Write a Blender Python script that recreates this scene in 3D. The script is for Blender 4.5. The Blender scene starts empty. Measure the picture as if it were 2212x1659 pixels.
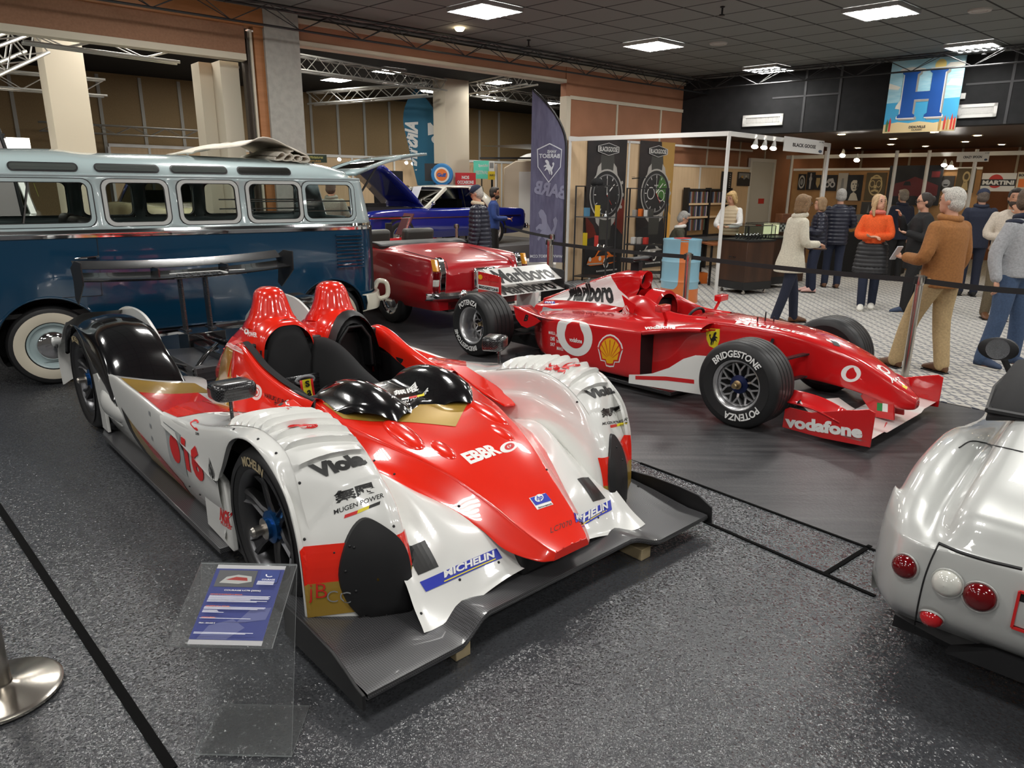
import bpy, bmesh, math, random
import numpy as np
from math import sin, cos, pi, radians
from mathutils import Vector as V, Matrix as Mx
from mathutils.bvhtree import BVHTree
random.seed(7)
S = bpy.context.scene
# ---------------------------------------------------------------- camera, exposure, world
IW, IH, FPX = 2212, 1659, 1525.7
PITCH, ROLL, CH = 0.2720, 0.0090, 1.7207
CF = V((0, cos(PITCH), -sin(PITCH))); _r = V((1, 0, 0)); _u = V((0, sin(PITCH), cos(PITCH)))
CR = cos(ROLL) * _r + sin(ROLL) * _u; CU = -sin(ROLL) * _r + cos(ROLL) * _u
CP = V((0, 0, CH))
cd = bpy.data.cameras.new('camera'); cd.sensor_width = 36; cd.lens = FPX * 36 / IW; cd.clip_start = 0.05; cd.clip_end = 200
cam = bpy.data.objects.new('camera', cd); S.collection.objects.link(cam); S.camera = cam
cam.matrix_world = Mx(((CR.x, CU.x, -CF.x, 0), (CR.y, CU.y, -CF.y, 0), (CR.z, CU.z, -CF.z, CH), (0, 0, 0, 1)))
vs = S.view_settings; S.display_settings.display_device = 'sRGB'
vs.view_transform = 'Standard'; vs.look = 'None'; vs.gamma = 1; vs.use_curve_mapping = False; vs.exposure = 0.0
w = bpy.data.worlds.new('world'); S.world = w; w.use_nodes = True
w.node_tree.nodes['Background'].inputs[0].default_value = (1.0, 0.93, 0.84, 1); w.node_tree.nodes['Background'].inputs[1].default_value = 0.07
TUBE = 82.0                                   # radiance of the ceiling light tubes
S.cycles.sample_clamp_indirect = 6.0; S.cycles.max_bounces = 8; S.cycles.transparent_max_bounces = 24
S.cycles.caustics_reflective = False; S.cycles.caustics_refractive = False
def at(u, v, z=0.0):                           # the point at height z seen at a place in the photograph
    d = CF + CR * ((u - IW / 2) / FPX) - CU * ((v - IH / 2) / FPX)
    return CP + d * ((z - CH) / d.z)
def ray(u, v): return (CF + CR * ((u - IW / 2) / FPX) - CU * ((v - IH / 2) / FPX)).normalized()
def onplane(u, v, n, c):
    d = ray(u, v); return CP + d * ((c - CP.dot(n)) / d.dot(n))
# ---------------------------------------------------------------- materials
_M = {}
def mat(name, col=(.5, .5, .5), rough=.5, metal=0, coat=0, emit=0, alpha=1, spec=.5, ior=1.5, trans=0):
    if name in _M: return _M[name]
    m = bpy.data.materials.new(name); m.use_nodes = True; b = m.node_tree.nodes['Principled BSDF']; I = b.inputs
    I['Base Color'].default_value = (*col, 1); I['Roughness'].default_value = rough; I['Metallic'].default_value = metal
    I['Coat Weight'].default_value = coat; I['Coat Roughness'].default_value = .03; I['Specular IOR Level'].default_value = spec
    I['Alpha'].default_value = alpha; I['IOR'].default_value = ior; I['Transmission Weight'].default_value = trans
    if emit: I['Emission Color'].default_value = (*col, 1); I['Emission Strength'].default_value = emit
    m.diffuse_color = (*col, 1); _M[name] = m; return m
def nodes(m): return m.node_tree.nodes, m.node_tree.links, m.node_tree.nodes['Principled BSDF']
def noise_mat(name, c1, c2, scale, rough=.6, bump=0, bscale=None, stretch=(1, 1, 1), metal=0, coat=0, detail=4, spec=.5):
    if name in _M: return _M[name]
    m = mat(name, c1, rough, metal, coat, spec=spec); n, l, b = nodes(m)
    tc = n.new('ShaderNodeTexCoord'); mp = n.new('ShaderNodeMapping'); mp.inputs['Scale'].default_value = stretch
    l.new(tc.outputs['Object'], mp.inputs[0]); t = n.new('ShaderNodeTexNoise'); t.inputs['Scale'].default_value = scale; t.inputs['Detail'].default_value = detail
    l.new(mp.outputs[0], t.inputs['Vector']); r = n.new('ShaderNodeValToRGB'); r.color_ramp.elements[0].color = (*c1, 1); r.color_ramp.elements[1].color = (*c2, 1)
    r.color_ramp.elements[0].position = .35; r.color_ramp.elements[1].position = .65
    l.new(t.outputs[0], r.inputs[0]); l.new(r.outputs[0], b.inputs['Base Color'])
    if bump:
        t2 = n.new('ShaderNodeTexNoise'); t2.inputs['Scale'].default_value = bscale or scale; l.new(mp.outputs[0], t2.inputs['Vector'])
        bp = n.new('ShaderNodeBump'); bp.inputs['Strength'].default_value = bump; bp.inputs['Distance'].default_value = .02; l.new(t2.outputs[0], bp.inputs['Height']); l.new(bp.outputs[0], b.inputs['Normal'])
    return m
def glassy(name, tint=(.8, .85, .85), k=.12):   # thin pane: mostly clear, reflecting at a slant
    if name in _M: return _M[name]
    m = bpy.data.materials.new(name); m.use_nodes = True; n, l = m.node_tree.nodes, m.node_tree.links; n.clear()
    o = n.new('ShaderNodeOutputMaterial'); x = n.new('ShaderNodeMixShader'); t = n.new('ShaderNodeBsdfTransparent'); g = n.new('ShaderNodeBsdfGlossy')
    t.inputs[0].default_value = (*tint, 1); g.inputs['Roughness'].default_value = .02; f = n.new('ShaderNodeLayerWeight'); f.inputs[0].default_value = k
    l.new(f.outputs['Fresnel'], x.inputs[0]); l.new(t.outputs[0], x.inputs[1]); l.new(g.outputs[0], x.inputs[2]); l.new(x.outputs[0], o.inputs[0]); _M[name] = m; return m
def carbon(name, c1=(.02, .02, .021), c2=(.075, .075, .08), scale=160, rough=.32):
    if name in _M: return _M[name]
    m = mat(name, c1, rough, 0, .3); n, l, b = nodes(m); tc = n.new('ShaderNodeTexCoord'); ch = n.new('ShaderNodeTexChecker'); ch.inputs['Scale'].default_value = scale
    mp = n.new('ShaderNodeMapping'); mp.inputs['Rotation'].default_value = (0, 0, .78); l.new(tc.outputs['Object'], mp.inputs[0]); l.new(mp.outputs[0], ch.inputs['Vector'])
    ch.inputs[1].default_value = (*c1, 1); ch.inputs[2].default_value = (*c2, 1); l.new(ch.outputs[0], b.inputs['Base Color']); return m
# ---------------------------------------------------------------- mesh helpers
class MB:
    def __init__(s): s.v = []; s.f = []; s.m = []
    def add(s, vs, fs, m=0):
        k = len(s.v); s.v += [tuple(p) for p in vs]; s.f += [tuple(i + k for i in f) for f in fs]; s.m += [m] * len(fs); return s
    def box(s, c, d, m=0, R=None):
        x, y, z = (k / 2 for k in d); P = [V((a, b, e)) for a in (-x, x) for b in (-y, y) for e in (-z, z)]
        if R is not None: P = [R @ p for p in P]
        return s.add([p + V(c) for p in P], [(0, 1, 3, 2), (4, 6, 7, 5), (0, 4, 5, 1), (2, 3, 7, 6), (0, 2, 6, 4), (1, 5, 7, 3)], m)
    def bar(s, a, b, wd, hg=None, m=0, up=(0, 0, 1)):          # square bar from a to b
        a, b = V(a), V(b); d = b - a; x = d.normalized(); u = V(up); y = u.cross(x)
        if y.length < 1e-5: y = V((0, 1, 0)).cross(x) if abs(x.y) < .9 else V((1, 0, 0)).cross(x)
        y.normalize(); z = x.cross(y); R = Mx((x, y, z)).transposed(); return s.box((a + b) / 2, (d.length, wd, hg or wd), m, R)
    def grid(s, P, m=0, cu=False, cv=False, flip=False):
        nu, nv = len(P), len(P[0]); F = []
        for i in range(nu if cu else nu - 1):
            for j in range(nv if cv else nv - 1):
                q = (i * nv + j, ((i + 1) % nu) * nv + j, ((i + 1) % nu) * nv + (j + 1) % nv, i * nv + (j + 1) % nv); F.append(q[::-1] if flip else q)
        return s.add([p for r in P for p in r], F, m)
    def loft(s, secs, m=0, caps=True, flip=False):             # closed rings
        k = len(s.v); n = len(secs[0]); s.grid(secs, m, cv=True, flip=flip)
        if caps:
            a = tuple(k + j for j in range(n)); b = tuple(k + (len(secs) - 1) * n + j for j in range(n))
            s.f += [a if not flip else a[::-1], b[::-1] if not flip else b]; s.m += [m, m]
        return s
    def lathe(s, prof, c=(0, 0, 0), ax='z', seg=32, m=0, flip=False):   # prof: (radius, height along the axis)
        P = []
        for i in range(seg):
            t = 2 * pi * i / seg; row = []
            for r, h in prof:
                p = {'z': (r * cos(t), r * sin(t), h), 'y': (r * sin(t), h, r * cos(t)), 'x': (h, r * cos(t), r * sin(t))}[ax]; row.append(V(p) + V(c))
            P.append(row)
        return s.grid(P, m, cu=True, flip=flip)
    def tube(s, pts, r, seg=8, m=0, caps=True, closed=False):
        pts = [V(p) for p in pts]; n = len(pts); rr = r if isinstance(r, (list, tuple)) else [r] * n; rings = []; ref = None
        for i, p in enumerate(pts):
            a = pts[(i - 1) % n] if closed else pts[max(i - 1, 0)]; b = pts[(i + 1) % n] if closed else pts[min(i + 1, n - 1)]; t = (b - a).normalized()
            if ref is None: ref = V((0, 0, 1)) if abs(t.z) < .9 else V((1, 0, 0))
            ref = (ref - t * ref.dot(t)).normalized(); bi = t.cross(ref)
            rings.append([p + (ref * cos(2 * pi * j / seg) + bi * sin(2 * pi * j / seg)) * rr[i] for j in range(seg)])
        if closed: return s.grid(rings, m, cu=True, cv=True, flip=True)
        return s.loft(rings, m, caps, flip=True)
    def ell(s, c, r, R=None, m=0, nu=16, nv=10):
        P = []
        for i in range(nu):
            row = []
            for j in range(nv + 1):
                a = 2 * pi * i / nu; b = pi * j / nv - pi / 2; p = V((r[0] * cos(a) * cos(b), r[1] * sin(a) * cos(b), r[2] * sin(b)))
                row.append((R @ p if R is not None else p) + V(c))
            P.append(row)
        return s.grid(P, m, cu=True)
    def prism(s, poly, h, o=(0, 0, 0), x=(1, 0, 0), y=(0, 1, 0), m=0):   # outline in the plane (x, y) through o, thickened by h along its normal
        o, x, y = V(o), V(x), V(y); nrm = x.cross(y).normalized() * h; a = [o + x * p[0] + y * p[1] for p in poly]; n = len(a)
        return s.add(a + [p + nrm for p in a], [tuple(range(n))[::-1], tuple(range(n, 2 * n))] + [(i, (i + 1) % n, n + (i + 1) % n, n + i) for i in range(n)], m)
    def mirror(s, ax=1):
        k = len(s.v); s.v += [tuple(-c if i == ax else c for i, c in enumerate(p)) for p in s.v]; s.f += [tuple(i + k for i in f)[::-1] for f in s.f[:]]; s.m += s.m[:]; return s
    def xf(s, M4): s.v = [tuple(M4 @ V(p)) for p in s.v]; return s
    def bvh(s): return BVHTree.FromPolygons([V(p) for p in s.v], s.f)
    def build(s, name, mats, parent=None, ang=35, bevel=0, bseg=2, solid=0, sub=0, off=0, remesh=0, weld=True):
        me = bpy.data.meshes.new(name); me.from_pydata(s.v, [], s.f)
        for m in (mats if isinstance(mats, (list, tuple)) else [mats]): me.materials.append(m)
        me.polygons.foreach_set('material_index', s.m)
        if weld:
            bm = bmesh.new(); bm.from_mesh(me); bmesh.ops.remove_doubles(bm, verts=bm.verts, dist=1e-5); bmesh.ops.recalc_face_normals(bm, faces=bm.faces) if weld == 'n' else None; bm.to_mesh(me); bm.free()
        if ang: me.polygons.foreach_set('use_smooth', [True] * len(me.polygons)); me.set_sharp_from_angle(angle=radians(ang))
        o = bpy.data.objects.new(name, me); S.collection.objects.link(o)
        if parent: o.parent = parent
        if solid: d = o.modifiers.new('s', 'SOLIDIFY'); d.thickness = solid; d.offset = off
        if bevel: d = o.modifiers.new('b', 'BEVEL'); d.width = bevel; d.segments = bseg; d.limit_method = 'ANGLE'; d.angle_limit = .6
        if sub: d = o.modifiers.new('u', 'SUBSURF'); d.levels = d.render_levels = sub
        return o
def cr1(P, n, closed=False):                                   # Catmull-Rom through points, n steps each
    P = [np.array(p, float) for p in P]; N = len(P); out = []
    for i in range(N if closed else N - 1):
        a, b, c, d = (P[(i + k) % N] if closed else P[min(max(i + k, 0), N - 1)] for k in (-1, 0, 1, 2))
        if not closed and i == 0: a = 2 * b - c
        if not closed and i == N - 2: d = 2 * c - b
        for j in range(n):
            t = j / n; out.append(.5 * (2 * b + (c - a) * t + (2 * a - 5 * b + 4 * c - d) * t * t + (3 * b - a - 3 * c + d) * t ** 3))
    if not closed: out.append(P[-1])
    return out
def net(N, nu=4, nv=4, cv=False):                              # smooth surface through a net of points: rows x columns
    rows = [cr1(r, nv, cv) for r in N]; cols = [cr1([r[j] for r in rows], nu) for j in range(len(rows[0]))]
    return [[V(c[i]) for c in cols] for i in range(len(cols[0]))]
def lerp_tab(tab, x):
    if x <= tab[0][0]: return tab[0][1]
    for (a, p), (b, q) in zip(tab, tab[1:]):
        if x <= b: return p + (q - p) * (x - a) / (b - a)
    return tab[-1][1]
def thing(name, label, cat, loc=(0, 0, 0), rot=0, group=None):
    o = bpy.data.objects.new(name, None); o.empty_display_size = .1; S.collection.objects.link(o); o.location = loc; o.rotation_euler = (0, 0, rot)
    o['label'] = label; o['category'] = cat
    if group: o['group'] = group
    return o
def tag(o, label, cat, group=None):
    o['label'] = label; o['category'] = cat
    if group: o['group'] = group
    return o
def struct(o): o['kind'] = 'structure'; return o
def copy_tree(o, parent=None, loc=None, rot=None, label=None, group=None):
    c = o.copy(); S.collection.objects.link(c); c.parent = parent
    if loc is not None: c.location = loc
    if rot is not None: c.rotation_euler = rot if hasattr(rot, '__len__') else (0, 0, rot)
    if label: c['label'] = label
    if group: c['group'] = group
    for ch in list(o.children): copy_tree(ch, c)
    return c
# ---------------------------------------------------------------- lettering laid on real surfaces
def text2d(s, bold=0.0, shear=0.0, spacing=1.0):
    c = bpy.data.curves.new('t', 'FONT'); c.body = s; c.offset = bold; c.shear = shear; c.space_character = spacing; c.resolution_u = 3
    o = bpy.data.objects.new('t', c); me = bpy.data.meshes.new_from_object(o); P = [(v.co.x, v.co.y) for v in me.vertices]; F = [tuple(p.vertices) for p in me.polygons]
    bpy.data.objects.remove(o); bpy.data.curves.remove(c); bpy.data.meshes.remove(me)
    xs = [p[0] for p in P]; ys = [p[1] for p in P]; x0, x1, y0, y1 = min(xs), max(xs), min(ys), max(ys)
    return [((p[0] - x0) / (x1 - x0), (p[1] - y0) / (y1 - y0)) for p in P], F, (x1 - x0) / (y1 - y0)
def poly2d(pts): return list(pts), [tuple(range(len(pts)))], 1
def disc2d(n=28, r=1.0, r0=0.0, a0=0, a1=2 * pi, c=(0, 0), sx=1, sy=1):
    P = []; F = []
    for i in range(n + 1):
        t = a0 + (a1 - a0) * i / n; P += [(c[0] + r * sx * cos(t), c[1] + r * sy * sin(t)), (c[0] + r0 * sx * cos(t), c[1] + r0 * sy * sin(t))]
    F = [(2 * i, 2 * i + 2, 2 * i + 3, 2 * i + 1) for i in range(n)]
    return P, F, 1
def lay(mb, shape, o, x, y, m=0, bvh=None, n=None, lift=.0015, cut=0, reach=.35, maxn=None):
    """put a 2-d shape (unit square) on the plane o + s*x + t*y, or drape it on bvh along -n"""
    P, F, _ = shape; o, x, y = V(o), V(x), V(y); nn = (V(n) if n is not None else x.cross(y)).normalized()
    bm = bmesh.new(); vv = [bm.verts.new((p[0], p[1], 0)) for p in P]
    for f in F:
        try: bm.faces.new([vv[i] for i in f])
        except ValueError: pass
    if cut:
        for ax in (0, 1):
            L = (x if ax == 0 else y).length; lo = min(p[ax] for p in P); hi = max(p[ax] for p in P); k = int((hi - lo) * L / cut)
            for i in range(1, k + 1):
                c = [0, 0, 0]; c[ax] = lo + (hi - lo) * i / (k + 1); d = [0, 0, 0]; d[ax] = 1
                bmesh.ops.bisect_plane(bm, geom=bm.verts[:] + bm.edges[:] + bm.faces[:], plane_co=c, plane_no=d)
    bm.verts.index_update(); out = []; ok = []
    for v in bm.verts:
        p = o + x * v.co.x + y * v.co.y; good = True
        if bvh:
            h = bvh.ray_cast(p + nn * reach, -nn, reach * 2)
            if h[0] is None: good = False
            else:
                hn = h[1] if h[1].dot(nn) > 0 else -h[1]; p = h[0] + hn * lift
        else: p = p + nn * lift
        out.append(p); ok.append(good)
    fs = [[v.index for v in f.verts] for f in bm.faces]; fs = [f for f in fs if all(ok[i] for i in f)]; bm.free()
    if fs:
        a, b, c = (out[i] for i in fs[0][:3])
        if (b - a).cross(c - a).dot(nn) < 0: fs = [f[::-1] for f in fs]
    mb.add(out, fs, m); return mb
def quad2d(): return [(0, 0), (1, 0), (1, 1), (0, 1)], [(0, 1, 2, 3)], 1
def panel(mb, s, o, x, y, m=0, **k): return lay(mb, s, o, x, y, m, **k)
# ================================================================ the hall
A41 = radians(41); U = V((cos(A41), sin(A41), 0)); N = V((sin(A41), -cos(A41), 0)); K = V((3.515, 15.794, 0)); Z1 = V((0, 0, 1))
A40 = radians(-40); VD = V((cos(A40), sin(A40), 0)); VN = V((-sin(A40), cos(A40), 0))
def W(s, z=0, d=0): return K - U * s + N * d + Z1 * z           # left wall: s from the corner, d into the hall
def B(t, z=0, e=0): return K + VD * t + VN * e + Z1 * z         # black bulkhead: t from the corner, e behind it
def onW(u, v, d=0): return onplane(u, v, N, K.dot(N) + d)
def onB(u, v, e=0): return onplane(u, v, VN, K.dot(VN) + e)
def slab(mb, f, a0, a1, z0, z1, d0, d1, m=0):
    P = [f(a, z, d) for a in (a0, a1) for z in (z0, z1) for d in (d0, d1)]
    return mb.add(P, [(0, 1, 3, 2), (4, 6, 7, 5), (0, 4, 5, 1), (2, 3, 7, 6), (0, 2, 6, 4), (1, 5, 7, 3)], m)
HC = 3.86; HCF = 4.45; BH = 2.77
# ---- materials of the shell
def floor_mat():
    m = mat('dark_vinyl', (.035, .036, .039), .32, spec=.75); n, l, b = nodes(m); tc = n.new('ShaderNodeTexCoord')
    big = n.new('ShaderNodeTexNoise'); big.inputs['Scale'].default_value = .9; big.inputs['Detail'].default_value = 5; l.new(tc.outputs['Object'], big.inputs['Vector'])
    r = n.new('ShaderNodeValToRGB'); r.color_ramp.elements[0].color = (.040, .042, .047, 1); r.color_ramp.elements[1].color = (.070, .073, .079, 1); l.new(big.outputs[0], r.inputs[0]); l.new(r.outputs[0], b.inputs['Base Color'])
    v = n.new('ShaderNodeTexVoronoi'); v.inputs['Scale'].default_value = 95; v.feature = 'SMOOTH_F1'; v.inputs['Smoothness'].default_value = .35; l.new(tc.outputs['Object'], v.inputs['Vector'])
    f = n.new('ShaderNodeTexNoise'); f.inputs['Scale'].default_value = 170; f.inputs['Detail'].default_value = 2; l.new(tc.outputs['Object'], f.inputs['Vector'])
    a = n.new('ShaderNodeMath'); a.operation = 'ADD'; l.new(v.outputs[0], a.inputs[0]); l.new(f.outputs[0], a.inputs[1])
    bp = n.new('ShaderNodeBump'); bp.inputs['Strength'].default_value = 1.0; bp.inputs['Distance'].default_value = .0015; l.new(a.outputs[0], bp.inputs['Height']); l.new(bp.outputs[0], b.inputs['Normal'])
    fc = n.new('ShaderNodeTexVoronoi'); fc.inputs['Scale'].default_value = 120; l.new(tc.outputs['Object'], fc.inputs['Vector']); sb = n.new('ShaderNodeVectorMath'); sb.operation = 'SUBTRACT'; sb.inputs[1].default_value = (.5, .5, .5); l.new(fc.outputs['Color'], sb.inputs[0])
    ml = n.new('ShaderNodeVectorMath'); ml.operation = 'MULTIPLY'; ml.inputs[1].default_value = (.42, .42, 0); l.new(sb.outputs[0], ml.inputs[0]); ad = n.new('ShaderNodeVectorMath'); ad.operation = 'ADD'; l.new(ml.outputs[0], ad.inputs[0]); l.new(bp.outputs[0], ad.inputs[1]); nz = n.new('ShaderNodeVectorMath'); nz.operation = 'NORMALIZE'; l.new(ad.outputs[0], nz.inputs[0]); l.new(nz.outputs[0], b.inputs['Normal'])
    rr = n.new('ShaderNodeMapRange'); rr.inputs[3].default_value = .05; rr.inputs[4].default_value = .13; l.new(big.outputs[0], rr.inputs[0]); l.new(rr.outputs[0], b.inputs['Roughness']); return m
def smooth_floor_mat():                         # the smoother, streaky sheets under the far cars
    m = mat('worn_vinyl', (.06, .06, .064), .36); n, l, b = nodes(m); tc = n.new('ShaderNodeTexCoord'); mp = n.new('ShaderNodeMapping'); mp.inputs['Rotation'].default_value = (0, 0, radians(52)); mp.inputs['Scale'].default_value = (.6, 9, 1)
    l.new(tc.outputs['Object'], mp.inputs[0]); t = n.new('ShaderNodeTexNoise'); t.inputs['Scale'].default_value = 2.2; t.inputs['Detail'].default_value = 7; l.new(mp.outputs[0], t.inputs['Vector'])
    r = n.new('ShaderNodeValToRGB'); r.color_ramp.elements[0].color = (.04, .04, .043, 1); r.color_ramp.elements[1].color = (.085, .083, .085, 1); r.color_ramp.elements[0].position = .4; r.color_ramp.elements[1].position = .75; l.new(t.outputs[0], r.inputs[0]); l.new(r.outputs[0], b.inputs['Base Color'])
    q = n.new('ShaderNodeTexNoise'); q.inputs['Scale'].default_value = 60; q.inputs['Detail'].default_value = 3; l.new(tc.outputs['Object'], q.inputs['Vector'])
    bp = n.new('ShaderNodeBump'); bp.inputs['Strength'].default_value = .25; bp.inputs['Distance'].default_value = .006; l.new(q.outputs[0], bp.inputs['Height']); l.new(bp.outputs[0], b.inputs['Normal']); return m
def carpet_mat():
    m = mat('carpet', (.5, .48, .44), .95, spec=.1); n, l, b = nodes(m); tc = n.new('ShaderNodeTexCoord'); out = []
    for ang, sc in ((radians(6), 1), (radians(-66), 1)):
        mp = n.new('ShaderNodeMapping'); mp.inputs['Rotation'].default_value = (0, 0, ang); l.new(tc.outputs['Object'], mp.inputs[0])
        wv = n.new('ShaderNodeTexWave'); wv.inputs['Scale'].default_value = 2.6; wv.inputs['Distortion'].default_value = .35; wv.inputs['Detail Scale'].default_value = 30; l.new(mp.outputs[0], wv.inputs['Vector'])
        g = n.new('ShaderNodeMath'); g.operation = 'GREATER_THAN'; g.inputs[1].default_value = .83; l.new(wv.outputs['Fac'], g.inputs[0]); out.append(g)
    mp = n.new('ShaderNodeMapping'); mp.inputs['Rotation'].default_value = (0, 0, radians(-20)); l.new(tc.outputs['Object'], mp.inputs[0])
    dash = n.new('ShaderNodeTexWave'); dash.inputs['Scale'].default_value = 7.5; l.new(mp.outputs[0], dash.inputs['Vector']); dg = n.new('ShaderNodeMath'); dg.operation = 'GREATER_THAN'; dg.inputs[1].default_value = .42; l.new(dash.outputs['Fac'], dg.inputs[0])
    mx = n.new('ShaderNodeMath'); mx.operation = 'MAXIMUM'; l.new(out[0].outputs[0], mx.inputs[0]); l.new(out[1].outputs[0], mx.inputs[1])
    mu = n.new('ShaderNodeMath'); mu.operation = 'MULTIPLY'; l.new(mx.outputs[0], mu.inputs[0]); l.new(dg.outputs[0], mu.inputs[1])
    mix = n.new('ShaderNodeMix'); mix.data_type = 'RGBA'; mix.inputs[6].default_value = (.50, .48, .44, 1); mix.inputs[7].default_value = (.10, .11, .14, 1); l.new(mu.outputs[0], mix.inputs[0])
    l.new(mix.outputs[2], b.inputs['Base Color']); return m
def ceil_mat():
    m = mat('ceiling_tiles', (.06, .062, .06), .85); n, l, b = nodes(m); g = n.new('ShaderNodeNewGeometry'); o = V((2.136, 11.79, 0)); e1 = V((.657 * cos(radians(40.5)), .657 * sin(radians(40.5)))); e2 = V((.65 * cos(radians(-43.5)), .65 * sin(radians(-43.5)))); det = e1.x * e2.y - e1.y * e2.x; hs = []
    sb = n.new('ShaderNodeVectorMath'); sb.operation = 'SUBTRACT'; sb.inputs[1].default_value = o; l.new(g.outputs['Position'], sb.inputs[0])
    for d in ((e2.y / det, -e2.x / det, 0), (-e1.y / det, e1.x / det, 0)):
        dp = n.new('ShaderNodeVectorMath'); dp.operation = 'DOT_PRODUCT'; dp.inputs[1].default_value = d; l.new(sb.outputs[0], dp.inputs[0])
        fr = n.new('ShaderNodeMath'); fr.operation = 'FRACT'; l.new(dp.outputs['Value'], fr.inputs[0]); s1 = n.new('ShaderNodeMath'); s1.operation = 'SUBTRACT'; s1.inputs[1].default_value = .5; l.new(fr.outputs[0], s1.inputs[0]); ab = n.new('ShaderNodeMath'); ab.operation = 'ABSOLUTE'; l.new(s1.outputs[0], ab.inputs[0])
        lt = n.new('ShaderNodeMath'); lt.operation = 'LESS_THAN'; lt.inputs[1].default_value = .022; l.new(ab.outputs[0], lt.inputs[0]); hs.append(lt)
    mx = n.new('ShaderNodeMath'); mx.operation = 'MAXIMUM'; l.new(hs[0].outputs[0], mx.inputs[0]); l.new(hs[1].outputs[0], mx.inputs[1])
    mix = n.new('ShaderNodeMix'); mix.data_type = 'RGBA'; mix.inputs[6].default_value = (.19, .198, .19, 1); mix.inputs[7].default_value = (.010, .010, .010, 1); l.new(mx.outputs[0], mix.inputs[0]); l.new(mix.outputs[2], b.inputs['Base Color']); return m
TERRA = noise_mat('terracotta_panel', (.33, .145, .075), (.37, .165, .088), 3, .7)
BROWN = noise_mat('brown_cloth', (.27, .135, .075), (.31, .155, .088), 40, .8)
ORANGE = noise_mat('orange_wood', (.36, .14, .045), (.42, .17, .06), 2, .45, stretch=(1, 1, 12))
CREAM = mat('cream_paint', (.62, .55, .43), .6); GREY = noise_mat('grey_render', (.36, .345, .31), (.42, .40, .36), 14, .85, .15)
BLACKW = noise_mat('black_cloth', (.009, .009, .010), (.014, .014, .015), 6, .9); DARK = mat('near_black', (.008, .008, .009), .8)
CHIP = noise_mat('chipboard', (.30, .205, .10), (.36, .25, .125), 60, .75); BEECH = noise_mat('beech_panel', (.66, .47, .28), (.72, .52, .32), 3, .5, stretch=(8, 8, .6))
WHITEP = mat('white_paint', (.75, .74, .71), .45); ALU = mat('aluminium', (.72, .72, .71), .32, .9); STEEL = mat('brushed_steel', (.62, .58, .53), .27, 1); BLACKM = mat('black_metal', (.012, .012, .013), .4, 0, 0); CHROME = mat('chrome', (.85, .85, .86), .06, 1)
RUBBER = mat('tyre_rubber', (.014, .014, .015), .45); BELT = mat('belt_webbing', (.011, .011, .012), .7); WHITE = mat('white', (.85, .85, .83), .5)
# ---- floor
def flat(name, pts, z, m, h=0.0):
    mb = MB(); n = len(pts)
    if h: mb.prism([(p[0], p[1]) for p in pts], h, (0, 0, z - h))
    else: mb.add([(p[0], p[1], z) for p in pts], [tuple(range(n))])
    return mb.build(name, m, ang=0)
struct(flat('floor', [(-30, -6), (26, -6), (26, 40), (-30, 40)], 0, floor_mat()))
e0 = at(2115, 885); ed = V((cos(radians(132)), sin(radians(132)), 0))
cp_ = [e0 - ed * 5, e0 + ed * 8.6, V((1.6, 13.5, 0)), W(3.5), W(-9), B(16, 0, 6), V((16, 3, 0))]
struct(flat('floor_carpet', [(p.x, p.y) for p in cp_], .006, carpet_mat(), .0055))
sA, sB = at(1383, 1000), at(1880, 1185); sdir = (sA - sB).normalized(); far = [sA + sdir * 9, sB - sdir * .6]
struct(flat('floor_sheet', [(far[0].x, far[0].y), (far[1].x, far[1].y), ((e0 - ed * 1.4).x - .02, (e0 - ed * 1.4).y - .02), ((e0 + ed * 8.6).x - .02, (e0 + ed * 8.6).y - .02)], .003, smooth_floor_mat(), .0028))
JOINT = mat('black_joint', (.004, .004, .004), .95, spec=.1)
for i, (a, b, wd) in enumerate((((-60, 1008), (372, 1662), .032), ((1383, 1000), (1890, 1189), .016), ((1490, 1113), (1890, 1288), .02), ((1880, 1179), (1784, 1239), .022))):
    mb = MB(); p, q = at(*a, .002), at(*b, .002); mb.bar(p, q, wd, .007); struct(mb.build('trim_%d' % (i + 1), JOINT, ang=0))
# ---- ceiling and its lights
struct(flat('ceiling', [(p.x, p.y) for p in (W(-.05, 0, -.02), W(17, 0, -.02), V((-22, -4, 0)), V((20, -4, 0)), B(16, 0, -.02))], HC, ceil_mat()))
LIT = mat('lit_tube', (1, .98, .94), .5, emit=TUBE); LITW = mat('lit_warm', (1, .80, .50), .5, emit=30)
def ceiling_light(p, label, d1, d2, size=.64, group='ceiling light panels of the near hall', em=LIT, h=.05):
    t = thing('ceiling_light', label, 'ceiling light', p, 0, group)
    fr = MB(); x, y = V(d1) * size / 2, V(d2) * size / 2; xn, yn = V(d1), V(d2)
    for sg in (-1, 1):
        fr.bar(x * sg - y - Z1 * h * .5, x * sg + y - Z1 * h * .5, .014, h); fr.bar(y * sg - x - Z1 * h * .5, y * sg + x - Z1 * h * .5, .014, h)
    fr.box((0, 0, -.004), (.01, .01, .006)); fr.build('frame', ALU, t, ang=0); tb = MB()
    for k in range(6):
        c = y * ((k + .5) / 3 - 1); w2 = yn * (size / 6 * .22); P = [c - x * .95 - w2, c + x * .95 - w2, c + x * .95 + w2, c - x * .95 + w2]; tb.add([q - Z1 * (h + .002) for q in P], [(0, 3, 2, 1)])
    tb.build('tubes', em, t, ang=0)
    lv = MB()
    for k in range(7): c = y * (k / 3 - 1); lv.bar(c - x - Z1 * h * .5, c + x - Z1 * h * .5, .006, h * .9)
    lv.build('louvre', ALU, t, ang=0); return t
L1 = V((cos(radians(40.5)), sin(radians(40.5)), 0)); L2 = V((cos(radians(-43.5)), sin(radians(-43.5)), 0)); PL0 = V((-.38, 9.665, HC - .005))
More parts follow.
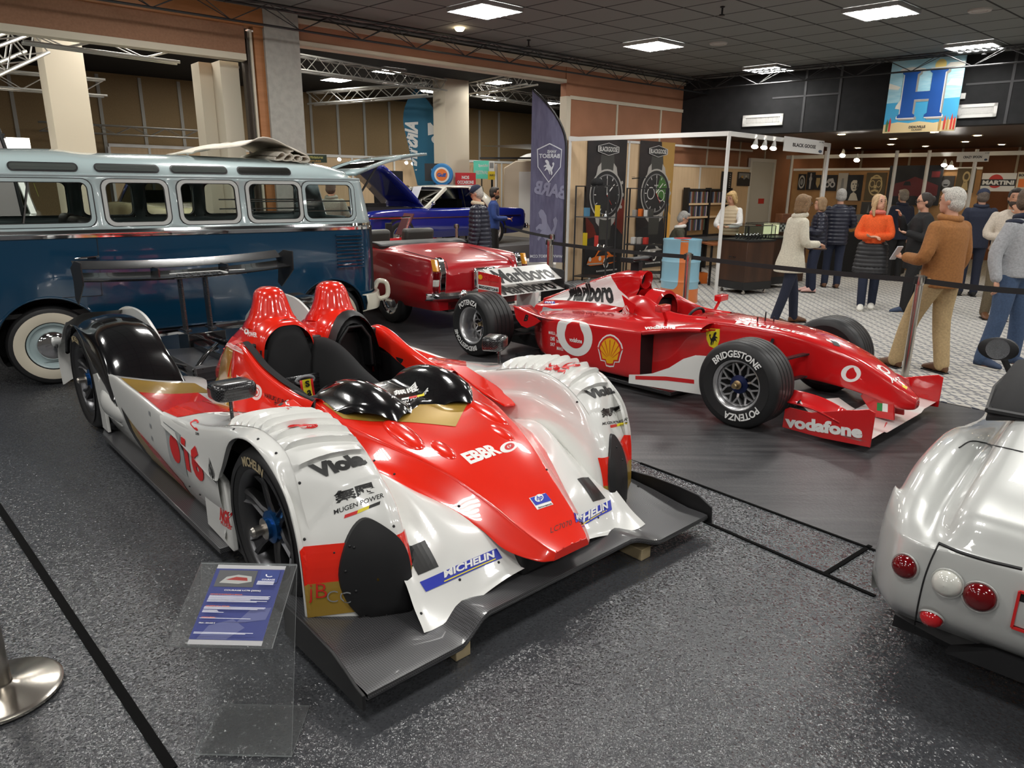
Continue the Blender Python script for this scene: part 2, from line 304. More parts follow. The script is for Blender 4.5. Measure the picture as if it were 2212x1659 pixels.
vis = {(0, 0): 'striped ceiling light nearest the hall opening, above the pale blue bus', (1, 0): 'striped ceiling light above the red single-seater, in front of the terracotta wall', (1, 1): 'striped ceiling light nearest the camera at the upper right, beside a round speaker', (2, 0): 'striped ceiling light close to the black wall, above the watch stand sign', (2, 1): 'striped ceiling light above the letter board, partly behind the black truss'}
for i in range(-4, 4):
    for j in range(-1, 5):
        p = PL0 + L1 * 3.285 * i + L2 * 3.25 * j
        if (p - K).dot(N) < .5 or (p - K).dot(VN) > -.4 or p.y < -3.5: continue
        ceiling_light(p, vis.get((i, j), 'striped light panel in the black tiled ceiling outside the picture'), L1, L2)
for k, (u, v) in enumerate(((1552, 93), (2117, 21))):
    mb = MB(); p = at(u, v, HC); mb.lathe([(.001, -.012), (.085, -.012), (.09, -.02), (.125, -.02), (.135, -.004), (.135, 0)], p, seg=28)
    tag(mb.build('ceiling_speaker', mat('speaker_white', (.42, .40, .37), .6)), ('round ceiling speaker beside the middle striped light', 'round ceiling speaker at the upper right corner')[k], 'ceiling speaker', 'round speakers in the black ceiling')
for k, (u, v) in enumerate(((1561, 20), (1142, 92), (2128, 108), (1870, 208))):
    mb = MB(); p = at(u, v - 6, HC) if k < 3 else at(u, v - 26, HC); mb.lathe([(.001, -.11), (.035, -.105), (.035, -.09), (.012, -.085), (.012, -.02), (.03, -.01), (.03, 0)], p, seg=12)
    tag(mb.build('sprinkler', BLACKM), ('black sprinkler head between two striped lights', 'black sprinkler head above the left truss', 'black sprinkler head above the letter board truss', 'black sprinkler head left of the letter board')[k], 'sprinkler')
mb = MB(); p = at(993, 65, HC - .03); mb.lathe([(.001, -.01), (.05, -.01), (.07, .02)], p, seg=16); tag(mb.build('downlight', LITW), 'small yellowish downlight behind the truss at the top', 'downlight')
# ---- left wall: terracotta section, headers, pillars
mb = MB(); slab(mb, W, -8, 3.36, 0, BH, -.12, 0); slab(mb, W, 0, 3.36, BH, 3.8, -.12, 0); slab(mb, W, 3.3, 3.46, 3.29, 3.8, -.12, .02); struct(mb.build('wall_left', TERRA, ang=0))
mb = MB(); slab(mb, W, 0, 3.36, 3.25, 3.31, 0, .025)
for s in (.72, 2.06): slab(mb, W, s - .02, s + .02, 0, 3.25, 0, .02)
slab(mb, W, 0, 8.5, 3.77, 3.83, -.1, .05); slab(mb, W, 3.36, 3.47, 0, 3.29, -.12, .05); slab(mb, W, 3.46, 8.5, 3.505, 3.565, -.16, .03)
for s in (-1.0, -2.3, -3.4): slab(mb, W, s - .02, s + .02, 0, BH, 0, .02)
struct(mb.build('trim_5', CREAM, ang=0))
mb = MB(); slab(mb, W, 3.46, 8.5, 3.56, 3.77, -.14, 0); struct(mb.build('wall_header_right', TERRA, ang=0))
mb = MB(); slab(mb, W, 8.5, 8.97, 0, HC, -.4, .1); struct(mb.build('wall_pillar', GREY, ang=0))
mb = MB(); slab(mb, W, 8.97, 9.09, 0, 3.64, -.2, .05); slab(mb, W, 8.97, 16, 3.64, 3.87, -.12, .09); struct(mb.build('wall_post', ORANGE, ang=0))
mb = MB(); slab(mb, W, 9.2, 16, 3.31, 3.645, -.12, .03); struct(mb.build('wall_header_left', BROWN, ang=0))
mb = MB(); slab(mb, W, 9.2, 16, 3.24, 3.315, -.14, .04); slab(mb, W, 9.105, 9.135, 0, 3.6, -.1, .03); slab(mb, W, 9.22, 9.46, 0, 3.24, -.55, -.2); slab(mb, W, 9.4, 9.62, 0, 3.24, -.8, -.5); struct(mb.build('trim_6', CREAM, ang=0))
mb = MB(); slab(mb, W, 9.09, 9.2, 0, 3.6, -.14, -.05); slab(mb, W, 0, 16, 3.80, HCF, -.16, -.05); slab(mb, W, 9.155, 9.175, 0, 3.5, -.05, .02); struct(mb.build('trim_7', mat('rail_dark', (.05, .035, .025), .5), ang=0))
# ---- the hall beyond the opening
FD = 12.0
def WF(s, z=0, d=0): return W(s, z, d - FD)
mb = MB(); slab(mb, WF, -16, 24, 0, HCF, -.2, 0); struct(mb.build('wall_far', CHIP, ang=0))
mb = MB(); bs = [(10.62, 3.84)]
for u, v in ((24, 200), (217, 230), (307, 230), (390, 230), (467, 245), (674, 290), (731, 290), (788, 290), (842, 290), (1035, 270), (1077, 270)):
    s = -(onW(u, v, -FD) - K).dot(U); slab(mb, WF, s - .04, s + .04, 0, HCF - .05, 0, .03)
struct(mb.build('trim_8', mat('batten_grey', (.50, .49, .45), .6), ang=0))
struct(flat('ceiling_far', [(p.x, p.y) for p in (W(-16, 0, -.15), W(24, 0, -.15), WF(24), WF(-16))], HCF, mat('far_ceiling', (.012, .012, .013), .9)))
def far_col(u0, u1, vt, D, lab):
    a, b = onW(u0, vt, -D), onW(u1, vt, -D); s0, s1 = -(a - K).dot(U), -(b - K).dot(U)
    mb = MB(); slab(mb, lambda s, z, d: W(s, z, d - D), s0, s1, 0, HCF, -.55, 0); return mb
struct(far_col(92, 178, 108, 3.2, '').build('wall_column_left', CREAM, ang=0)); struct(far_col(962, 1013, 260, 6.6, '').build('wall_column_right', CREAM, ang=0))
FLIT = mat('lit_far', (1, .97, .9), .5, emit=75)
for k, (u, v) in enumerate(((840, 150), (726, 169), (930, 193), (1073, 174), (1185, 220), (478, 143), (1070, 212))):
    p = at(u, v, HCF - .004); ceiling_light(p, ('bright far-hall light panel left of the round column', 'light panel deep in the far hall near the grey pillar', 'light panel just left of the cream column beyond the opening', 'small light panel right of the cream column top', 'light panel beside the dark feather flag top', 'light panel peeking past the cream post above the bus', 'second small light right of the cream column')[k], U, N, .62, 'light panels of the far hall', FLIT)
for s in (-1, 2.5, 6, 9.8, 13):  # extra panels added out of sight behind the header to light the far hall
    for D in (1.4, 3.0): ceiling_light(W(s, HCF - .004, -D), 'added light panel unseen behind the header, lighting the far hall', U, N, .8, 'light panels of the far hall', FLIT)
# ---- trusses
def truss(a, b, name, label, m, wdt=.28, r=.022, pitch=.36, tri=False):
    a, b = V(a), V(b); d = (b - a); L = d.length; x = d.normalized(); y = Z1.cross(x).normalized(); z = x.cross(y); o = thing(name, label, 'truss', a)
    ch = MB(); C = [(-.5, 0), (.5, 0), (-.5, 1), (.5, 1)] if not tri else [(0, 0), (-.5, 1), (.5, 1)]
    for c in C: p = y * c[0] * wdt + z * c[1] * wdt; ch.tube([p, p + x * L], r, 8)
    ch.build('chord', m, o); br = MB(); n = max(2, int(L / pitch)); pairs = ((0, 1), (2, 3), (0, 2), (1, 3)) if not tri else ((0, 1), (0, 2), (1, 2))
    for i, j in pairs:
        for k in range(n):
            p, q = (C[i], C[j]) if k % 2 else (C[j], C[i]); f = lambda c, t: y * c[0] * wdt + z * c[1] * wdt + x * L * t
            br.tube([f(p, k / n), f(q, (k + 1) / n)], r * .42, 5, caps=False)
    br.build('brace', m, o); return o
low = lambda p: V((p.x, p.y, min(p.z, 4.1)))
TR = mat('truss_alloy', (.45, .44, .41), .4, .8)
truss(W(-1.2, 3.58, .55), W(16, 3.58, .55), 'truss', 'black lighting truss along the terracotta header', BLACKM, .22, .014, .42, True)
truss(B(.6, 3.58, -.75), B(15, 3.58, -.75), 'truss', 'black lighting truss in front of the black wall', BLACKM, .22, .014, .42, True)
cl_, cr_ = W(-(onW(135, 108, -3.4) - K).dot(U), 3.35, -3.4), onW(985, 232, -7.2)
truss(low(onW(956, 196, -6.3)), low(onW(560, 140, -3.4)), 'truss', 'silver box truss in the far hall left of the cream column', TR, .26, .02)
truss(low(onW(1022, 204, -6.6)), low(onW(1225, 236, -6.6)), 'truss', 'silver truss running right from the cream column behind the dark flag', TR, .28, .022)
truss(low(onW(1024, 200, -6.4)), low(onW(1150, 182, -3.4)), 'truss', 'silver truss from the cream column towards the header', TR, .28, .022)
truss(low(onW(930, 206, -6.7)), low(onW(672, 226, -10)), 'truss', 'silver truss slanting from the column to the chipboard wall', TR, .30, .028)
truss(W(9.7, 3.2, -5.2), W(12.2, 3.2, -5.2), 'truss', 'short silver truss above the bus in front of the chipboard wall', TR, .26, .02)
truss(onW(-40, 165, -1.0), onW(80, 112, -2.6), 'truss', 'silver truss entering at the left edge to the cream column', TR, .28, .024)
truss(W(9.65, 3.3, -1.2), W(11.4, 3.35, -1.3), 'truss', 'thin silver truss under the left header', TR, .16, .02)
truss(WF(6.3, 2.9, 1.0), WF(9.9, 2.9, 1.0), 'truss', 'distant thin truss crossing the chipboard wall above the bus', TR, .2, .018)
# ---- black bulkhead, low ceiling and its downlights
mb = MB(); slab(mb, B, 0, 16, BH, HC, 0, .3); struct(mb.build('wall_bulkhead', BLACKW, ang=0))
mb = MB()
for u, v in ((1744, 160), (1819, 160), (2197, 120)):
    t = (onB(u, v) - K).dot(VD); slab(mb, B, t - .02, t + .02, BH, HC, -.012, 0)
a, b = (onB(1669, 212) - K).dot(VD), (onB(1813, 203) - K).dot(VD); z = onB(1740, 207).z; slab(mb, B, a, b, z - .015, z + .015, -.012, 0)
a, b = (onB(2087, 183) - K).dot(VD), (onB(2212, 174) - K).dot(VD); z = onB(2137, 179).z; slab(mb, B, a, b + 3, z - .015, z + .015, -.012, 0)
struct(mb.build('trim_9', mat('bulkhead_joint', (.05, .05, .052), .7), ang=0))
struct(flat('ceiling_low', [(p.x, p.y) for p in (B(-6, 0, .3), B(16, 0, .3), B(16, 0, 9), B(-6, 0, 9))], BH, mat('low_ceiling', (.05, .045, .042), .35)))
mb = MB(); slab(mb, B, -1, 16, 0, BH, 7.6, 7.8); struct(mb.build('wall_back', noise_mat('brown_panel', (.22, .085, .035), (.26, .10, .045), 3, .6), ang=0))
mb = MB()
for k in range(9): slab(mb, B, .4 + k * 1.2, .45 + k * 1.2, 0, BH, 7.57, 7.6)
struct(mb.build('trim_10', CREAM, ang=0))
DL = mat('lit_downlight', (1, .78, .48), .5, emit=55); ring = mat('downlight_ring', (.3, .27, .22), .4)
k = 0
for e in (1.2, 2.9, 4.6, 6.3):
    for t in np.arange(1.4 + (k % 2) * .5, 13, 1.55):
        p = B(float(t), BH - .002, e + random.uniform(-.3, .3)); o = thing('downlight', 'round warm downlight in the low dark ceiling', 'downlight', p, 0, 'downlights of the low ceiling')
        MB().lathe([(.075, -.008), (.10, -.008), (.10, 0)], seg=14).build('ring', ring, o); MB().lathe([(.0005, -.004), (.076, -.004)], seg=14).build('lamp', DL, o, ang=0)
    k += 1
# ================================================================ shared car pieces
def paint(name, c, rough=.22, coat=1.0, metal=0): return mat(name, c, rough, metal, coat)
P_WHITE = paint('white_car_paint', (.80, .80, .77)); P_RED = paint('orange_red_paint', (.80, .022, .008)); P_GOLD = mat('gold_paint', (.48, .30, .05), .3, .35, .8); P_BLACK = paint('gloss_black_paint', (.006, .006, .007), .15)
D_BLACK = mat('decal_black', (.012, .012, .012), .4); D_WHITE = mat('decal_white', (.84, .84, .82), .4); D_RED = mat('decal_red', (.62, .02, .02), .4); D_YEL = mat('decal_yellow', (.80, .66, .02), .4); D_BLUE = mat('decal_blue', (.012, .03, .42), .4); D_GREY = mat('decal_grey', (.25, .26, .27), .4); D_GOLD = mat('decal_gold', (.42, .34, .2), .5)
P_FRED = paint('scarlet_paint', (.60, .010, .012)); D_SHELL = mat('decal_amber', (.85, .42, .01), .4); D_GREEN = mat('decal_green', (.02, .25, .06), .4)
D_ALL = [D_BLACK, D_WHITE, D_RED, D_YEL, D_BLUE, D_GREY, D_GOLD, P_GOLD, P_BLACK, P_RED, P_WHITE, P_FRED, D_SHELL, D_GREEN, mat('decal_light_grey', (.33, .345, .345), .4)]; DI = {'lg': 14, 'red2': 11, 'y2': 12, 'gr': 13, 'k': 0, 'w': 1, 'r': 2, 'y': 3, 'b': 4, 'g': 5, 'au': 6, 'gold': 7, 'black': 8, 'red': 9, 'white': 10}
SUEDE = mat('black_suede', (.020, .020, .021), .85, spec=.2); CARB = carbon('carbon_weave'); CARBD = carbon('dark_carbon', (.008, .008, .009), (.03, .03, .032), 140, .25); BLKPL = mat('matt_black_plate', (.009, .009, .01), .5)
class Car:
    def __init__(s, root): s.root = root; s.all = MB(); s.inv = None; s.bv = None
    def place(s, x, y, a, z=0):
        s.root.location = (x, y, z); s.root.rotation_euler = (0, 0, a); s.M = Mx.Translation((x, y, z)) @ Mx.Rotation(a, 4, 'Z'); s.inv = s.M.inverted()
    def part(s, mb, name, mats, parent=None, body=True, **k):
        if getattr(mb, 'pair', 0):            # one for each side
            m2 = MB(); m2.v = [(x, -y, z) for x, y, z in mb.v]; m2.f = [f[::-1] for f in mb.f]; m2.m = mb.m; mb.pair = 0; s.part(m2, name, mats, parent, body, **k)
        if body: s.all.add(mb.v, mb.f); s.bv = None
        return mb.build(name, mats, parent or s.root, **k)
    def hit(s, u, v):                         # the point of the bodywork seen at a place in the photograph, in car coordinates
        if s.bv is None: s.bv = s.all.bvh()
        o = s.inv @ CP; d = (s.inv.to_3x3() @ ray(u, v)).normalized(); h = s.bv.ray_cast(o, d)
        if h[0] is None: return None
        n = h[1] if h[1].dot(d) < 0 else -h[1]; return h[0], n
    def frame(s, a, b, c):
        H = [s.hit(*p) for p in (a, b, c)]
        if any(h is None for h in H): print('decal misses', a, b, c, [h is None for h in H]); return None
        n = sum((h[1] for h in H), V()).normalized(); return H[0][0], H[1][0] - H[0][0], H[2][0] - H[0][0], n
    def dec(s, mb, shape, a, b, c, m='k', cut=.02, lift=.0015, reach=.06, ys=1.0):      # a, b: foot line left and right; c: top left
        fr = s.frame(a, b, c)
        if fr: lay(mb, shape, fr[0], fr[1], fr[2] * ys, DI[m], s.bv, fr[3], lift, cut, reach)
    def text(s, mb, t, a, b, c, m='k', bold=.03, shear=0, **k): s.dec(mb, text2d(t, bold, shear), a, b, c, m, **k)
def ring2d(r0=.6, n=32): return disc2d(n, .5, .5 * r0, c=(.5, .5))
def dot2d(n=32): return disc2d(n, .5, 0, c=(.5, .5))
def wheel(parent, c, side, R, w, rim_r, spoke, mats, name='wheel', letters=None, depth=.03, groove=0, lm=None, tyre_m=None, shoulder=.05):
    """axle along y, outer face towards side (+1/-1). rim = part, tyre / hub / lettering = sub-parts"""
    rim_m, hub_m = mats; h = w / 2; M4 = Mx.Translation(c) @ (Mx.Rotation(0 if side > 0 else pi, 4, 'Z'))
    rm = MB(); rm.lathe([(rim_r * .62, -h * .8), (rim_r * .93, -h * .8), (rim_r * .9, 0), (rim_r * .9, h * .5), (rim_r * .94, h * .80), (rim_r * 1.0, h * .88), (rim_r * 1.045, h * .9), (rim_r * 1.045, h * .82)], ax='y', seg=48)
    spoke(rm, rim_r, h); rm.xf(M4); rim = rm.build(name, [rim_m, hub_m], parent, ang=40)
    ty = MB(); pr = [(rim_r * 1.02, h * .85), (rim_r * 1.08, h * .93), (R * .5 + rim_r * .55, h * .99), (R - shoulder * 1.2, h * .98), (R - shoulder * .5, h * .93), (R - shoulder * .15, h * .83), (R, h * .70)]
    ng = groove
    for k in range(ng):
        y = h * .62 * (1 - 2 * (k + .5) / ng); gw = .006; pr += [(R, y + gw), (R - .006, y + gw * .6), (R - .006, y - gw * .6), (R, y - gw)]
    pr += [(R, -h * .70)] + [(r, -y) for r, y in pr[5::-1]]
    ty.lathe(pr, ax='y', seg=72, flip=True); ty.xf(M4); ty.build('tyre', tyre_m or RUBBER, rim, ang=40)
    if letters:
        lt = MB()
        for txt, a0, span, size, flip in letters:      # angle from the top, clockwise seen from outside
            P, F, asp = text2d(txt, .03, .12); rb = rim_r * 1.08 + (R - shoulder - rim_r * 1.08) * .22; rt = rb + size; bm = bmesh.new(); vv = [bm.verts.new((p[0], p[1], 0)) for p in P]
            for f in F:
                try: bm.faces.new([vv[i] for i in f])
                except ValueError: pass
            for i in range(1, 24): bmesh.ops.bisect_plane(bm, geom=bm.verts[:] + bm.edges[:] + bm.faces[:], plane_co=(i / 24, 0, 0), plane_no=(1, 0, 0))
            bm.verts.index_update(); out = []
            for v in bm.verts:
                t = a0 + span * (v.co.x - .5) * (-1 if flip else 1); rr = (rb + (rt - rb) * v.co.y) if not flip else (rt - (rt - rb) * v.co.y); out.append((-rr * sin(t), h * .985 + .0035, rr * cos(t)))
            lt.add(out, [[v.index for v in f.verts] for f in bm.faces]); bm.free()
        lt.xf(M4); lt.build('tyre_lettering', lm or D_WHITE, rim, ang=0)
    return rim
def polypx(s, mb, px, m, cut=.02, lift=.0015, reach=.08, plane=None):     # a flat mark whose corners are seen at these places
    H = [s.hit(*p) for p in px]; H = [h for h in H if h]
    if len(H) < 3: print('poly misses', px[0]); return
    n = sum((h[1] for h in H), V()).normalized(); o = sum((h[0] for h in H), V()) / len(H); x = (H[1][0] - H[0][0]); x = (x - n * x.dot(n)).normalized(); y = n.cross(x)
    lay(mb, poly2d([((h[0] - o).dot(x), (h[0] - o).dot(y)) for h in H]), o, x, y, DI[m] if isinstance(m, str) else m, s.bv, n, lift, cut, reach)
Car.poly = polypx
SHELL = [(.5, .0), (.36, .02), (.32, .16), (.16, .17), (.10, .40), (.04, .58), (.10, .74), (.22, .88), (.36, .97), (.5, 1.0), (.64, .97), (.78, .88), (.90, .74), (.96, .58), (.90, .40), (.84, .17), (.68, .16), (.64, .02)]
def shell_mark(car, mb, a, b, c, lift=.002):
    sc = lambda k: poly2d([(.5 + (x - .5) * k, .5 + (y - .5) * k) for x, y in SHELL])
    car.dec(mb, sc(1.16), a, b, c, 'w', lift=lift, reach=.1); car.dec(mb, sc(1.05), a, b, c, 'r', lift=lift + .0012, reach=.1); car.dec(mb, sc(.90), a, b, c, 'y2', lift=lift + .0024, reach=.1)
    for k in range(-3, 4):
        t = k * .30; d = (sin(t), cos(t)); q = [(.5 + d[0] * .14 - d[1] * .006, .18 + d[1] * .14 + d[0] * .006), (.5 + d[0] * .14 + d[1] * .006, .18 + d[1] * .14 - d[0] * .006), (.5 + d[0] * .70 + d[1] * .016, .18 + d[1] * .70 - d[0] * .016), (.5 + d[0] * .70 - d[1] * .016, .18 + d[1] * .70 + d[0] * .016)]
        car.dec(mb, poly2d(q), a, b, c, 'r', lift=lift + .0034, reach=.1)
def swirl_mark(car, mb, a, b, c, lift=.002):       # white ring with a drop-shaped heart
    out = [(.5 + .5 * cos(t), .5 + .5 * sin(t)) for t in np.linspace(0, 2 * pi, 40)[:-1]]; car.dec(mb, poly2d(out), a, b, c, 'w', lift=lift, reach=.4)
    inn = [(.52 + .27 * cos(t), .44 + .27 * sin(t)) for t in np.linspace(pi * .95, 2 * pi + pi * .25, 22)] + [(.66, .74), (.60, .88), (.44, .82), (.30, .66)]
    car.dec(mb, poly2d(inn), a, b, c, 'red2', lift=lift + .0014, reach=.4)
HORSE = [(.30, .05), (.34, .05), (.40, .25), (.46, .36), (.44, .20), (.40, .10), (.46, .10), (.56, .34), (.66, .40), (.76, .30), (.80, .34), (.72, .46), (.66, .52), (.76, .56), (.84, .52), (.86, .58), (.74, .66), (.66, .66), (.68, .76), (.74, .80), (.78, .90), (.70, .97), (.62, .95), (.52, .84), (.48, .68), (.40, .58), (.34, .50), (.26, .62), (.30, .76), (.22, .82), (.16, .74), (.20, .58), (.26, .44), (.30, .32), (.26, .18)]
# ================================================================ the white and red sports prototype
cr = thing('sports_prototype_racing_car', 'low open white, red and gold racing car number 16 with black rear wing', 'race car')
C = Car(cr); C.place(-.382, 3.353, -.830)
def both(mb): mb.pair = 1; return mb
# --- floor, splitter
def spl_z(y): return .095 + .045 * max(0, min(1, (.60 - abs(y)) / .16)) ** 2 * (3 - 2 * max(0, min(1, (.60 - abs(y)) / .16)))
mb = MB(); rows = []
for i in range(61):
    y = -1 + 2 * i / 60; z = spl_z(y); xf = .972 - .045 * max(0, min(1, (.60 - abs(y)) / .16)); up = .05 * max(0, (abs(y) - .6) / .4)
    rows.append([(.30, y, z + .02 + up), (.62, y, z + .012 + up * .6), (.85, y, z + .012), (xf - .03, y, z + .014), (xf - .005, y, z + .012), (xf, y, z), (xf - .005, y, z - .012), (xf - .04, y, z - .016), (.6, y, z - .014), (.30, y, z - .012)])
mb.grid(rows); C.part(mb, 'front_splitter', CARB)
mb = MB()
mb.prism([(.40, .05), (.40, .185), (.60, .185), (.78, .175), (.86, .15), (.93, .125), (.978, .118), (.978, .06), (.95, .055)], .012, (0, -1.012, 0), (1, 0, 0), (0, 0, 1)); C.part(mb, 'splitter_end_fence', BLKPL, bevel=.003)
mb = MB(); mb.prism([(.40, .05), (.40, .185), (.60, .20), (.78, .20), (.90, .19), (.978, .15), (.985, .06), (.95, .055)], -.012, (0, 1.012, 0), (1, 0, 0), (0, 0, 1)); C.part(mb, 'splitter_end_fence', BLKPL, bevel=.003)
mb = MB(); mb.box((-.72, 0, .14), (2.2, .98, .16)); mb.box((.45, 0, .11), (.5, .5, .1)); mb.box((-1.35, 0, .072), (3.4, 1.82, .03)); both_ = [mb.prism([(-2.62, .93), (-2.45, .985), (-.36, .985), (-.36, .8), (-2.6, .8)], .03, (0, 0, .06), m=0), mb.prism([(-2.62, -.93), (-2.45, -.985), (-.36, -.985), (-.36, -.8), (-2.6, -.8)], .03, (0, 0, .06), m=0)]
mb.box((-3.55, 0, .20), (.75, 1.66, .04)); mb.box((-3.85, -.8, .22), (.5, .02, .22)); mb.box((-3.85, .8, .22), (.5, .02, .22)); mb.box((-3.0, 0, .3), (1.2, .7, .3)); C.part(mb, 'floor_tray', CARB, bevel=.004)
# --- red nose and tub
sec = [(.945, .290, .095, .282, .105, .256), (.90, .312, .118, .302, .158, .255), (.78, .37, .155, .36, .228, .285), (.65, .44, .19, .425, .27, .355), (.46, .525, .25, .505, .36, .43), (.30, .575, .305, .55, .43, .475), (.15, .605, .35, .58, .47, .49), (0, .63, .39, .605, .50, .485), (-.2, .648, .42, .635, .52, .46), (-.46, .655, .44, .69, .535, .43)]
def half(x, zt, yr, zr, yb, zb): return [(x, 0, zt), (x, yr * .55, zt - .002), (x, yr * .94, zr + (zt - zr) * .30), (x, yr, zr), (x, yr + (yb - yr) * .07, zr - (zr - zb) * .10), (x, yr + (yb - yr) * .55, zr - (zr - zb) * .58), (x, yb, zb), (x, yb + .01 * (x < .5), zb - (.005 + .075 * max(0, min(1, (.55 - x) / .25))))]
rows = []
for q in sec: h = half(*q); rows.append([(a, -b, c) for a, b, c in h[:0:-1]] + h)
mb = MB(); mb.grid(net(rows, 5, 4)); q = sec[0]; mb.add([p for p in rows[0]], [tuple(range(len(rows[0])))]); C.part(mb, 'nose', P_RED, ang=50); mb = MB(); mb.box((.66, 0, .20), (.34, .34, .13)); C.part(mb, 'nose_support', BLKPL, bevel=.03, bseg=3)
NB = C.all.bvh()
mb = MB()                                       # blisters on the nose
for x, y, rx, ry, rz in ((.10, -.255, .16, .058, .03), (.29, -.175, .10, .05, .026), (.29, .175, .10, .05, .026), (.10, .255, .16, .058, .03)):
    z = lerp_tab([(0, .63), (.15, .598), (.3, .565), (.46, .515)], x + .02); mb = MB(); mb.ell((x, y, z - .004), (rx, ry, rz), Mx.Rotation(.20, 3, 'Y'), nu=24, nv=10); C.part(mb, 'nose_blister', P_RED)
# --- side walls of the cockpit, rear bulkhead
wall = []
for x, zt, yt, ym, yb, zb in ((-.40, .695, .44, .50, .535, .44), (-.55, .685, .455, .51, .54, .43), (-.75, .71, .47, .515, .545, .42), (-.95, .755, .48, .515, .545, .42), (-1.12, .815, .475, .51, .54, .42), (-1.25, .835, .465, .50, .53, .42), (-1.36, .80, .45, .485, .51, .42), (-1.45, .72, .42, .45, .47, .42)):
    wall.append([(x, yt - .05, zt - .12), (x, yt - .045, zt - .02), (x, yt - .015, zt + .002), (x, yt + .012, zt - .012), (x, ym, (zt * .6 + zb * .4)), (x, yb, zb + .03), (x, yb + .015, zb - .03)])
mb = both(MB().grid(net(wall, 4, 4))); C.part(mb, 'cockpit_side', P_RED, ang=60)
rows = []
for x, zt in ((-1.50, .62), (-1.42, .80), (-1.36, .86), (-1.28, .84), (-1.24, .70)): rows.append([(x, y, zt - .10 * (abs(y) / .46) ** 2 * (1 if zt > .75 else .3)) for y in (-.46, -.36, -.2, 0, .2, .36, .46)])
mb = MB().grid(net(rows, 4, 4)); C.part(mb, 'rear_bulkhead', P_RED)
def pod(y0):
    mb = MB(); secs = []
    for x, w, zt, zb in ((-1.16, .155, .93, .55), (-1.19, .172, .955, .55), (-1.3, .185, .97, .5), (-1.5, .18, .93, .45), (-1.75, .16, .82, .42), (-2.0, .12, .66, .40), (-2.2, .08, .52, .38)):
        secs.append([(x, y0 - w, zb), (x, y0 - w * 1.02, zb + (zt - zb) * .5), (x, y0 - w * .88, zb + (zt - zb) * .8), (x, y0 - w * .45, zt - .012), (x, y0, zt), (x, y0 + w * .45, zt - .012), (x, y0 + w * .88, zb + (zt - zb) * .8), (x, y0 + w * 1.02, zb + (zt - zb) * .5), (x, y0 + w, zb)])
    mb.grid(net(secs, 4, 4)); dm = []
    for k, (r, z, dx) in enumerate(((.155, .90, 0), (.142, .935, 0), (.122, .97, 0), (.108, 1.01, .0), (.096, 1.05, .0), (.084, 1.085, .0), (.068, 1.112, -.002), (.04, 1.13, -.004), (.001, 1.134, -.006))):
        dm.append([(-1.36 + dx - (r * 1.0 * max(0, -cos(t)) * (1.9 if cos(t) < 0 else 1)) + r * max(0, cos(t)) * .95, y0 + r * sin(t), z - (.05 * max(0, -cos(t)) if k < 5 else 0)) for t in [2 * pi * j / 24 for j in range(24)]])
    mb.grid([r for r in net(dm, 3, 1, True)], cv=True); return mb
for y0 in (-.205, .205): C.part(pod(y0), 'roll_hoop', P_RED, ang=60)
# --- cowl in front of the cockpit, cockpit interior
rows = []
for k in range(15):
    r = []
    for y in np.linspace(-.40, .40, 33):
        xf = lerp_tab([(0, -.12), (.10, -.06), (.235, .01), (.32, -.10), (.40, -.30)], abs(y)); x = xf + (-.52 - xf) * k / 14
        base = lerp_tab([(-.5, .675), (-.2, .662), (0, .636), (.06, .618)], x) - .02 * (abs(y) / .40) ** 3; hx = max(0, 1 - ((x + .30) / .33) ** 2); hy = max(0, 1 - ((abs(y) - .235) / .15) ** 2); r.append((x, y, base + .104 * hx ** .8 * hy + .004 - (.02 if k == 0 else 0)))
    rows.append(r)
mb = MB().grid(rows); C.part(mb, 'cockpit_cowl', P_BLACK, ang=60)
mb = MB(); mb.box((-.9, -.44, .5), (1.0, .02, .4)); mb.box((-.9, .44, .5), (1.0, .02, .36)); mb.box((-1.0, 0, .3), (1.1, .9, .06)); mb.box((-.52, 0, .5), (.03, .84, .36)); mb.box((-1.24, 0, .58), (.04, .86, .5)); C.part(mb, 'cockpit_tub', BLKPL, body=False, bevel=.01)
rows = []                                        # black suede headrest, bolsters and central padded spine
for x, hs in ((-1.10, .0), (-1.145, .72), (-1.17, .95), (-1.20, 1.0)): rows.append([(x, -.205 + .17 * s, .60 + (.36 * (1 - abs(s) ** 3.0)) * hs) for s in np.linspace(-1, 1, 15)])
mb = MB().grid(rows); mb.box((-1.20, -.205, .55), (.06, .34, .5)); C.part(mb, 'headrest', SUEDE, ang=60); mb = MB(); rows = []
for x, z, wd in ((-1.22, .82, .13), (-1.12, .835, .115), (-.98, .825, .10), (-.85, .785, .10), (-.72, .73, .105), (-.58, .69, .10), (-.5, .675, .09)): rows.append([(x, wd * s, z - .34 * (abs(s)) ** 2.6) for s in np.linspace(-1.15, 1.15, 13)])
mb.grid(net(rows, 4, 2)); C.part(mb, 'spine_padding', SUEDE, ang=60); mb = MB(); rows = []
for x, zt, yt in ((-.50, .64, .435), (-.62, .69, .452), (-.75, .715, .465), (-.95, .76, .472), (-1.12, .82, .468), (-1.24, .84, .455)): rows.append([(x, -yt + .005, zt + .008), (x, -yt + .03, zt + .012), (x, -yt + .055, zt - .005), (x, -yt + .085, zt - .10), (x, -yt + .09, zt - .2)])
mb.grid(net(rows, 4, 3)); C.part(mb, 'shoulder_bolster', SUEDE, ang=60)
mb = MB(); rows = []
for a in np.linspace(0, pi, 17):
    c, s = cos(a), sin(a); rows.append([(-1.10, .205 + .175 * c, .60 + .35 * s), (-1.14, .205 + .19 * c, .60 + .375 * s), (-1.18, .205 + .19 * c, .60 + .375 * s), (-1.12, .205 + .14 * c, .60 + .30 * s), (-1.22, .205 + .12 * c, .60 + .28 * s)])
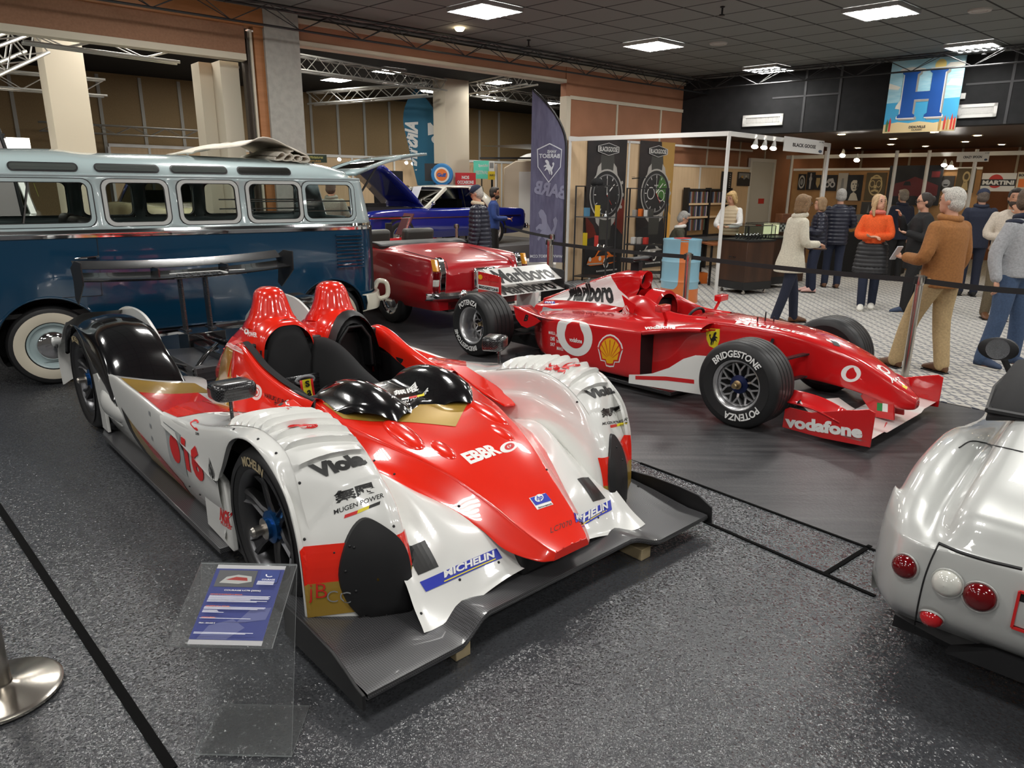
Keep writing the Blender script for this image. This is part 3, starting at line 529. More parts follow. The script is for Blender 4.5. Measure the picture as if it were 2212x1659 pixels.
mb.grid(rows); mb.box((-1.235, .205, .6), (.02, .3, .56)); mb.tube([(-1.12, .085, .62), (-1.115, .10, .80), (-1.11, .16, .88), (-1.11, .25, .88), (-1.115, .31, .80), (-1.12, .325, .62)], .012, 8); C.part(mb, 'headrest_shell', BLKPL, ang=50)
mb = MB(); mb.box((-1.03, -.205, .50), (.04, .30, .30), 0, Mx.Rotation(-.25, 3, 'Y')); mb.box((-.8, -.205, .36), (.5, .30, .05)); C.part(mb, 'seat_shell', CARBD, body=False, bevel=.012)
mb = MB(); mb.tube([(-.985, -.205 + .055 * cos(t), .635 + .022 * sin(t)) for t in np.linspace(0, 2 * pi, 17)[:-1]], .009, 8, closed=True); C.part(mb, 'harness_slot', D_GREY, body=False)
mb = MB(); mb.grid([[(-.97 + .10 * t * t + .02 * t, y, .64 - .30 * t) for y in (-.245, -.165)] for t in np.linspace(0, 1, 8)]); hb = C.part(mb, 'harness_strap', D_RED, body=False, solid=.004)
mb2 = MB(); mb2.grid([[(-.967 + .10 * t * t + .02 * t, y, .642 - .30 * t) for y in (-.232, -.180)] for t in np.linspace(0, 1, 8)]); P_, F_, _ = text2d('S', .03)
for k, chx in enumerate('Sabel'): lay(mb2, text2d(chx, .04), (-.957 + .016 * k, -.220, .600 - .052 * k), (0, .028, 0), (-.004, 0, .036), 1, lift=.004)
C.part(mb2, 'harness_lettering', [D_YEL, D_BLACK], hb, body=False, ang=0)
mb = MB(); mb.tube([(-.62 + .02 * sin(t), -.205 + .13 * cos(t), .60 + .09 * sin(t)) for t in np.linspace(0, 2 * pi, 25)[:-1]], .014, 8, closed=True); mb.box((-.62, -.205, .60), (.03, .2, .05)); C.part(mb, 'steering_wheel', BLKPL, body=False)
# --- white deck between nose and fenders, red winglets
D = [(-.45, .53, .42, .60, .40, .66, .38), (-.20, .52, .45, .60, .43, .66, .42), (.05, .49, .49, .56, .49, .62, .46), (.20, .455, .505, .515, .525, .60, .46), (.35, .405, .465, .475, .505, .59, .41), (.50, .335, .42, .44, .43, .585, .345), (.65, .25, .35, .42, .325, .59, .245), (.74, .19, .275, .40, .235, .605, .165), (.80, .15, .205, .38, .170, .615, .125), (.825, .14, .185, .38, .152, .62, .108)]
rows = []
for x, y0, z0, y1, z1, y2, z2 in D: rows.append([(x, y0 - .03, z0 - .01), (x, y0, z0), (x, (y0 + y1) / 2, (z0 + z1) / 2 + .008), (x, y1, z1), (x, (y1 + y2) / 2, (z1 + z2) / 2 - .012), (x, y2, z2), (x, y2 + .05, z2 + .005)])
mb = both(MB().grid(net(rows, 4, 4))); C.part(mb, 'front_deck', P_WHITE, ang=70)
mb = both(MB()); mb.prism([(-.52, .50), (-.50, .60), (-.16, .60), (.0, .545), (-.02, .48), (-.2, .47)], .014, (0, 0, .60))
mb.v = [(x, y, z + (-(x + .2) * .22 if z > .5 else 0)) for x, y, z in mb.v]; C.part(mb, 'winglet', P_RED, bevel=.004)
# --- front fenders
FR = [(-1.15, .565, .64, .40, (-1.10, .50)), (-.85, .595, .62, .40, (-.80, .48)), (-.55, .635, .60, .40, (-.40, .43)), (-.32, .69, .585, .40, (-.285, .50)), (-.12, .74, .575, .42, (-.13, .675)), (.08, .772, .575, .44, (.06, .735)), (.27, .745, .575, .42, (.25, .695)), (.42, .66, .575, .40, (.385, .60)), (.53, .535, .575, .35, (.445, .47)), (.60, .40, .58, .28, (.468, .35)), (.635, .27, .59, .19, (.475, .22)), (.655, .12, .60, .09, (.478, .12))]
rows = []
for i, (x, z, yi, zb, (lx, lz)) in enumerate(FR):
    k = max(0, min(1, (x - .30) / .22)); xo = lambda y: x - k * (lerp_tab([(.58, -.015), (.70, .01), (.83, .085), (.93, .14), (.975, .165)], y)); dz = .012 * (1 - k)
    top = [(x, yi + .012, z - .10 * (1 - k) - .02), (xo(yi + .03), yi + .03, z - .022), (xo(yi + .07), yi + .07, z - .002), (xo(.74), .74, z + dz), (xo(.84), .84, z + dz), (xo(.91), .91, z - .004), (xo(.955) * (1 - .0), .955, z - .02 * (1 - k))]
    rows.append([(x - .02 * k, yi - .035, zb), (x - .01 * k, yi - .012, (zb + z) / 2)] + top + [(lx + .01, .972, lz + .012), (lx, .972, lz), (lx - .004, .95, lz - .004)])
fmb = MB().grid(net(rows, 5, 4)); fb = fmb.bvh(); fpos = MB().add(fmb.v, fmb.f); both(fmb); C.part(fmb, 'front_fender', P_WHITE, ang=60)
mb = MB(); rows = []
for i in range(111):                             # gilled panel on the crest
    t = i / 110; r = []
    for j in range(19):
        s = j / 18; x = (-.34 + .08 * (1 - s) + t * (.78 - .04 * (1 - s))) if True else 0; y = .62 + .29 * s; h = fb.ray_cast(V((x, y, 1.2)), V((0, 0, -1)))
        if h[0] is None: r.append((x, y, .6)); continue
        n = h[1] if h[1].z > 0 else -h[1]; e = max(0, min(1, min(s, 1 - s) / .10)); e = sin(e * pi / 2); g = (t * 11.5) % 1 if t < .88 else 0; edge = 1 if .01 < t < .99 else 0
        p = h[0] + n * (.003 * edge + .028 * e * (g ** 1.5) * edge * min(1, t / .04)); r.append(tuple(p))
    rows.append(r)
mb.grid(rows); both(mb); C.part(mb, 'louvre_panel', P_WHITE, ang=50)
mb = both(MB())
for sg in (1,):                              # black plates at the fender fronts
    Q = []
    for y, z in [tuple(p) for p in cr1([(.63, .085), (.60, .24), (.615, .38), (.69, .475), (.745, .49), (.81, .42), (.855, .30), (.84, .19), (.78, .085)], 5)]:
        Q.append((y, z))
    nq = len(Q); rings = []; cy, cz = .735, .27
    for f in (1.0, 1.0, .8, .6, .4, .2, .03):
        r = []
        for y, z in Q:
            y, z = cy + (y - cy) * f, cz + (z - cz) * f; h = fb.ray_cast(V((1.5, y, z)), V((-1, 0, 0))); x = h[0].x if h[0] is not None else lerp_tab([(.58, .65), (.7, .61), (.83, .54), (.9, .5)], y); r.append((x + (.016 if len(rings) else .0), y, z))
        rings.append(r)
    mb.grid(rings, cv=True)
C.part(mb, 'brake_duct_plate', BLKPL, ang=40)
mb = both(MB()); mb.prism([(.50, .955), (.535, .86), (.60, .76), (.66, .62), (.66, .58), (.45, .58), (.4, .93)], .055, (0, 0, .085))
C.part(mb, 'fender_foot', P_BLACK, bevel=.01)
# --- side pods
SP = [(-.36, .60, .66, .41), (-.60, .60, .62, .43), (-.85, .585, .60, .45), (-1.09, .555, .58, .44), (-1.5, .565, .54, .44), (-1.85, .57, .50, .445), (-2.02, .575, .47, .45), (-2.25, .545, .45, .44), (-2.48, .46, .45, .40)]
rows = []
for x, zt, yi, zi in SP:
    yb = .90 if x < -.5 else .955; rows.append([(x, yi - .08, zi - .02), (x, yi, zi), (x, (yi + .95) / 2, (zi + zt) / 2 - .012), (x, .925, zt - .012), (x, .945, zt - .001), (x, .958, zt - .015), (x, .962, zt - .1), (x, .957, .32), (x, .935, .22), (x, yb, .13), (x, yb - .03, .085)])
smb = both(MB().grid(net(rows, 4, 4))); C.part(smb, 'side_pod', P_WHITE, ang=60)
mb = both(MB())
for sg in (1,):
    mb.prism([(-.62, .10), (-.62, .40), (-.50, .46), (-.33, .42), (-.31, .30), (-.30, .08)], .03 * sg, (0, .945 * sg, 0), (1, 0, 0), (0, 0, 1))
C.part(mb, 'fender_side_panel', P_WHITE, bevel=.008)
rows = []                                        # scoop ahead of the rear wheel
for k, (x, s) in enumerate(((-2.38, 1.0), (-2.3, 1.06), (-2.1, .92), (-1.9, .55), (-1.75, .15))): rows.append([(x, .90 + .075 * max(0, cos(t)) * s + .01, .335 + .105 * sin(t) * s) for t in np.linspace(-pi * .75, pi * .75, 13)])
mb = both(MB().grid(net(rows, 4, 2))); C.part(mb, 'side_scoop', P_WHITE, ang=60)
mb = MB(); mb.add([(-2.375, .90, .335)] + [(-2.375, .91 + .068 * max(-.3, cos(t)), .335 + .09 * sin(t)) for t in np.linspace(0, 2 * pi, 24)[:-1]], [(0, i, i % 23 + 1) for i in range(1, 24)]); both(mb)
C.part(mb, 'intake_opening', BLKPL, body=False)
# --- rear deck, gold sides, black rear bodywork
rows = []
for x, z0, y1, z1 in ((-1.50, .60, .44, .46), (-1.75, .56, .46, .44), (-2.05, .47, .5, .42), (-2.35, .42, .52, .40), (-2.75, .42, .56, .40), (-3.2, .46, .58, .44), (-3.6, .50, .58, .49)): rows.append([(x, y, z0 + (z1 - z0) * (abs(y) / y1) ** 1.5) for y in (-y1, -.66 * y1, -.3 * y1, 0, .3 * y1, .66 * y1, y1)])
mb = MB().grid(net(rows, 4, 4)); mb.prism([(-3.62, .30), (-3.62, .52), (-3.60, .52), (-3.58, .30)], 1.5, (0, .75, 0), (1, 0, 0), (0, 0, 1)); C.part(mb, 'rear_deck', P_BLACK, ang=60)
rows = []
for x, yo, zt, zb in ((-1.40, .455, .80, .42), (-1.52, .45, .79, .43), (-1.62, .435, .74, .43), (-1.72, .415, .68, .43), (-1.84, .39, .58, .43), (-1.95, .36, .47, .42)): rows.append([(x, yo - .16, zt + .02), (x, yo - .06, zt + .012), (x, yo - .015, zt - .015), (x, yo, zt - .09 * (zt - .4) / .4), (x, yo + .005, zb + .06), (x, yo + .04, zb)])
mb = both(MB().grid(net(rows, 4, 3))); C.part(mb, 'gold_engine_cover', P_GOLD, ang=60)
mb = MB(); mb.tube([(-2.45, -.35, .42), (-2.6, -.2, .50), (-2.8, -.05, .52), (-3.2, -.02, .50)], .018, 8); mb.tube([(-2.4, -.3, .44), (-2.9, -.4, .42)], .012, 6); mb.tube([(-2.45, .35, .42), (-2.6, .2, .50), (-2.8, .05, .52), (-3.2, .02, .50)], .018, 8); mb.box((-2.75, 0, .45), (.7, .26, .1)); mb.box((-3.25, 0, .5), (.25, .3, .12)); C.part(mb, 'rear_suspension', P_BLACK, bevel=.01)
# --- rear fenders
RF = [(-2.02, .43, .50), (-2.10, .55, .53), (-2.22, .68, .56), (-2.42, .785, .575), (-2.66, .825, .58), (-2.92, .815, .58), (-3.14, .755, .58), (-3.30, .66, .58), (-3.40, .53, .58)]
rows = []
for x, z, yi in RF:
    d = V((x + 2.95, 0, z - .36)); L = min(d.length, 10); a = math.atan2(d.z, d.x); lx, lz = -2.95 + .405 * cos(a), .36 + .405 * sin(a); f = .25 if x > -2.15 else 1
    if x > -2.3: lx, lz = x - .03, max(lz - .05, .40)
    rows.append([(x, yi, .38), (x, yi + .005, z - .07), (x, yi + .03, z - .015), (x, yi + .10, z), (x, .76, z + .004), (x, .88, z - .02), (x, .945, z - .06), (x * .6 + lx * .4, .968, z * .6 + lz * .4 - .03), (lx, .97, lz), (lx, .94, lz - .01)])
mb = both(MB().grid(net(rows, 4, 4))); C.part(mb, 'rear_fender', P_BLACK, ang=60)
mb = MB(); prof = [(-2.30, .40), (-2.33, .66), (-2.52, .79), (-2.75, .845), (-3.1, .835), (-3.42, .74), (-3.62, .62), (-3.75, .52), (-3.78, .36), (-3.3, .36)]; pc = [(float(a), float(b)) for a, b in cr1(prof, 5)]
both(mb).prism(pc, -.02, (0, .565, 0), (1, 0, 0), (0, 0, 1)); C.part(mb, 'fender_inner_panel', P_WHITE, ang=40, bevel=.004); mb = both(MB())
for sg in (1,):
    rows = [[(x, y * sg, z) for y in (.57, .7, .85, .95, .965)] for x, z in ((-3.18, .80), (-3.34, .72), (-3.5, .60), (-3.66, .52), (-3.72, .40), (-3.70, .22))]; rows = [[(p[0], p[1], p[2] - (.05 if abs(p[1]) > .93 else 0)) for p in r] for r in rows]; mb.grid(net(rows, 3, 2)); C.part(mb, 'fender_tail', P_WHITE, ang=40); mb = both(MB())
    mb.prism([(-2.42, .10), (-2.45, .47), (-2.5, .50), (-2.62, .47), (-2.60, .36), (-2.56, .2), (-2.56, .10)], .02 * sg, (0, .955 * sg, 0), (1, 0, 0), (0, 0, 1))
C.part(mb, 'fender_strake', P_WHITE, ang=40, bevel=.004)
# --- rear wing
def foil(c, t, n=9):
    up = [(c * s, t * (1 - (2 * s - .7) ** 2 * .5) * (1 - s) ** .4 * s ** .4 * 2) for s in np.linspace(0, 1, n)]; return [(x, -z) for x, z in up] + [(x, -z * .15) for x, z in up[-2:0:-1]]
mb = MB()
for (x0, z0, c, t, ang_) in ((-3.235, 1.035, -.25, .032, .12), (-3.40, 1.10, -.13, .018, .42)):
    sc_ = []
    for y in np.linspace(-.81, .81, 15):
        bow = -.03 * (1 - (y / .81) ** 2); R2 = Mx.Rotation(ang_, 3, 'Y'); sc_.append([V((x0, y, z0 + bow)) + R2 @ V((px, 0, pz)) for px, pz in foil(c, t)])
    mb.loft(sc_)
for y in (-.27, .27): mb.box((-3.36, y, 1.045), (.2, .012, .07))
rw = C.part(mb, 'rear_wing', CARBD, ang=50)
for sg in (-1, 1): mb = MB(); mb.prism([(-3.53, 1.10), (-3.36, 1.165), (-3.18, 1.165), (-3.19, 1.0), (-3.45, .825), (-3.52, .86), (-3.49, 1.0)], .01, (0, .815 * sg + .005, 0), (1, 0, 0), (0, 0, 1)); mb.build('wing_end_plate', BLKPL, rw, bevel=.003)
for y in (-.10, .10):
    mb = MB()
    for dx in (-.03, .03): mb.bar((-3.32 + dx, y, .47), (-3.34 + dx, y, 1.005), .016, .035)
    mb.bar((-3.32, y, .47), (-3.335, y, .9), .02, .075); mb.box((-3.32, y, .52), (.14, .05, .1)); mb.build('wing_strut', CARBD, rw, bevel=.003)
# --- mirrors
for sg in (-1, 1):
    yw = .55 if sg > 0 else 0
    mb = MB(); mb.tube([(-.46, .83 * sg, .648), (-.462, .83 * sg, .79)], .0085, 8); mb.lathe([(.02, 0), (.02, .006), (.009, .01)], (-.46, .83 * sg, .648), seg=12); st = C.part(mb, 'mirror', CARBD, body=False)
    mb = MB(); sc_ = []
    for x, k in ((-.53, .94), (-.525, 1), (-.45, 1), (-.425, .95), (-.41, .8), (-.405, .5)): sc_.append([(x, .81 * sg + (.098 if sg < 0 else .085) * k * math.copysign(abs(cos(t)) ** .35, cos(t)), .80 + 0.043 * k * math.copysign(abs(sin(t)) ** .45, sin(t))) for t in np.linspace(0, 2 * pi, 28)[:-1]])
    mb.loft(sc_); mb.xf(Mx.Translation((-.46, .81 * sg, 0)) @ Mx.Rotation(yw, 4, 'Z') @ Mx.Translation((.46, -.81 * sg, 0))); mb.build('mirror_shell', CARBD, st, ang=50)
# --- wheels
GUN = mat('gunmetal', (.10, .10, .105), .3, .85); BLUEHUB = mat('blue_anodised', (.02, .12, .35), .25, .8)
def race_spokes(mb, r, h):
    for k in range(6):
        a = k * pi / 3 + .2; d = V((sin(a), 0, cos(a))); t = V((cos(a), 0, -sin(a))); y0, y1 = h * .58, h * .80; sc_ = []
        for q, wd, yy, th in ((.16, .040, y0, .05), (.45, .026, y0 + .01, .045), (.75, .026, y1 - .02, .04), (.90, .045, y1, .03)): p = d * r * q + V((0, yy, 0)); sc_.append([p - t * wd + V((0, -th, 0)), p - t * wd, p - t * wd * .6 + V((0, .008, 0)), p - t * wd * .35 + V((0, -.004, 0)), p + t * wd * .35 + V((0, -.004, 0)), p + t * wd * .6 + V((0, .008, 0)), p + t * wd, p + t * wd + V((0, -th, 0))])
        mb.loft(sc_)
    mb.lathe([(.001, h * .58), (.075, h * .58), (.075, h * .2)], ax='y', seg=24)
    mb.lathe([(.001, h * .1), (r * .9, h * .1)], ax='y', seg=24)
def hubnut(parent, c, side, y, mats, r=.046):
    mb = MB(); M4 = Mx.Translation(c) @ Mx.Rotation(0 if side > 0 else pi, 4, 'Z'); mb.lathe([(.07, y - .02), (.07, y + .005), (r, y + .012), (r, y + .03)], ax='y', seg=24); mb.lathe([(r, y + .03), (.022, y + .034), (.022, y + .075), (.016, y + .085), (.001, y + .085)], ax='y', seg=24, m=1); mb.xf(M4); mb.build('hub_nut', mats, parent, ang=30)
for x, R_, w_, yc, rr in ((.08, .345, .32, .80, .245), (-2.95, .36, .36, .785, .25)):
    for sg in (-1, 1):
        wl = wheel(cr, (x, yc * sg, R_), sg, R_, w_, rr, race_spokes, (GUN, GUN), letters=[('MICHELIN', -.05, .72, .042, False)], lm=D_GOLD)
        hubnut(wl, (x, yc * sg, R_), sg, w_ * .5 * .70, [BLUEHUB, STEEL])
# --- colour bands, numbers and lettering
lt = MB(); T = lambda x, y: (340 + x * 800 / 1896, 840 + y * 700 / 1659); T1 = lambda x, y: (100 + x * 800 / 2212, 540 + y * 600 / 1659); T3 = lambda x, y: (780 + x * 800 / 2212, 740 + y * 600 / 1659); T2 = lambda x, y: (480 + x * 700 / 2212, 580 + y * 525 / 1659)
FB = fpos.bvh()
for sg in (-1, 1):                               # red and gold bands on the fender fronts
    for z0, z1, m in ((.275, .415, 'r'), (.145, .277, 'gold')):
        P = [];
        for y in np.linspace(.578, .971, 30):
            for z in np.linspace(z0, z1, 6):
                h = FB.ray_cast(V((1.5, y, z)), V((-1, 0, 0))); P.append((h[0].x + .005, y * sg, z) if h[0] is not None else (.5, y * sg, z))
        lt.add(P, [(i * 6 + j, i * 6 + j + 1, (i + 1) * 6 + j + 1, (i + 1) * 6 + j) for i in range(29) for j in range(5)], DI['red' if m == 'r' else m])
nb = C.all.bvh()
def drape(poly, m, zz=1.3, lift=.0012, cut=.025): lay(lt, poly2d(poly), (0, 0, zz), (1, 0, 0), (0, 1, 0), DI[m], nb, (0, 0, 1), lift, cut, 1.0)
gb = MB(); lay(gb, poly2d([(.165, 0), (-.09, .31), (-.2, .40), (-.40, .40), (-.40, -.40), (-.2, -.40), (-.09, -.31)]), (0, 0, 1.3), (1, 0, 0), (0, 1, 0), 0, NB, (0, 0, 1), .002, .03, 1.0); gb.build('gold_chevron', P_GOLD, cr, ang=0)
# side pod top: red with gold rear corner, red wedge low on the side
for sg in (-1, 1):
    drape([(-.93, .935 * sg), (-1.62, .93 * sg), (-1.75, .56 * sg), (-1.2, .56 * sg), (-.55, .555 * sg), (-.62, .70 * sg)][::sg], 'red', lift=.002)
    drape([(-1.62, .93 * sg), (-2.0, .93 * sg), (-1.99, .5 * sg), (-1.75, .47 * sg), (-1.75, .56 * sg)][::sg], 'gold', lift=.002)
def side(poly, m, lift=.0015): lay(lt, poly2d(poly), (0, -1.3, 0), (1, 0, 0), (0, 0, 1), DI[m], nb, (0, -1, 0), lift, .05, 1.0)
side([(-1.66, .33), (-1.0, .095), (-1.0, .20), (-1.30, .28)], 'red', .003); side([(-1.80, .36), (-1.62, .10), (-1.0, .09), (-1.66, .33)], 'gold', .0025); side([(-1.93, .40), (-1.75, .10), (-1.58, .10), (-1.80, .36)], 'k', .0025); side([(-1.06, .30), (-1.06, .53), (-.80, .53), (-.80, .30)], 'lg', .003); lay(lt, disc2d(28, .075, 0, c=(-.93, .415)), (0, -1.3, 0), (1, 0, 0), (0, 0, 1), DI['r'], nb, (0, -1, 0), .005, .03, 1.0)
dp = lambda s, a, b, c, m='k', f=T, **k: C.dec(lt, s, f(*a), f(*b), f(*c), m, **k)
tx = lambda s, a, b, c, m='k', f=T, **k: C.text(lt, s, f(*a), f(*b), f(*c), m, **k)
lay(lt, text2d('16', .05), (-.785, -1.3, .345), (.25, 0, 0), (0, 0, .185), DI['r'], nb, (0, -1, 0), .004, .04, 1.0)
side([(-1.34, .52), (-1.31, .52), (-1.31, .495), (-1.34, .495)], 'g'); side([(-1.35, .445), (-1.32, .445), (-1.32, .42), (-1.35, .42)], 'g'); side([(-1.36, .37), (-1.33, .37), (-1.33, .345), (-1.36, .345)], 'g')
tx('HERMAN', (262, 420), (325, 492), (266, 350), 'k'); tx('NGK', (320, 670), (374, 706), (322, 606), 'r', bold=.05); tx('PLUGS', (326, 690), (376, 722), (326, 674), 'r')
for f, W_ in ((T, [((820, 465), (1078, 385), (768, 395)), ((915, 590), (1125, 528), (897, 530)), ((905, 645), (1160, 555), (897, 622)), [((955, 664), (1022, 640), (960, 645)), ((1022, 640), (1082, 614), (1026, 621)), ((1082, 614), (1138, 592), (1086, 596))]]), (T3, [((1365, 340), (1525, 303), (1325, 285)), ((1440, 450), (1560, 425), (1428, 395)), ((1440, 495), (1592, 463), (1438, 478)), [((1490, 510), (1527, 502), (1486, 494)), ((1527, 502), (1560, 493), (1527, 486)), ((1560, 493), (1588, 488), (1562, 478))]])):
    tx('Viola', *W_[0], bold=.06, f=f, reach=.05, lift=.004); tx('無限', *W_[1], bold=.05, f=f); tx('MUGEN POWER', *W_[2], bold=.012, shear=.2, f=f)
    for q, m in zip(W_[3], 'ryk'): dp(quad2d(), *q, m, f=f)
tx('EBBR', (655, 728), (845, 660), (590, 668), 'w', T3, bold=.05); dp(ring2d(.66), (838, 672), (942, 636), (822, 612), 'w', T3); dp(ring2d(.5), (862, 650), (922, 630), (852, 612), 'r', T3); dp(dot2d(), (840, 672), (940, 637), (824, 612), 'w', T3, lift=.0008); tx('G', (880, 632), (905, 624), (876, 612), 'r', T3, bold=.03, lift=.003)
tx('EBBR', (1140, 830), (1240, 880), (1137, 745), 'w', T1, bold=.05, reach=.2); dp(ring2d(.62), (1222, 893), (1288, 900), (1222, 800), 'w', T1, reach=.2); dp(ring2d(.5), (1240, 872), (1272, 875), (1240, 825), 'w', T1)
tx('EBBR', (795, 962), (1030, 985), (850, 935), 'w', T1, bold=.05); dp(ring2d(.62), (1010, 985), (1095, 992), (1030, 968), 'w', T1)
tx('HARUKI KUROSAWA', (1306, 880), (1425, 915), (1306, 852), 'k', T1, bold=.01, reach=.2); tx('SEIJI ARA', (1362, 930), (1425, 946), (1362, 905), 'k', T1, bold=.01, reach=.2)
for y in (0, 31): dp(quad2d(), (1431, 925 + y), (1454, 931 + y), (1431, 901 + y), 'w', T1); dp(dot2d(), (1436, 921 + y), (1449, 924 + y), (1436, 909 + y), 'r', T1, lift=.003)
dp(quad2d(), (1052, 1000), (1148, 968), (1002, 930), 'w', T3); dp(quad2d(), (1042, 975), (1136, 945), (1008, 931), 'b', T3, lift=.003); dp(dot2d(20), (1040, 962), (1092, 945), (1030, 918), 'w', T3, lift=.0045); tx('hp', (1050, 958), (1086, 946), (1040, 922), 'b', T3, shear=.25, lift=.006, bold=.02); tx('invent', (1060, 994), (1140, 968), (1056, 985), 'k', T3, lift=.004)
tx('LC7070', (1132, 1140), (1262, 1088), (1126, 1108), 'k', T3, shear=.2, bold=-.005)
dp(quad2d(), (1374, 1040), (1764, 866), (1342, 990), 'b', cut=.02, lift=.003); tx('MICHELIN', (1468, 970), (1728, 862), (1460, 934), 'w', bold=.04, shear=.1, lift=.006); dp(quad2d(), (1468, 990), (1730, 874), (1467, 984), 'y', lift=.005)
dp(quad2d(), (1282, 1078), (1496, 1000), (1268, 1018), 'b', T3, cut=.02, lift=.003); tx('MICHELIN', (1285, 1062), (1474, 990), (1272, 1022), 'w', T3, bold=.04, shear=.1, lift=.006); dp(quad2d(), (1283, 1070), (1476, 1000), (1281, 1065), 'y', T3, lift=.003)
dp(quad2d(), (1335, 955), (1440, 910), (1288, 800), 'k', lift=.002); dp(quad2d(), (1385, 952), (1458, 930), (1290, 815), 'k', T3, lift=.002)
tx('jB', (775, 1092), (868, 1088), (775, 995), 'r', bold=-.01, lift=.009); tx('CC', (868, 1088), (990, 1092), (868, 1030), 'g', bold=-.01, lift=.009)
tx('無限', (1175, 868), (1345, 828), (1165, 835), 'w', T2, bold=.03); tx('MUGEN POWER', (1155, 885), (1410, 835), (1152, 870), 'w', T2, shear=.2, bold=.02)
dp(quad2d(), (1225, 903), (1275, 893), (1225, 890), 'w', T2, lift=.003); dp(quad2d(), (1275, 893), (1330, 882), (1275, 879), 'r', T2, lift=.003); dp(quad2d(), (1330, 882), (1380, 872), (1330, 868), 'y', T2, lift=.003)
tx('MUGEN', (1160, 478), (1195, 492), (1160, 460), 'w', T1); dp(ring2d(.4), (1180, 500), (1208, 508), (1180, 462), 'w', T1); tx('POWER', (1205, 516), (1262, 524), (1205, 488), 'w', T1, shear=.2)
dp(quad2d(), (1055, 590), (1130, 605), (1090, 545), 'r', T1); tx('MOTUL', (1064, 583), (1124, 598), (1092, 556), 'w', T1, lift=.003, bold=.03)
dp(dot2d(), (655, 206), (805, 212), (680, 172), 'r', lift=.004, reach=.05)
for a in range(3):
    for b_ in range(3):
        if (a + b_) % 2 == 0: dp(quad2d(), (1095 + 38 * a + 12 * b_, 158 + 10 * a - 13 * b_), (1133 + 38 * a + 12 * b_, 168 + 10 * a - 13 * b_), (1107 + 38 * a + 12 * b_, 145 + 10 * a - 13 * b_), 'r', T3, lift=.004)
dp(disc2d(20, .5, .28, .2, 5.2, (.5, .5)), (1215, 160), (1330, 140), (1205, 122), 'r', T3, lift=.004)
dp(disc2d(24, .5, .3, .6, 5.6, (.5, .5)), (182, 205), (222, 222), (182, 150), 'r'); tx('CHAIN', (196, 234), (214, 238), (196, 220), 'k')
wv = C.all.bvh(); lay(lt, quad2d(), (-3.1, -.16, .99), (0, .60, 0), (0, 0, .030), DI['w'], wv, (1, 0, 0), .002, .03, .3); lay(lt, text2d('COURAGE', .03), (-3.1, -.13, .994), (0, .34, 0), (0, 0, .022), DI['k'], wv, (1, 0, 0), .004, .03, .3)
lt.build('livery_marks', D_ALL, cr, ang=0)
mb = MB()                                        # screw heads along the panels
for u, v in [T(*p) for p in ((392, 208), (516, 258), (608, 330), (728, 482), (1110, 368), (1210, 703), (985, 805), (1007, 812), (963, 934), (1017, 1035), (1300, 905), (1350, 1150), (1172, 1160), (1548, 977), (1747, 888), (1543, 600), (1213, 437), (905, 838), (753, 770), (220, 540), (166, 498))] + [T3(*p) for p in ((1290, 355), (1525, 625), (1545, 300), (1415, 1045), (585, 978), (1108, 760), (1560, 700), (1655, 860), (1320, 1080))]:
    h = C.hit(u, v)
    if h: mb.ell(h[0], (.006, .006, .006), nu=8, nv=6)
mb.build('screw', BLKPL, cr)
# --- timber blocks it stands on
WOODB = noise_mat('raw_timber', (.42, .33, .18), (.50, .40, .24), 12, .8)
for k, (x, y) in enumerate(((.82, -.56), (.82, .56))):
    mb = MB(); mb.box((0, 0, .030), (.2, .07, .058)); o = mb.build('wooden_block', WOODB, bevel=.003); p = C.M @ V((x, y, 0)); o.location = p; o.rotation_euler = (0, 0, -.83)
    tag(o, ('raw timber block under the near side of the carbon splitter', 'raw timber block under the far side of the carbon splitter')[k], 'wooden block', 'timber blocks under the splitter')
# ================================================================ the scarlet single-seater
fr_ = thing('single_seater_racing_car', 'scarlet open-wheel single-seater with grooved slick tyres and white rear wing', 'race car')
C = Car(fr_); C.place(2.2828, 5.603, -.8186)
# --- monocoque and nose: x, top z, half width at top, half width at bottom, bottom z
rows = []
for x, zt, wt, wb, zb in ((.965, .255, .028, .03, .212), (.955, .28, .05, .052, .195), (.90, .325, .075, .085, .188), (.83, .372, .095, .105, .195), (.71, .445, .118, .125, .232), (.53, .535, .150, .15, .27), (.24, .622, .195, .185, .295), (0, .655, .215, .20, .27), (-.25, .668, .225, .21, .20), (-.46, .672, .235, .225, .13), (-.70, .665, .255, .25, .10), (-.86, .655, .265, .27, .08)):
    h = [(x, 0, zt), (x, wt * .55, zt - .004), (x, wt * .88, zt - .016), (x, wt, zt - .045), (x, wt + (wb - wt) * .5, zt * .55 + zb * .45), (x, wb, zb + .03), (x, wb * .85, zb), (x, 0, zb - .004)]
    rows.append([(a, -b, c) for a, b, c in h[:0:-1]] + h)
mb = MB().grid(net(rows, 5, 3)); mb.add(rows[0], [tuple(range(len(rows[0])))]); C.part(mb, 'nose', P_FRED, ang=60)
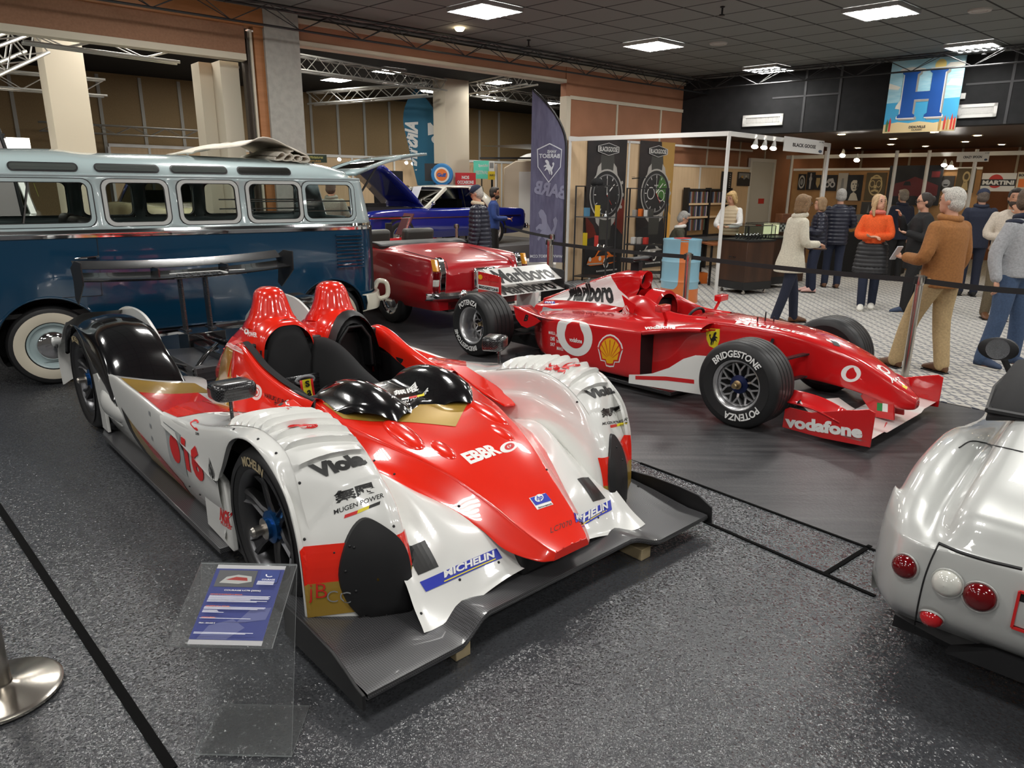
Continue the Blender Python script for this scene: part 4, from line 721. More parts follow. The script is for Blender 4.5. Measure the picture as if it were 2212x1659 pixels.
# --- cockpit surround, headrest, airbox and engine cover
rows = []
for x, zr, yr, yo, zo in ((-.70, .665, .20, .265, .61), (-.86, .66, .225, .285, .60), (-1.0, .665, .235, .31, .60), (-1.15, .70, .235, .30, .60), (-1.30, .755, .215, .28, .60), (-1.42, .77, .19, .27, .60), (-1.55, .74, .16, .26, .58)): rows.append([(x, yr - .035, zr - .16), (x, yr - .02, zr - .02), (x, yr, zr), (x, yr + .025, zr - .02), (x, yo, (zr + zo) / 2 - .02), (x, yo + .03, zo - .03)])
mb = MB().grid(net(rows, 4, 3)); mb.pair = 1; C.part(mb, 'cockpit_side', P_FRED, ang=60)
mb = MB()
rr_ = []
for a in np.linspace(-.15, pi + .15, 19): c, s = cos(a), sin(a); rr_.append([(-1.24, .165 * c, .62 + .165 * s), (-1.25, .20 * c, .62 + .195 * s), (-1.40, .205 * c, .62 + .20 * s), (-1.42, .17 * c, .62 + .17 * s)])
mb.grid(rr_); mb.add([(-1.40, 0, .62)] + [(-1.40, .2 * cos(a), .62 + .195 * sin(a)) for a in np.linspace(-.15, pi + .15, 19)], [(0, i, i + 1) for i in range(1, 19)]); C.part(mb, 'headrest', P_FRED, ang=50)
mb = MB(); mb.box((-1.0, 0, .38), (.9, .44, .3)); mb.box((-1.33, 0, .6), (.04, .34, .24)); mb.tube([(-.93 + .02 * sin(t), .12 * cos(t), .62 + .07 * sin(t)) for t in np.linspace(0, 2 * pi, 21)[:-1]], .014, 8, closed=True); C.part(mb, 'cockpit_interior', BLKPL, body=False, bevel=.02)
rows = []
for x, zt, w, zs, wb, zb in ((-1.50, .965, .082, .895, .10, .80), (-1.58, .972, .094, .885, .095, .76), (-1.68, .965, .092, .86, .085, .70), (-1.80, .938, .078, .82, .12, .64), (-1.95, .895, .06, .76, .16, .60), (-2.15, .825, .045, .70, .18, .57), (-2.4, .73, .034, .64, .18, .55), (-2.65, .63, .026, .58, .16, .52), (-2.84, .56, .018, .53, .12, .50)):
    h = [(x, 0, zt), (x, w * .6, zt - .012 - .01 * (x > -1.7)), (x, w, zt - .055 * min(1, w / .08)), (x, w * .98, zs), (x, (w + wb) / 2, (zs + zb) / 2), (x, wb, zb), (x, wb + .05, zb - .06), (x, wb + .08, zb - .12)]; rows.append([(a, -b, c) for a, b, c in h[:0:-1]] + h)
mb = MB().grid(net(rows, 5, 3)); C.part(mb, 'engine_cover', P_FRED, ang=60)
rg = []
for f, x in ((1.0, -1.52), (1.06, -1.50), (1.0, -1.485), (.86, -1.50), (.74, -1.56)): rg.append([(x + .012 * sin(t), .084 * f * cos(t), .885 + .085 * f * sin(t)) for t in np.linspace(0, 2 * pi, 33)[:-1]])
mb = MB().grid(rg, cv=True); mb.add([(x, y, z) for x, y, z in rg[-1]], [tuple(range(32))], 1); rg = []
for f, x, dz in ((1.0, -1.50, 0), (.92, -1.53, -.06), (.9, -1.56, -.12), (1.1, -1.60, -.2)): rg.append([(x, .098 * f * s, .80 + dz - (.0 if abs(s) < 1 else .02)) for s in np.linspace(-1, 1, 9)])
mb.grid(rg); C.part(mb, 'air_intake', [P_FRED, BLKPL], ang=50)
mb = MB(); mb.box((-1.62, 0, 1.0), (.10, .055, .09)); mb.loft([[(-1.62 + .055 * cos(t), y, 1.075 + .017 * sin(t)) for t in np.linspace(0, 2 * pi, 17)[:-1]] for y in (-.15, .15)]); mb.box((-1.62, -.15, 1.07), (.15, .01, .045)); mb.box((-1.62, .15, 1.07), (.15, .01, .045)); C.part(mb, 'onboard_camera', BLKPL, bevel=.004)
# --- side pods
top = []
for x, yi, zi, ym, zm, yo, zo in ((-.60, .245, .63, .33, .63, .44, .603), (-.70, .255, .625, .37, .63, .50, .600), (-.84, .27, .62, .42, .62, .60, .585), (-1.02, .28, .61, .46, .61, .675, .555), (-1.30, .27, .60, .46, .60, .690, .54), (-1.65, .23, .59, .44, .585, .685, .525), (-2.0, .19, .575, .40, .555, .655, .505), (-2.26, .16, .55, .35, .525, .60, .485), (-2.5, .12, .52, .26, .49, .44, .45), (-2.7, .1, .49, .18, .46, .28, .43)):
    top.append([(x, yi - .03, zi - .02), (x, yi, zi), (x, ym, zm), (x, yo - .03, zo + .008), (x, yo, zo - .008)] + ([(x, yo + .003, zo - .05), (x, yo - .004, zo * .55), (x, yo - .02, .14), (x, yo - .05, .11)] if x <= -1.0 else [(x, yo - .01, zo - .03), (x, yo - .05, zo - .035), (x, yi + .06, zo - .03), (x, yi, zo - .03)]))
t1, t2 = top[:4], top[3:]; t1[3] = top[3][:5] + [(-1.02, .665, .52), (-1.02, .625, .515), (-1.02, .34, .515), (-1.02, .28, .515)]
mb = MB().grid(net(t2, 4, 3)); mb.grid(net(t1, 4, 3)); mb.pair = 1; C.part(mb, 'side_pod', P_FRED, ang=60)
mb = MB(); mb.prism([(.29, .12), (.29, .52), (.66, .53), (.668, .40), (.655, .22), (.64, .12)], .01, (-1.045, 0, 0), (0, 1, 0), (0, 0, 1)); mb.pair = 1; C.part(mb, 'radiator_inlet', BLKPL)
mb = MB(); mb.box((-1.65, 0, .06), (1.9, 1.3, .035)); mb.box((-.4, 0, .07), (1.1, .40, .03)); mb.box((-2.75, 0, .14), (.8, .55, .14)); C.part(mb, 'underfloor', CARBD, bevel=.006)
rows = [[(-2.02, .60, .50), (-2.02, .64, .50)], [(-2.2, .58, .49), (-2.2, .65, .50)], [(-2.4, .5, .50), (-2.4, .66, .52)], [(-2.62, .42, .55), (-2.62, .67, .56)]]
mb = MB().grid(net(rows, 4, 3)); mb.prism([(-2.25, .46), (-2.36, .50), (-2.62, .565), (-2.58, .45), (-2.50, .385), (-2.42, .375), (-2.33, .41)], .014, (0, .66, 0), (1, 0, 0), (0, 0, 1)); mb.pair = 1; C.part(mb, 'flip_up', P_FRED, solid=.01)
mb = MB(); bp_ = [(-1.07, .10), (-1.07, .175), (-.98, .19), (-.85, .225), (-.70, .30), (-.58, .395), (-.48, .44), (-.36, .45), (-.36, .13)]; mb.prism([(x, z) for x, z in bp_], .012, (0, .62, 0), (1, -.12, 0), (0, 0, 1)); mb.pair = 1; C.part(mb, 'barge_board', P_WHITE)
mb = MB().grid(net([[(-1.05, .475, .11), (-1.05, .48, .52)], [(-.85, .40, .12), (-.85, .41, .57)], [(-.70, .31, .13), (-.70, .32, .58)], [(-.55, .225, .14), (-.55, .235, .58)]], 3, 2)); mb.pair = 1; C.part(mb, 'inlet_wall', P_FRED)
# --- mirrors, aerials
for sg in (-1, 1):
    mb = MB(); mb.bar((-.98, .37 * sg, .60), (-.97, .45 * sg, .71), .028, .008); st = C.part(mb, 'mirror', P_FRED, body=False); mb = MB(); mb.box((-.965, .465 * sg, .735), (.07, .15, .062)); mb.build('mirror_shell', P_FRED, st, bevel=.014, bseg=3); C.all.add(mb.v, mb.f)
mb = MB()
for x, y, h in ((-.30, -.07, .035), (-.27, 0, .075), (-.22, .05, .035)): mb.lathe([(.006, .66), (.006, .67 + h * .9), (.001, .672 + h)], (x, y, 0), seg=8)
C.part(mb, 'aerial', BLKPL, body=False)
mb = MB(); mb.prism([(-1.36, .70), (-1.52, .77), (-1.46, .64), (-1.38, .62)], .008, (0, .33, 0), (1, 0, 0), (0, 0, 1)); mb.pair = 1; C.part(mb, 'cockpit_fin', P_FRED)
# --- front wing
mb = MB(); sc_ = []
for y in np.linspace(-.69, .69, 25): dz = -.02 * (1 if abs(y) < .35 else 0); sc_.append([V((.90, y, .095 + dz)) + (Mx.Rotation(.10, 3, 'Y') @ V((px, 0, pz))) for px, pz in foil(-.34, .022)])
mb.loft(sc_); C.part(mb, 'front_wing', P_WHITE, ang=50)
for sg in (-1, 1):
    mb = MB(); sc_ = []
    for y in np.linspace(.17, .685, 10): k = (y - .17) / .515; sc_.append([V((.60, y * sg, .145)) + (Mx.Rotation(.42 + .1 * k, 3, 'Y') @ V((px, 0, pz))) for px, pz in foil(-.14 - .10 * k, .014)])
    mb.loft(sc_); C.part(mb, 'wing_flap', P_WHITE, ang=50)
    mb = MB(); P = [(.92, .055), (.92, .30), (.88, .315), (.72, .27), (.50, .20), (.34, .20), (.305, .18), (.30, .04), (.6, .035)]; mb.prism(P, .012 * sg, (0, .69 * sg, 0), (1, 0, 0), (0, 0, 1)); C.part(mb, 'wing_end_plate', P_FRED, bevel=.003)
    rows = [[(x, y * sg, z) for y, z in ((.695, zi), (.66, zi + .012), (.62, zi + .05), (.60, zi + .075))] for x, zi in ((.32, .235), (.42, .235), (.55, .22), (.70, .175))]; mb = MB().grid(net(rows, 3, 3)); C.part(mb, 'upper_flap', P_FRED, solid=.01)
    mb = MB(); mb.prism([(.72, .095), (.86, .10), (.84, .24), (.62, .27), (.60, .23)], .02 * sg, (0, .105 * sg, 0), (1, 0, 0), (0, 0, 1)); C.part(mb, 'wing_pylon', P_FRED, bevel=.006)
# --- rear wing
mb = MB()
for x0, z0, c, a, t in ((-2.995, .60, -.30, .32, .02), (-3.03, .715, -.30, .50, .022)):
    mb.loft([[V((x0, y, z0)) + (Mx.Rotation(a, 3, 'Y') @ V((px, 0, pz))) for px, pz in foil(c, t)] for y in np.linspace(-.49, .49, 5)])
mb.box((-3.1, 0, .48), (.30, .05, .25)); rw = C.part(mb, 'rear_wing', P_WHITE, ang=50)
for sg in (-1, 1): mb = MB(); mb.prism([(-3.37, .40), (-3.37, .835), (-3.05, .815), (-3.005, .80), (-3.0, .60), (-2.98, .45)], .012 * sg, (0, .495 * sg, 0), (1, 0, 0), (0, 0, 1)); C.all.add(mb.v, mb.f); C.bv = None; mb.build('wing_end_plate', P_FRED if sg < 0 else BLKPL, rw, bevel=.003)
mb = MB()
for z0, dz in ((.40, .02), (.22, -.02)):
    for x0, x1 in ((-2.7, -2.98), (-3.2, -3.06)): mb.bar((x0, .12, z0), (x1, .60, z0 + dz), .05, .014)
mb.bar((-2.6, .1, .48), (-3.0, .55, .26), .02); mb.lathe([(.04, -.6), (.04, .6)], (-3.05, 0, .33), 'y', 12); mb.box((-3.1, .2, .34), (.3, .3, .2)); mb.pair = 1; C.part(mb, 'rear_suspension', CARBD, body=False)
mb = MB()
for z0, z1 in ((.32, .26), (.50, .44)):
    for x0, x1 in ((.20, .02), (-.28, -.04)): mb.bar((x0, .18, z0), (x1, .62, z1), .045, .012)
mb.bar((-.08, .2, .58), (.0, .60, .24), .022); mb.box((0, .60, .33), (.2, .06, .24)); mb.pair = 1; C.part(mb, 'front_suspension', CARBD, body=False)
# --- wheels
SILVER = mat('silver_rim', (.62, .62, .63), .28, .85)
def mesh_spokes(deep):
    def f(mb, r, h):
        y0 = h * .3 - deep; mb.lathe([(.001, y0 + .012), (.055, y0 + .012), (.06, y0 - .03)], ax='y', seg=24)
        for k in range(10):
            a = 2 * pi * k / 10; P = lambda q, b, y: V((sin(a + b) * q, y, cos(a + b) * q)); m_ = P(r * .55, 0, y0 + .012); mb.bar(P(.045, 0, y0), m_, .017, .014)
            for b in (-.24, .24): mb.bar(m_, P(r * .9, b, y0 + .015), .013, .013)
        mb.lathe([(r * .9, y0 + .03), (r * .84, y0 + .01), (r * .9, y0 - .02)], ax='y', seg=48); mb.lathe([(.001, -h * .5), (r * .9, -h * .5)], ax='y', seg=24, m=1)
    return f
DKBLUE = mat('dark_blue_nut', (.02, .03, .10), .3, .6); BRASS = mat('brass_nut', (.45, .33, .18), .3, .9)
for x, yc, R_, w_, rr, dp_, fl in ((0, .735, .328, .30, .182, -.03, 1), (-3.05, .70, .33, .36, .185, .09, -1)):
    for sg in (-1, 1):
        L_ = [('BRIDGESTONE', -.05, 1.75, .052, False), ('POTENZA', pi - .35, 1.25, .055, False)] if x == 0 else [('POTENZA', -.15, 1.25, .055, False), ('BRIDGESTONE', pi - .15 + .55, 1.75, .052, False)]
        wl = wheel(fr_, (x, yc * sg, R_), sg, R_, w_, rr, mesh_spokes(dp_), (SILVER, BLKPL), letters=L_, groove=4, shoulder=.06, lm=D_WHITE)
        hubnut(wl, (x, yc * sg, R_), sg, w_ * .15 - dp_ + .012, [DKBLUE, BRASS], .034)
# --- markings
lt = MB(); T5 = lambda x, y: (940 + x * 600 / 2212, 540 + y * 450 / 1659); T6 = lambda x, y: (1360 + x * 700 / 2212, 560 + y * 450 / 1422)
tx = lambda s, a, b, c, m='k', f=T5, **k: C.text(lt, s, f(*a), f(*b), f(*c), m, **k)
dp = lambda s, a, b, c, m='k', f=T5, **k: C.dec(lt, s, f(*a), f(*b), f(*c), m, **k)
po = lambda pts, m, f=T5, **k: C.poly(lt, [f(*p) for p in pts], m, **k)
po([(880, 398), (1120, 295), (1400, 205), (1460, 310), (1540, 428), (1380, 438), (1150, 412)], 'w')
tx('Marlboro', (1050, 405), (1430, 432), (1068, 334), 'k', bold=.05, lift=.004, reach=.15, ys=2.0)
po([(870, 425), (955, 430), (952, 410), (874, 408)], 'b'); tx('FIAT', (878, 425), (948, 430), (880, 410), 'w', bold=.03, lift=.004)
po([(762, 455), (860, 452), (1020, 470), (1010, 484), (860, 488), (800, 478)], 'g')
swirl_mark(C, lt, T5(1015, 895), T5(1250, 893), T5(1010, 545)); tx('vodafone', (1072, 728), (1172, 745), (1072, 692), 'w', bold=.03, lift=.005)
shell_mark(C, lt, T5(1300, 905), T5(1490, 925), T5(1302, 682))
for s_, a, b, c in (('AGUSTA', (960, 690), (1015, 700), (960, 665)), ('OMR', (918, 722), (955, 725), (918, 690)), ('brembo', (968, 738), (1022, 748), (968, 708)), ('SKF', (918, 762), (955, 768), (918, 735)), ('MAHLE', (970, 795), (1022, 803), (970, 768)), ('MARELLI', (905, 668), (955, 676), (905, 645))): tx(s_, a, b, c, 'w', bold=.02, reach=.12)
po([(712, 505), (748, 508), (738, 575), (695, 562)], 'w'); tx('B', (705, 565), (738, 570), (714, 512), 'k', bold=.05, lift=.004, shear=.2)
tx('Marlboro', (1472, 505), (1575, 512), (1478, 470), 'w', bold=.01, reach=.12)
tx('vodafone', (100, 482), (312, 480), (104, 455), 'w', T6, bold=.04, reach=.15)
dp(poly2d([(.5, 0), (.2, .12), (.04, .45), (0, 1), (1, 1), (.96, .45), (.8, .12)]), (525, 608), (620, 608), (520, 478), 'y', T6); dp(poly2d(HORSE), (530, 592), (612, 592), (526, 485), 'k', T6, lift=.003)
tx('Marlboro', (720, 440), (1230, 528), (735, 420), 'w', T6, bold=.02, reach=.15); shell_mark(C, lt, T6(1510, 650), T6(1660, 712), T6(1545, 585))
po([(1340, 545), (1440, 580), (1425, 592), (1345, 556)], 'w', T6); tx('1', (1395, 590), (1440, 600), (1370, 555), 'k', T6, lift=.004)
swirl_mark(C, lt, T6(1440, 835), T6(1575, 840), T6(1448, 722)); swirl_mark(C, lt, T6(1710, 770), T6(1795, 795), T6(1672, 712))
po([(1785, 855), (1858, 832), (1842, 798), (1772, 820)], 'b', T6); tx('FIAT', (1790, 848), (1852, 828), (1780, 818), 'w', T6, bold=.04, lift=.004); po([(1862, 872), (1890, 890), (1896, 872), (1858, 852)], 'y', T6)
po([(40, 795), (250, 800), (441, 822), (441, 850), (250, 828), (40, 820)], 'red2', T6, reach=.2)
tx('vodafone', (1062, 1145), (1590, 1225), (1062, 1062), 'w', T6, bold=.05, reach=.1, lift=.003)
po([(1115, 965), (1145, 958), (1165, 1000), (1128, 1005)], 'w', T6, reach=.1); tx('B', (1130, 998), (1158, 995), (1118, 968), 'k', T6, lift=.004, bold=.05)
po([(1305, 975), (1390, 965), (1448, 1020), (1368, 1030)], 'r', T6, reach=.1); dp(ring2d(.5, 24), (1340, 1008), (1400, 1008), (1330, 972), 'w', T6, lift=.004, reach=.1); tx('vodafone', (1370, 1028), (1440, 1020), (1366, 1016), 'w', T6, lift=.004, reach=.1)
tx('Shell', (1655, 1142), (1745, 1118), (1660, 1120), 'r', T6, reach=.12, bold=.03); tx('Shell', (1962, 1000), (2040, 955), (1965, 970), 'r', T6, reach=.12, bold=.03)
for k, m in enumerate(('gr', 'w', 'r')): dp(quad2d(), (1688 + 37 * k, 1032 + 6 * k), (1725 + 37 * k, 1038 + 6 * k), (1690 + 37 * k, 978 + 4 * k), m, T6)
po([(340, 172), (517, 212), (517, 262), (340, 240)], 'w'); tx('Shell', (385, 245), (500, 258), (387, 203), 'r', bold=.05, lift=.004); dp(dot2d(), (345, 232), (378, 238), (346, 192), 'y2', lift=.004)
po([(343, 310), (507, 338), (507, 298), (343, 272)], 'w'); tx('BRIDGESTONE', (350, 302), (503, 332), (350, 280), 'k', bold=.04, lift=.004)
wb_ = C.all.bvh()
for o_, y_ in (((-3.05, -.42, .73), (-.215, 0, .125)), ((-3.015, -.42, .605), (-.23, 0, .075))): lay(lt, text2d('Marlboro', .03), o_, (0, .84, 0), y_, 0, wb_, None, .003, .03, .06)
lt.build('livery_marks', D_ALL, fr_, ang=0)
# ================================================================ the two-tone camper bus
TEAL = paint('teal_blue_paint', (.004, .042, .092), .16); PALE = paint('pale_blue_paint', (.42, .52, .53), .25); GLASS = glassy('window_glass', (.78, .82, .80), .10); GLASSD = glassy('tinted_glass', (.30, .33, .31), .14); RUBB = mat('window_rubber', (.012, .012, .013), .5); LINING = mat('cream_lining', (.42, .38, .30), .7); SEATG = mat('grey_leather', (.05, .047, .042), .45); IVORY = paint('ivory_paint', (.72, .69, .57), .3)
bus = thing('camper_bus', 'vintage two-tone blue camper bus with skylight windows and whitewall tyres', 'bus')
C = Car(bus); C.place(-4.551, 6.662, 3.790)
def hw(z): return lerp_tab([(.30, .78), (.39, .83), (.6, .858), (.9, .866), (1.27, .856), (1.34, .846), (1.6, .822), (1.78, .80)], z)
def outline(nc=8, rr=.34, rf=.55, y0=.866, xr=-3.24, xf=.95):
    P = []
    for k in range(nc + 1): a = pi + (pi / 2) * (-k / nc); P.append((xr + rr + rr * cos(a), y0 - rr + rr * sin(a), cos(a), sin(a)))
    for k in range(nc + 1): a = pi / 2 - (pi / 2) * k / nc; P.append((xf - rf + rf * cos(a), y0 - rf + rf * sin(a), cos(a), sin(a)))
    return P
XS = [-2.935, -2.395, -2.36, -1.83, -1.735, -1.21, -1.11, -.60, -.50, .30]; WIN = [(-2.935, -2.395), (-2.36, -1.83), (-1.735, -1.21), (-1.11, -.60), (-.50, .30)]
def pt(x, z, d=0.0, off=0.0):                  # a point on the straight left side
    return V((x, hw(z) + off, z))
# lower body, half outline from the middle of the tail to the middle of the nose
half_ = [(-3.24, 0, -1, 0), (-3.24, .3, -1, 0)] + outline()[:9] + [(x, .866, 0, 1) for x in list(np.linspace(-2.88, .35, 70))] + outline()[10:] + [(.95, .15, 1, 0), (.95, 0, 1, 0)]
ARCH = [(-.05, .36, .415), (-2.62, .36, .40)]
def zlow(x):
    z = .39
    for cx, cz, r in ARCH:
        if abs(x - cx) < r: z = max(z, cz + math.sqrt(r * r - (x - cx) ** 2))
    return z
def bodyrow(p, zs):
    x, y, nx, ny = p; out = []
    for z in zs: d = .866 - hw(z); out.append((x - nx * d + (.12 * (z - 1.3) if nx < 0 and z > 1.3 else 0) * abs(nx) - (.16 * (z - 1.3) if nx > 0 and z > 1.3 else 0) * abs(nx), y - ny * d, z))
    return out
rows = []
for p in half_: zl = zlow(p[0]) if p[3] > .5 else .39; rows.append(bodyrow(p, [zl + (1.30 - zl) * k / 10 for k in range(11)]))
mb = MB().grid(rows); mb.pair = 1; C.part(mb, 'lower_body', TEAL, ang=50)
# upper band with real window openings
ups = sorted(set([round(float(x), 3) for x in np.linspace(-2.88, .35, 12)] + [x for x in XS if x < .4])); half_u = [(-3.24, 0, -1, 0), (-3.24, .58, -1, 0)] + outline()[1:9] + [(x, .866, 0, 1) for x in ups if -2.9 < x < .40] + outline()[10:] + [(.95, .10, 1, 0), (.95, 0, 1, 0)]
zs = [1.29, 1.37, 1.745, 1.79]; rows = [bodyrow(p, zs) for p in half_u]; mb = MB(); k0 = 0; fl = []
for i in range(len(rows) - 1):
    for j in range(3):
        xm = (half_u[i][0] + half_u[i + 1][0]) / 2; side_ = half_u[i][3] > .99 and half_u[i + 1][3] > .99
        if j == 1 and side_ and any(a < xm < b for a, b in WIN): continue
        if j >= 1 and half_u[i][0] < -3.2 and half_u[i][1] < .57: continue
        if j == 1 and half_u[i][2] > .80: continue
        fl.append((i * 4 + j, (i + 1) * 4 + j, (i + 1) * 4 + j + 1, i * 4 + j + 1))
mb.add([p for r in rows for p in r], fl); mb.pair = 1; C.part(mb, 'upper_body', PALE, ang=50, solid=.02, off=0)
def rrect(x0, x1, z0, z1, r, n=5):
    P = []
    for cx, cz, a0 in ((x1 - r, z1 - r, 0), (x0 + r, z1 - r, pi / 2), (x0 + r, z0 + r, pi), (x1 - r, z0 + r, 1.5 * pi)):
        for k in range(n + 1): a = a0 + pi / 2 * k / n; P.append((cx + r * cos(a), cz + r * sin(a)))
    return P
for sd in (1, -1):
    for i, (a, b) in enumerate(WIN):
        f = MB(); A = rrect(a - .012, b + .012, 1.358, 1.757, .075); B_ = rrect(a + .018, b - .018, 1.388, 1.729, .058); m = 0 if i in (1, 2, 3) else 1; g = lambda P, o: [(x, (hw(z) + o) * sd, z) for x, z in P]
        f.grid([g(A, -.004), g(A, .018), g(B_, .018), g(B_, -.03)], cv=True, m=0); wf = f.build('window_frame', [mat('grey_frame', (.52, .54, .52), .4) if m == 0 else PALE], bus, ang=30)
        f = MB(); A2 = rrect(a - .022, b + .022, 1.348, 1.767, .085); f.grid([g(A2, -.002), g(A2, .010), g(A, .012)], cv=True); B2 = rrect(a + .024, b - .024, 1.394, 1.723, .052); f.grid([g(B_, .012), g(B2, .012), g(B2, -.01)], cv=True); f.build('window_rubber', RUBB, wf, ang=30)
        f = MB(); f.add(g(B_, .0), [tuple(range(len(B_)))]); f.build('pane', GLASS, wf, ang=0)
    f = MB(); f.bar((.02, hw(1.4) * sd, 1.395), (-.06, hw(1.72) * sd, 1.72), .014); f.build('quarter_light_post', CHROME, bus) if sd > 0 else 0
# roof
rows = []
for x, w, zt in ((-3.10, .30, 1.80), (-3.06, .52, 1.84), (-2.95, .68, 1.905), (-2.7, .77, 1.96), (-2.4, .80, 1.985), (-1.7, .80, 2.0), (-1.0, .80, 2.0), (-.55, .80, 2.0), (-.3, .80, 2.02), (.2, .795, 2.0), (.6, .72, 1.93), (.78, .55, 1.84), (.84, .3, 1.79)):
    h = [(x, 0, zt), (x, w * .45, zt - .012), (x, w * .72, 1.78 + (zt - 1.78) * .80), (x, w * .88, 1.78 + (zt - 1.78) * .58), (x, w * .965, 1.78 + (zt - 1.78) * .28), (x, w, 1.785)]; rows.append([(a, -b, c) for a, b, c in h[:0:-1]] + h)
rf = MB().grid(net(rows, 4, 3)); rb = rf.bvh(); C.part(rf, 'roof', PALE, ang=60)
mb = MB(); gt = [bodyrow(p, (1.782,))[0] for p in half_]; mb.tube(gt, .016, 6); mb.pair = 1; C.part(mb, 'roof_gutter', mat('gutter_grey', (.30, .36, .37), .4), ang=60)
mb = MB(); bt = [bodyrow(p, (1.30,))[0] for p in half_]; bt = [V(p) + V((half_[i][2], half_[i][3], 0)) * .004 for i, p in enumerate(bt)]; rg = []
for i, p in enumerate(bt): n_ = V((half_[i][2], half_[i][3], 0)); rg.append([p + n_ * a + Z1 * b for a, b in ((-.005, -.036), (.010, -.034), (.013, -.008), (.004, 0), (.013, .008), (.010, .032), (-.005, .034))])
mb.grid(rg); mb.pair = 1; C.part(mb, 'belt_trim', CHROME, ang=30)
for sd in (1,):
    for x0, x1 in ((-2.30, -1.77), (-1.68, -1.17), (-1.08, -.56), (-.44, .06)):
        for nm, a, m, lf in (('skylight_seal', .0, RUBB, .006), ('skylight', .012, mat('skylight_glass', (.07, .08, .075), .06, 0, 1) if x0 > -2 else mat('dark_canvas', (.012, .012, .01), .3), .009)):
            ring = []
            for inset in (a, a + .012):
                q = []
                for x, z in rrect(x0 + inset, x1 - inset, 1.812 + inset, 1.885 - inset, .034 - inset * .6):
                    h = rb.ray_cast(V((x, 2 * sd, z)), V((0, -sd, 0))); q.append(h[0] + h[1] * (lf if h[1].y * sd > 0 else -lf) if h[0] is not None else V((x, .78 * sd, z)))
                ring.append(q)
            C.part(MB().grid(ring, cv=True) if nm == 'skylight_seal' else MB().add(ring[0], [tuple(range(len(ring[0])))]), nm, m, body=False, ang=0)
# folded fabric sunroof
mb = MB(); prof = [(-1.45, 2.0), (-1.58, 2.03), (-1.75, 2.055), (-1.92, 2.06), (-2.1, 2.085), (-2.3, 2.075), (-2.48, 2.04), (-2.56, 2.01), (-2.52, 1.985), (-2.42, 1.995), (-2.36, 2.035), (-2.40, 2.05)]; pr = cr1(prof, 4); mb.grid([[(x, y, 2.0 + (z - 1.99) * 1.75 - .02 * (y / .62) ** 2 + (.03 * cos(x * 9) if abs(y) > .5 else 0)) for y in np.linspace(-.62, .62, 9)] for x, z in pr])
for k in range(4):
    x = -2.22 - .085 * k; lo = [(x, 2.03), (x - .055, 2.07 - .012 * k), (x - .09, 2.04 - .012 * k), (x - .05, 2.0 - .006 * k), (x + .02, 1.995)]
    mb.grid([[(a, y, b - .03 * (y / .62) ** 2) for y in (-.63, 0, .63)] for a, b in cr1(lo, 4, True)])
C.part(mb, 'fabric_sunroof', noise_mat('canvas', (.60, .55, .46), (.68, .63, .54), 30, .85), solid=.012, ang=50)
# seams, handle, louvres, sill, bumpers
for z0, z1, x0, x1 in ((.76, 1.26, -.47, -.495), (1.34, 1.77, -.498, -.51), (.76, .765, -.47, -.10), (.65, 1.25, .40, .42)): C.part(MB().bar(pt(x0, z0, 0, .001), pt(x1, z1, 0, .001), .008, .004), 'door_seam', RUBB, body=False)
mb = MB(); mb.tube([pt(-.48, 1.10, 0, .012), pt(-.46, 1.10, 0, .035), pt(-.36, 1.098, 0, .04), pt(-.30, 1.095, 0, .03)], [.016, .015, .012, .007], 8); C.part(mb, 'door_handle', CHROME, body=False)
mb = MB()
for k in range(10): z = 1.225 - k * .037; mb.loft([[pt(x, z, 0, o) + Z1 * dz for o, dz in ((-.004, 0), (.026, -.014), (.026, -.019), (-.004, -.024))] for x in (-3.0 + .01 * 0, -2.70)])
C.part(mb, 'engine_louvre', TEAL, ang=30)
mb = MB(); mb.bar(pt(-.5, .40, 0, .01), pt(-2.2, .40, 0, .01), .02, .022); C.part(mb, 'sill_trim', CHROME)
for cx, cz, r in ARCH:
    mb = MB(); mb.lathe([(r, .30), (r, .80), (r - .02, .80)], (cx, 0, cz), 'y', 40); mb.v = [(x, y, max(z, .2)) for x, y, z in mb.v]; mb.box((cx, .3, .55), (r * 2, .02, .7)); mb.pair = 1; C.part(mb, 'wheel_housing', BLKPL, body=False)
    mb = MB(); mb.tube([pt(cx + r * cos(a), cz + r * sin(a), 0, -.004) for a in np.linspace(.08, pi - .08, 24)], .012, 6); mb.pair = 1; C.part(mb, 'arch_lip', TEAL)
for x_, s in ((-3.30, -1), (1.02, 1)):
    pts = [(x_ - s * (.34 if abs(y) > .9 else .16 if abs(y) > .8 else 0), y, .48) for y in (-.93, -.82, -.5, 0, .5, .82, .93)]; sec_ = []
    for p in cr1(pts, 5): p = V(p); sec_.append([p + V((s * a, 0, b)) for a, b in ((-.02, -.09), (.03, -.08), (.045, 0), (.03, .08), (-.02, .09))])
    mb = MB().grid(sec_); C.part(mb, 'bumper', IVORY, solid=.012)
    for y in (-.66, .66): mb = MB(); mb.tube(cr1([(x_ - s * .05, y, .46), (x_ + s * .07, y * 1.03, .50), (x_ + s * .07, y * 1.02, .64), (x_ - s * .02, y * .98, .67), (x_ - s * .06, y * .96, .60)], 4), .028, 8); C.part(mb, 'bumper_overrider', IVORY)
mb = MB(); mb.bar((-3.33, .74, .46), (-3.33, .9, .47), .03, .02); C.part(mb, 'bumper_trim', CHROME)
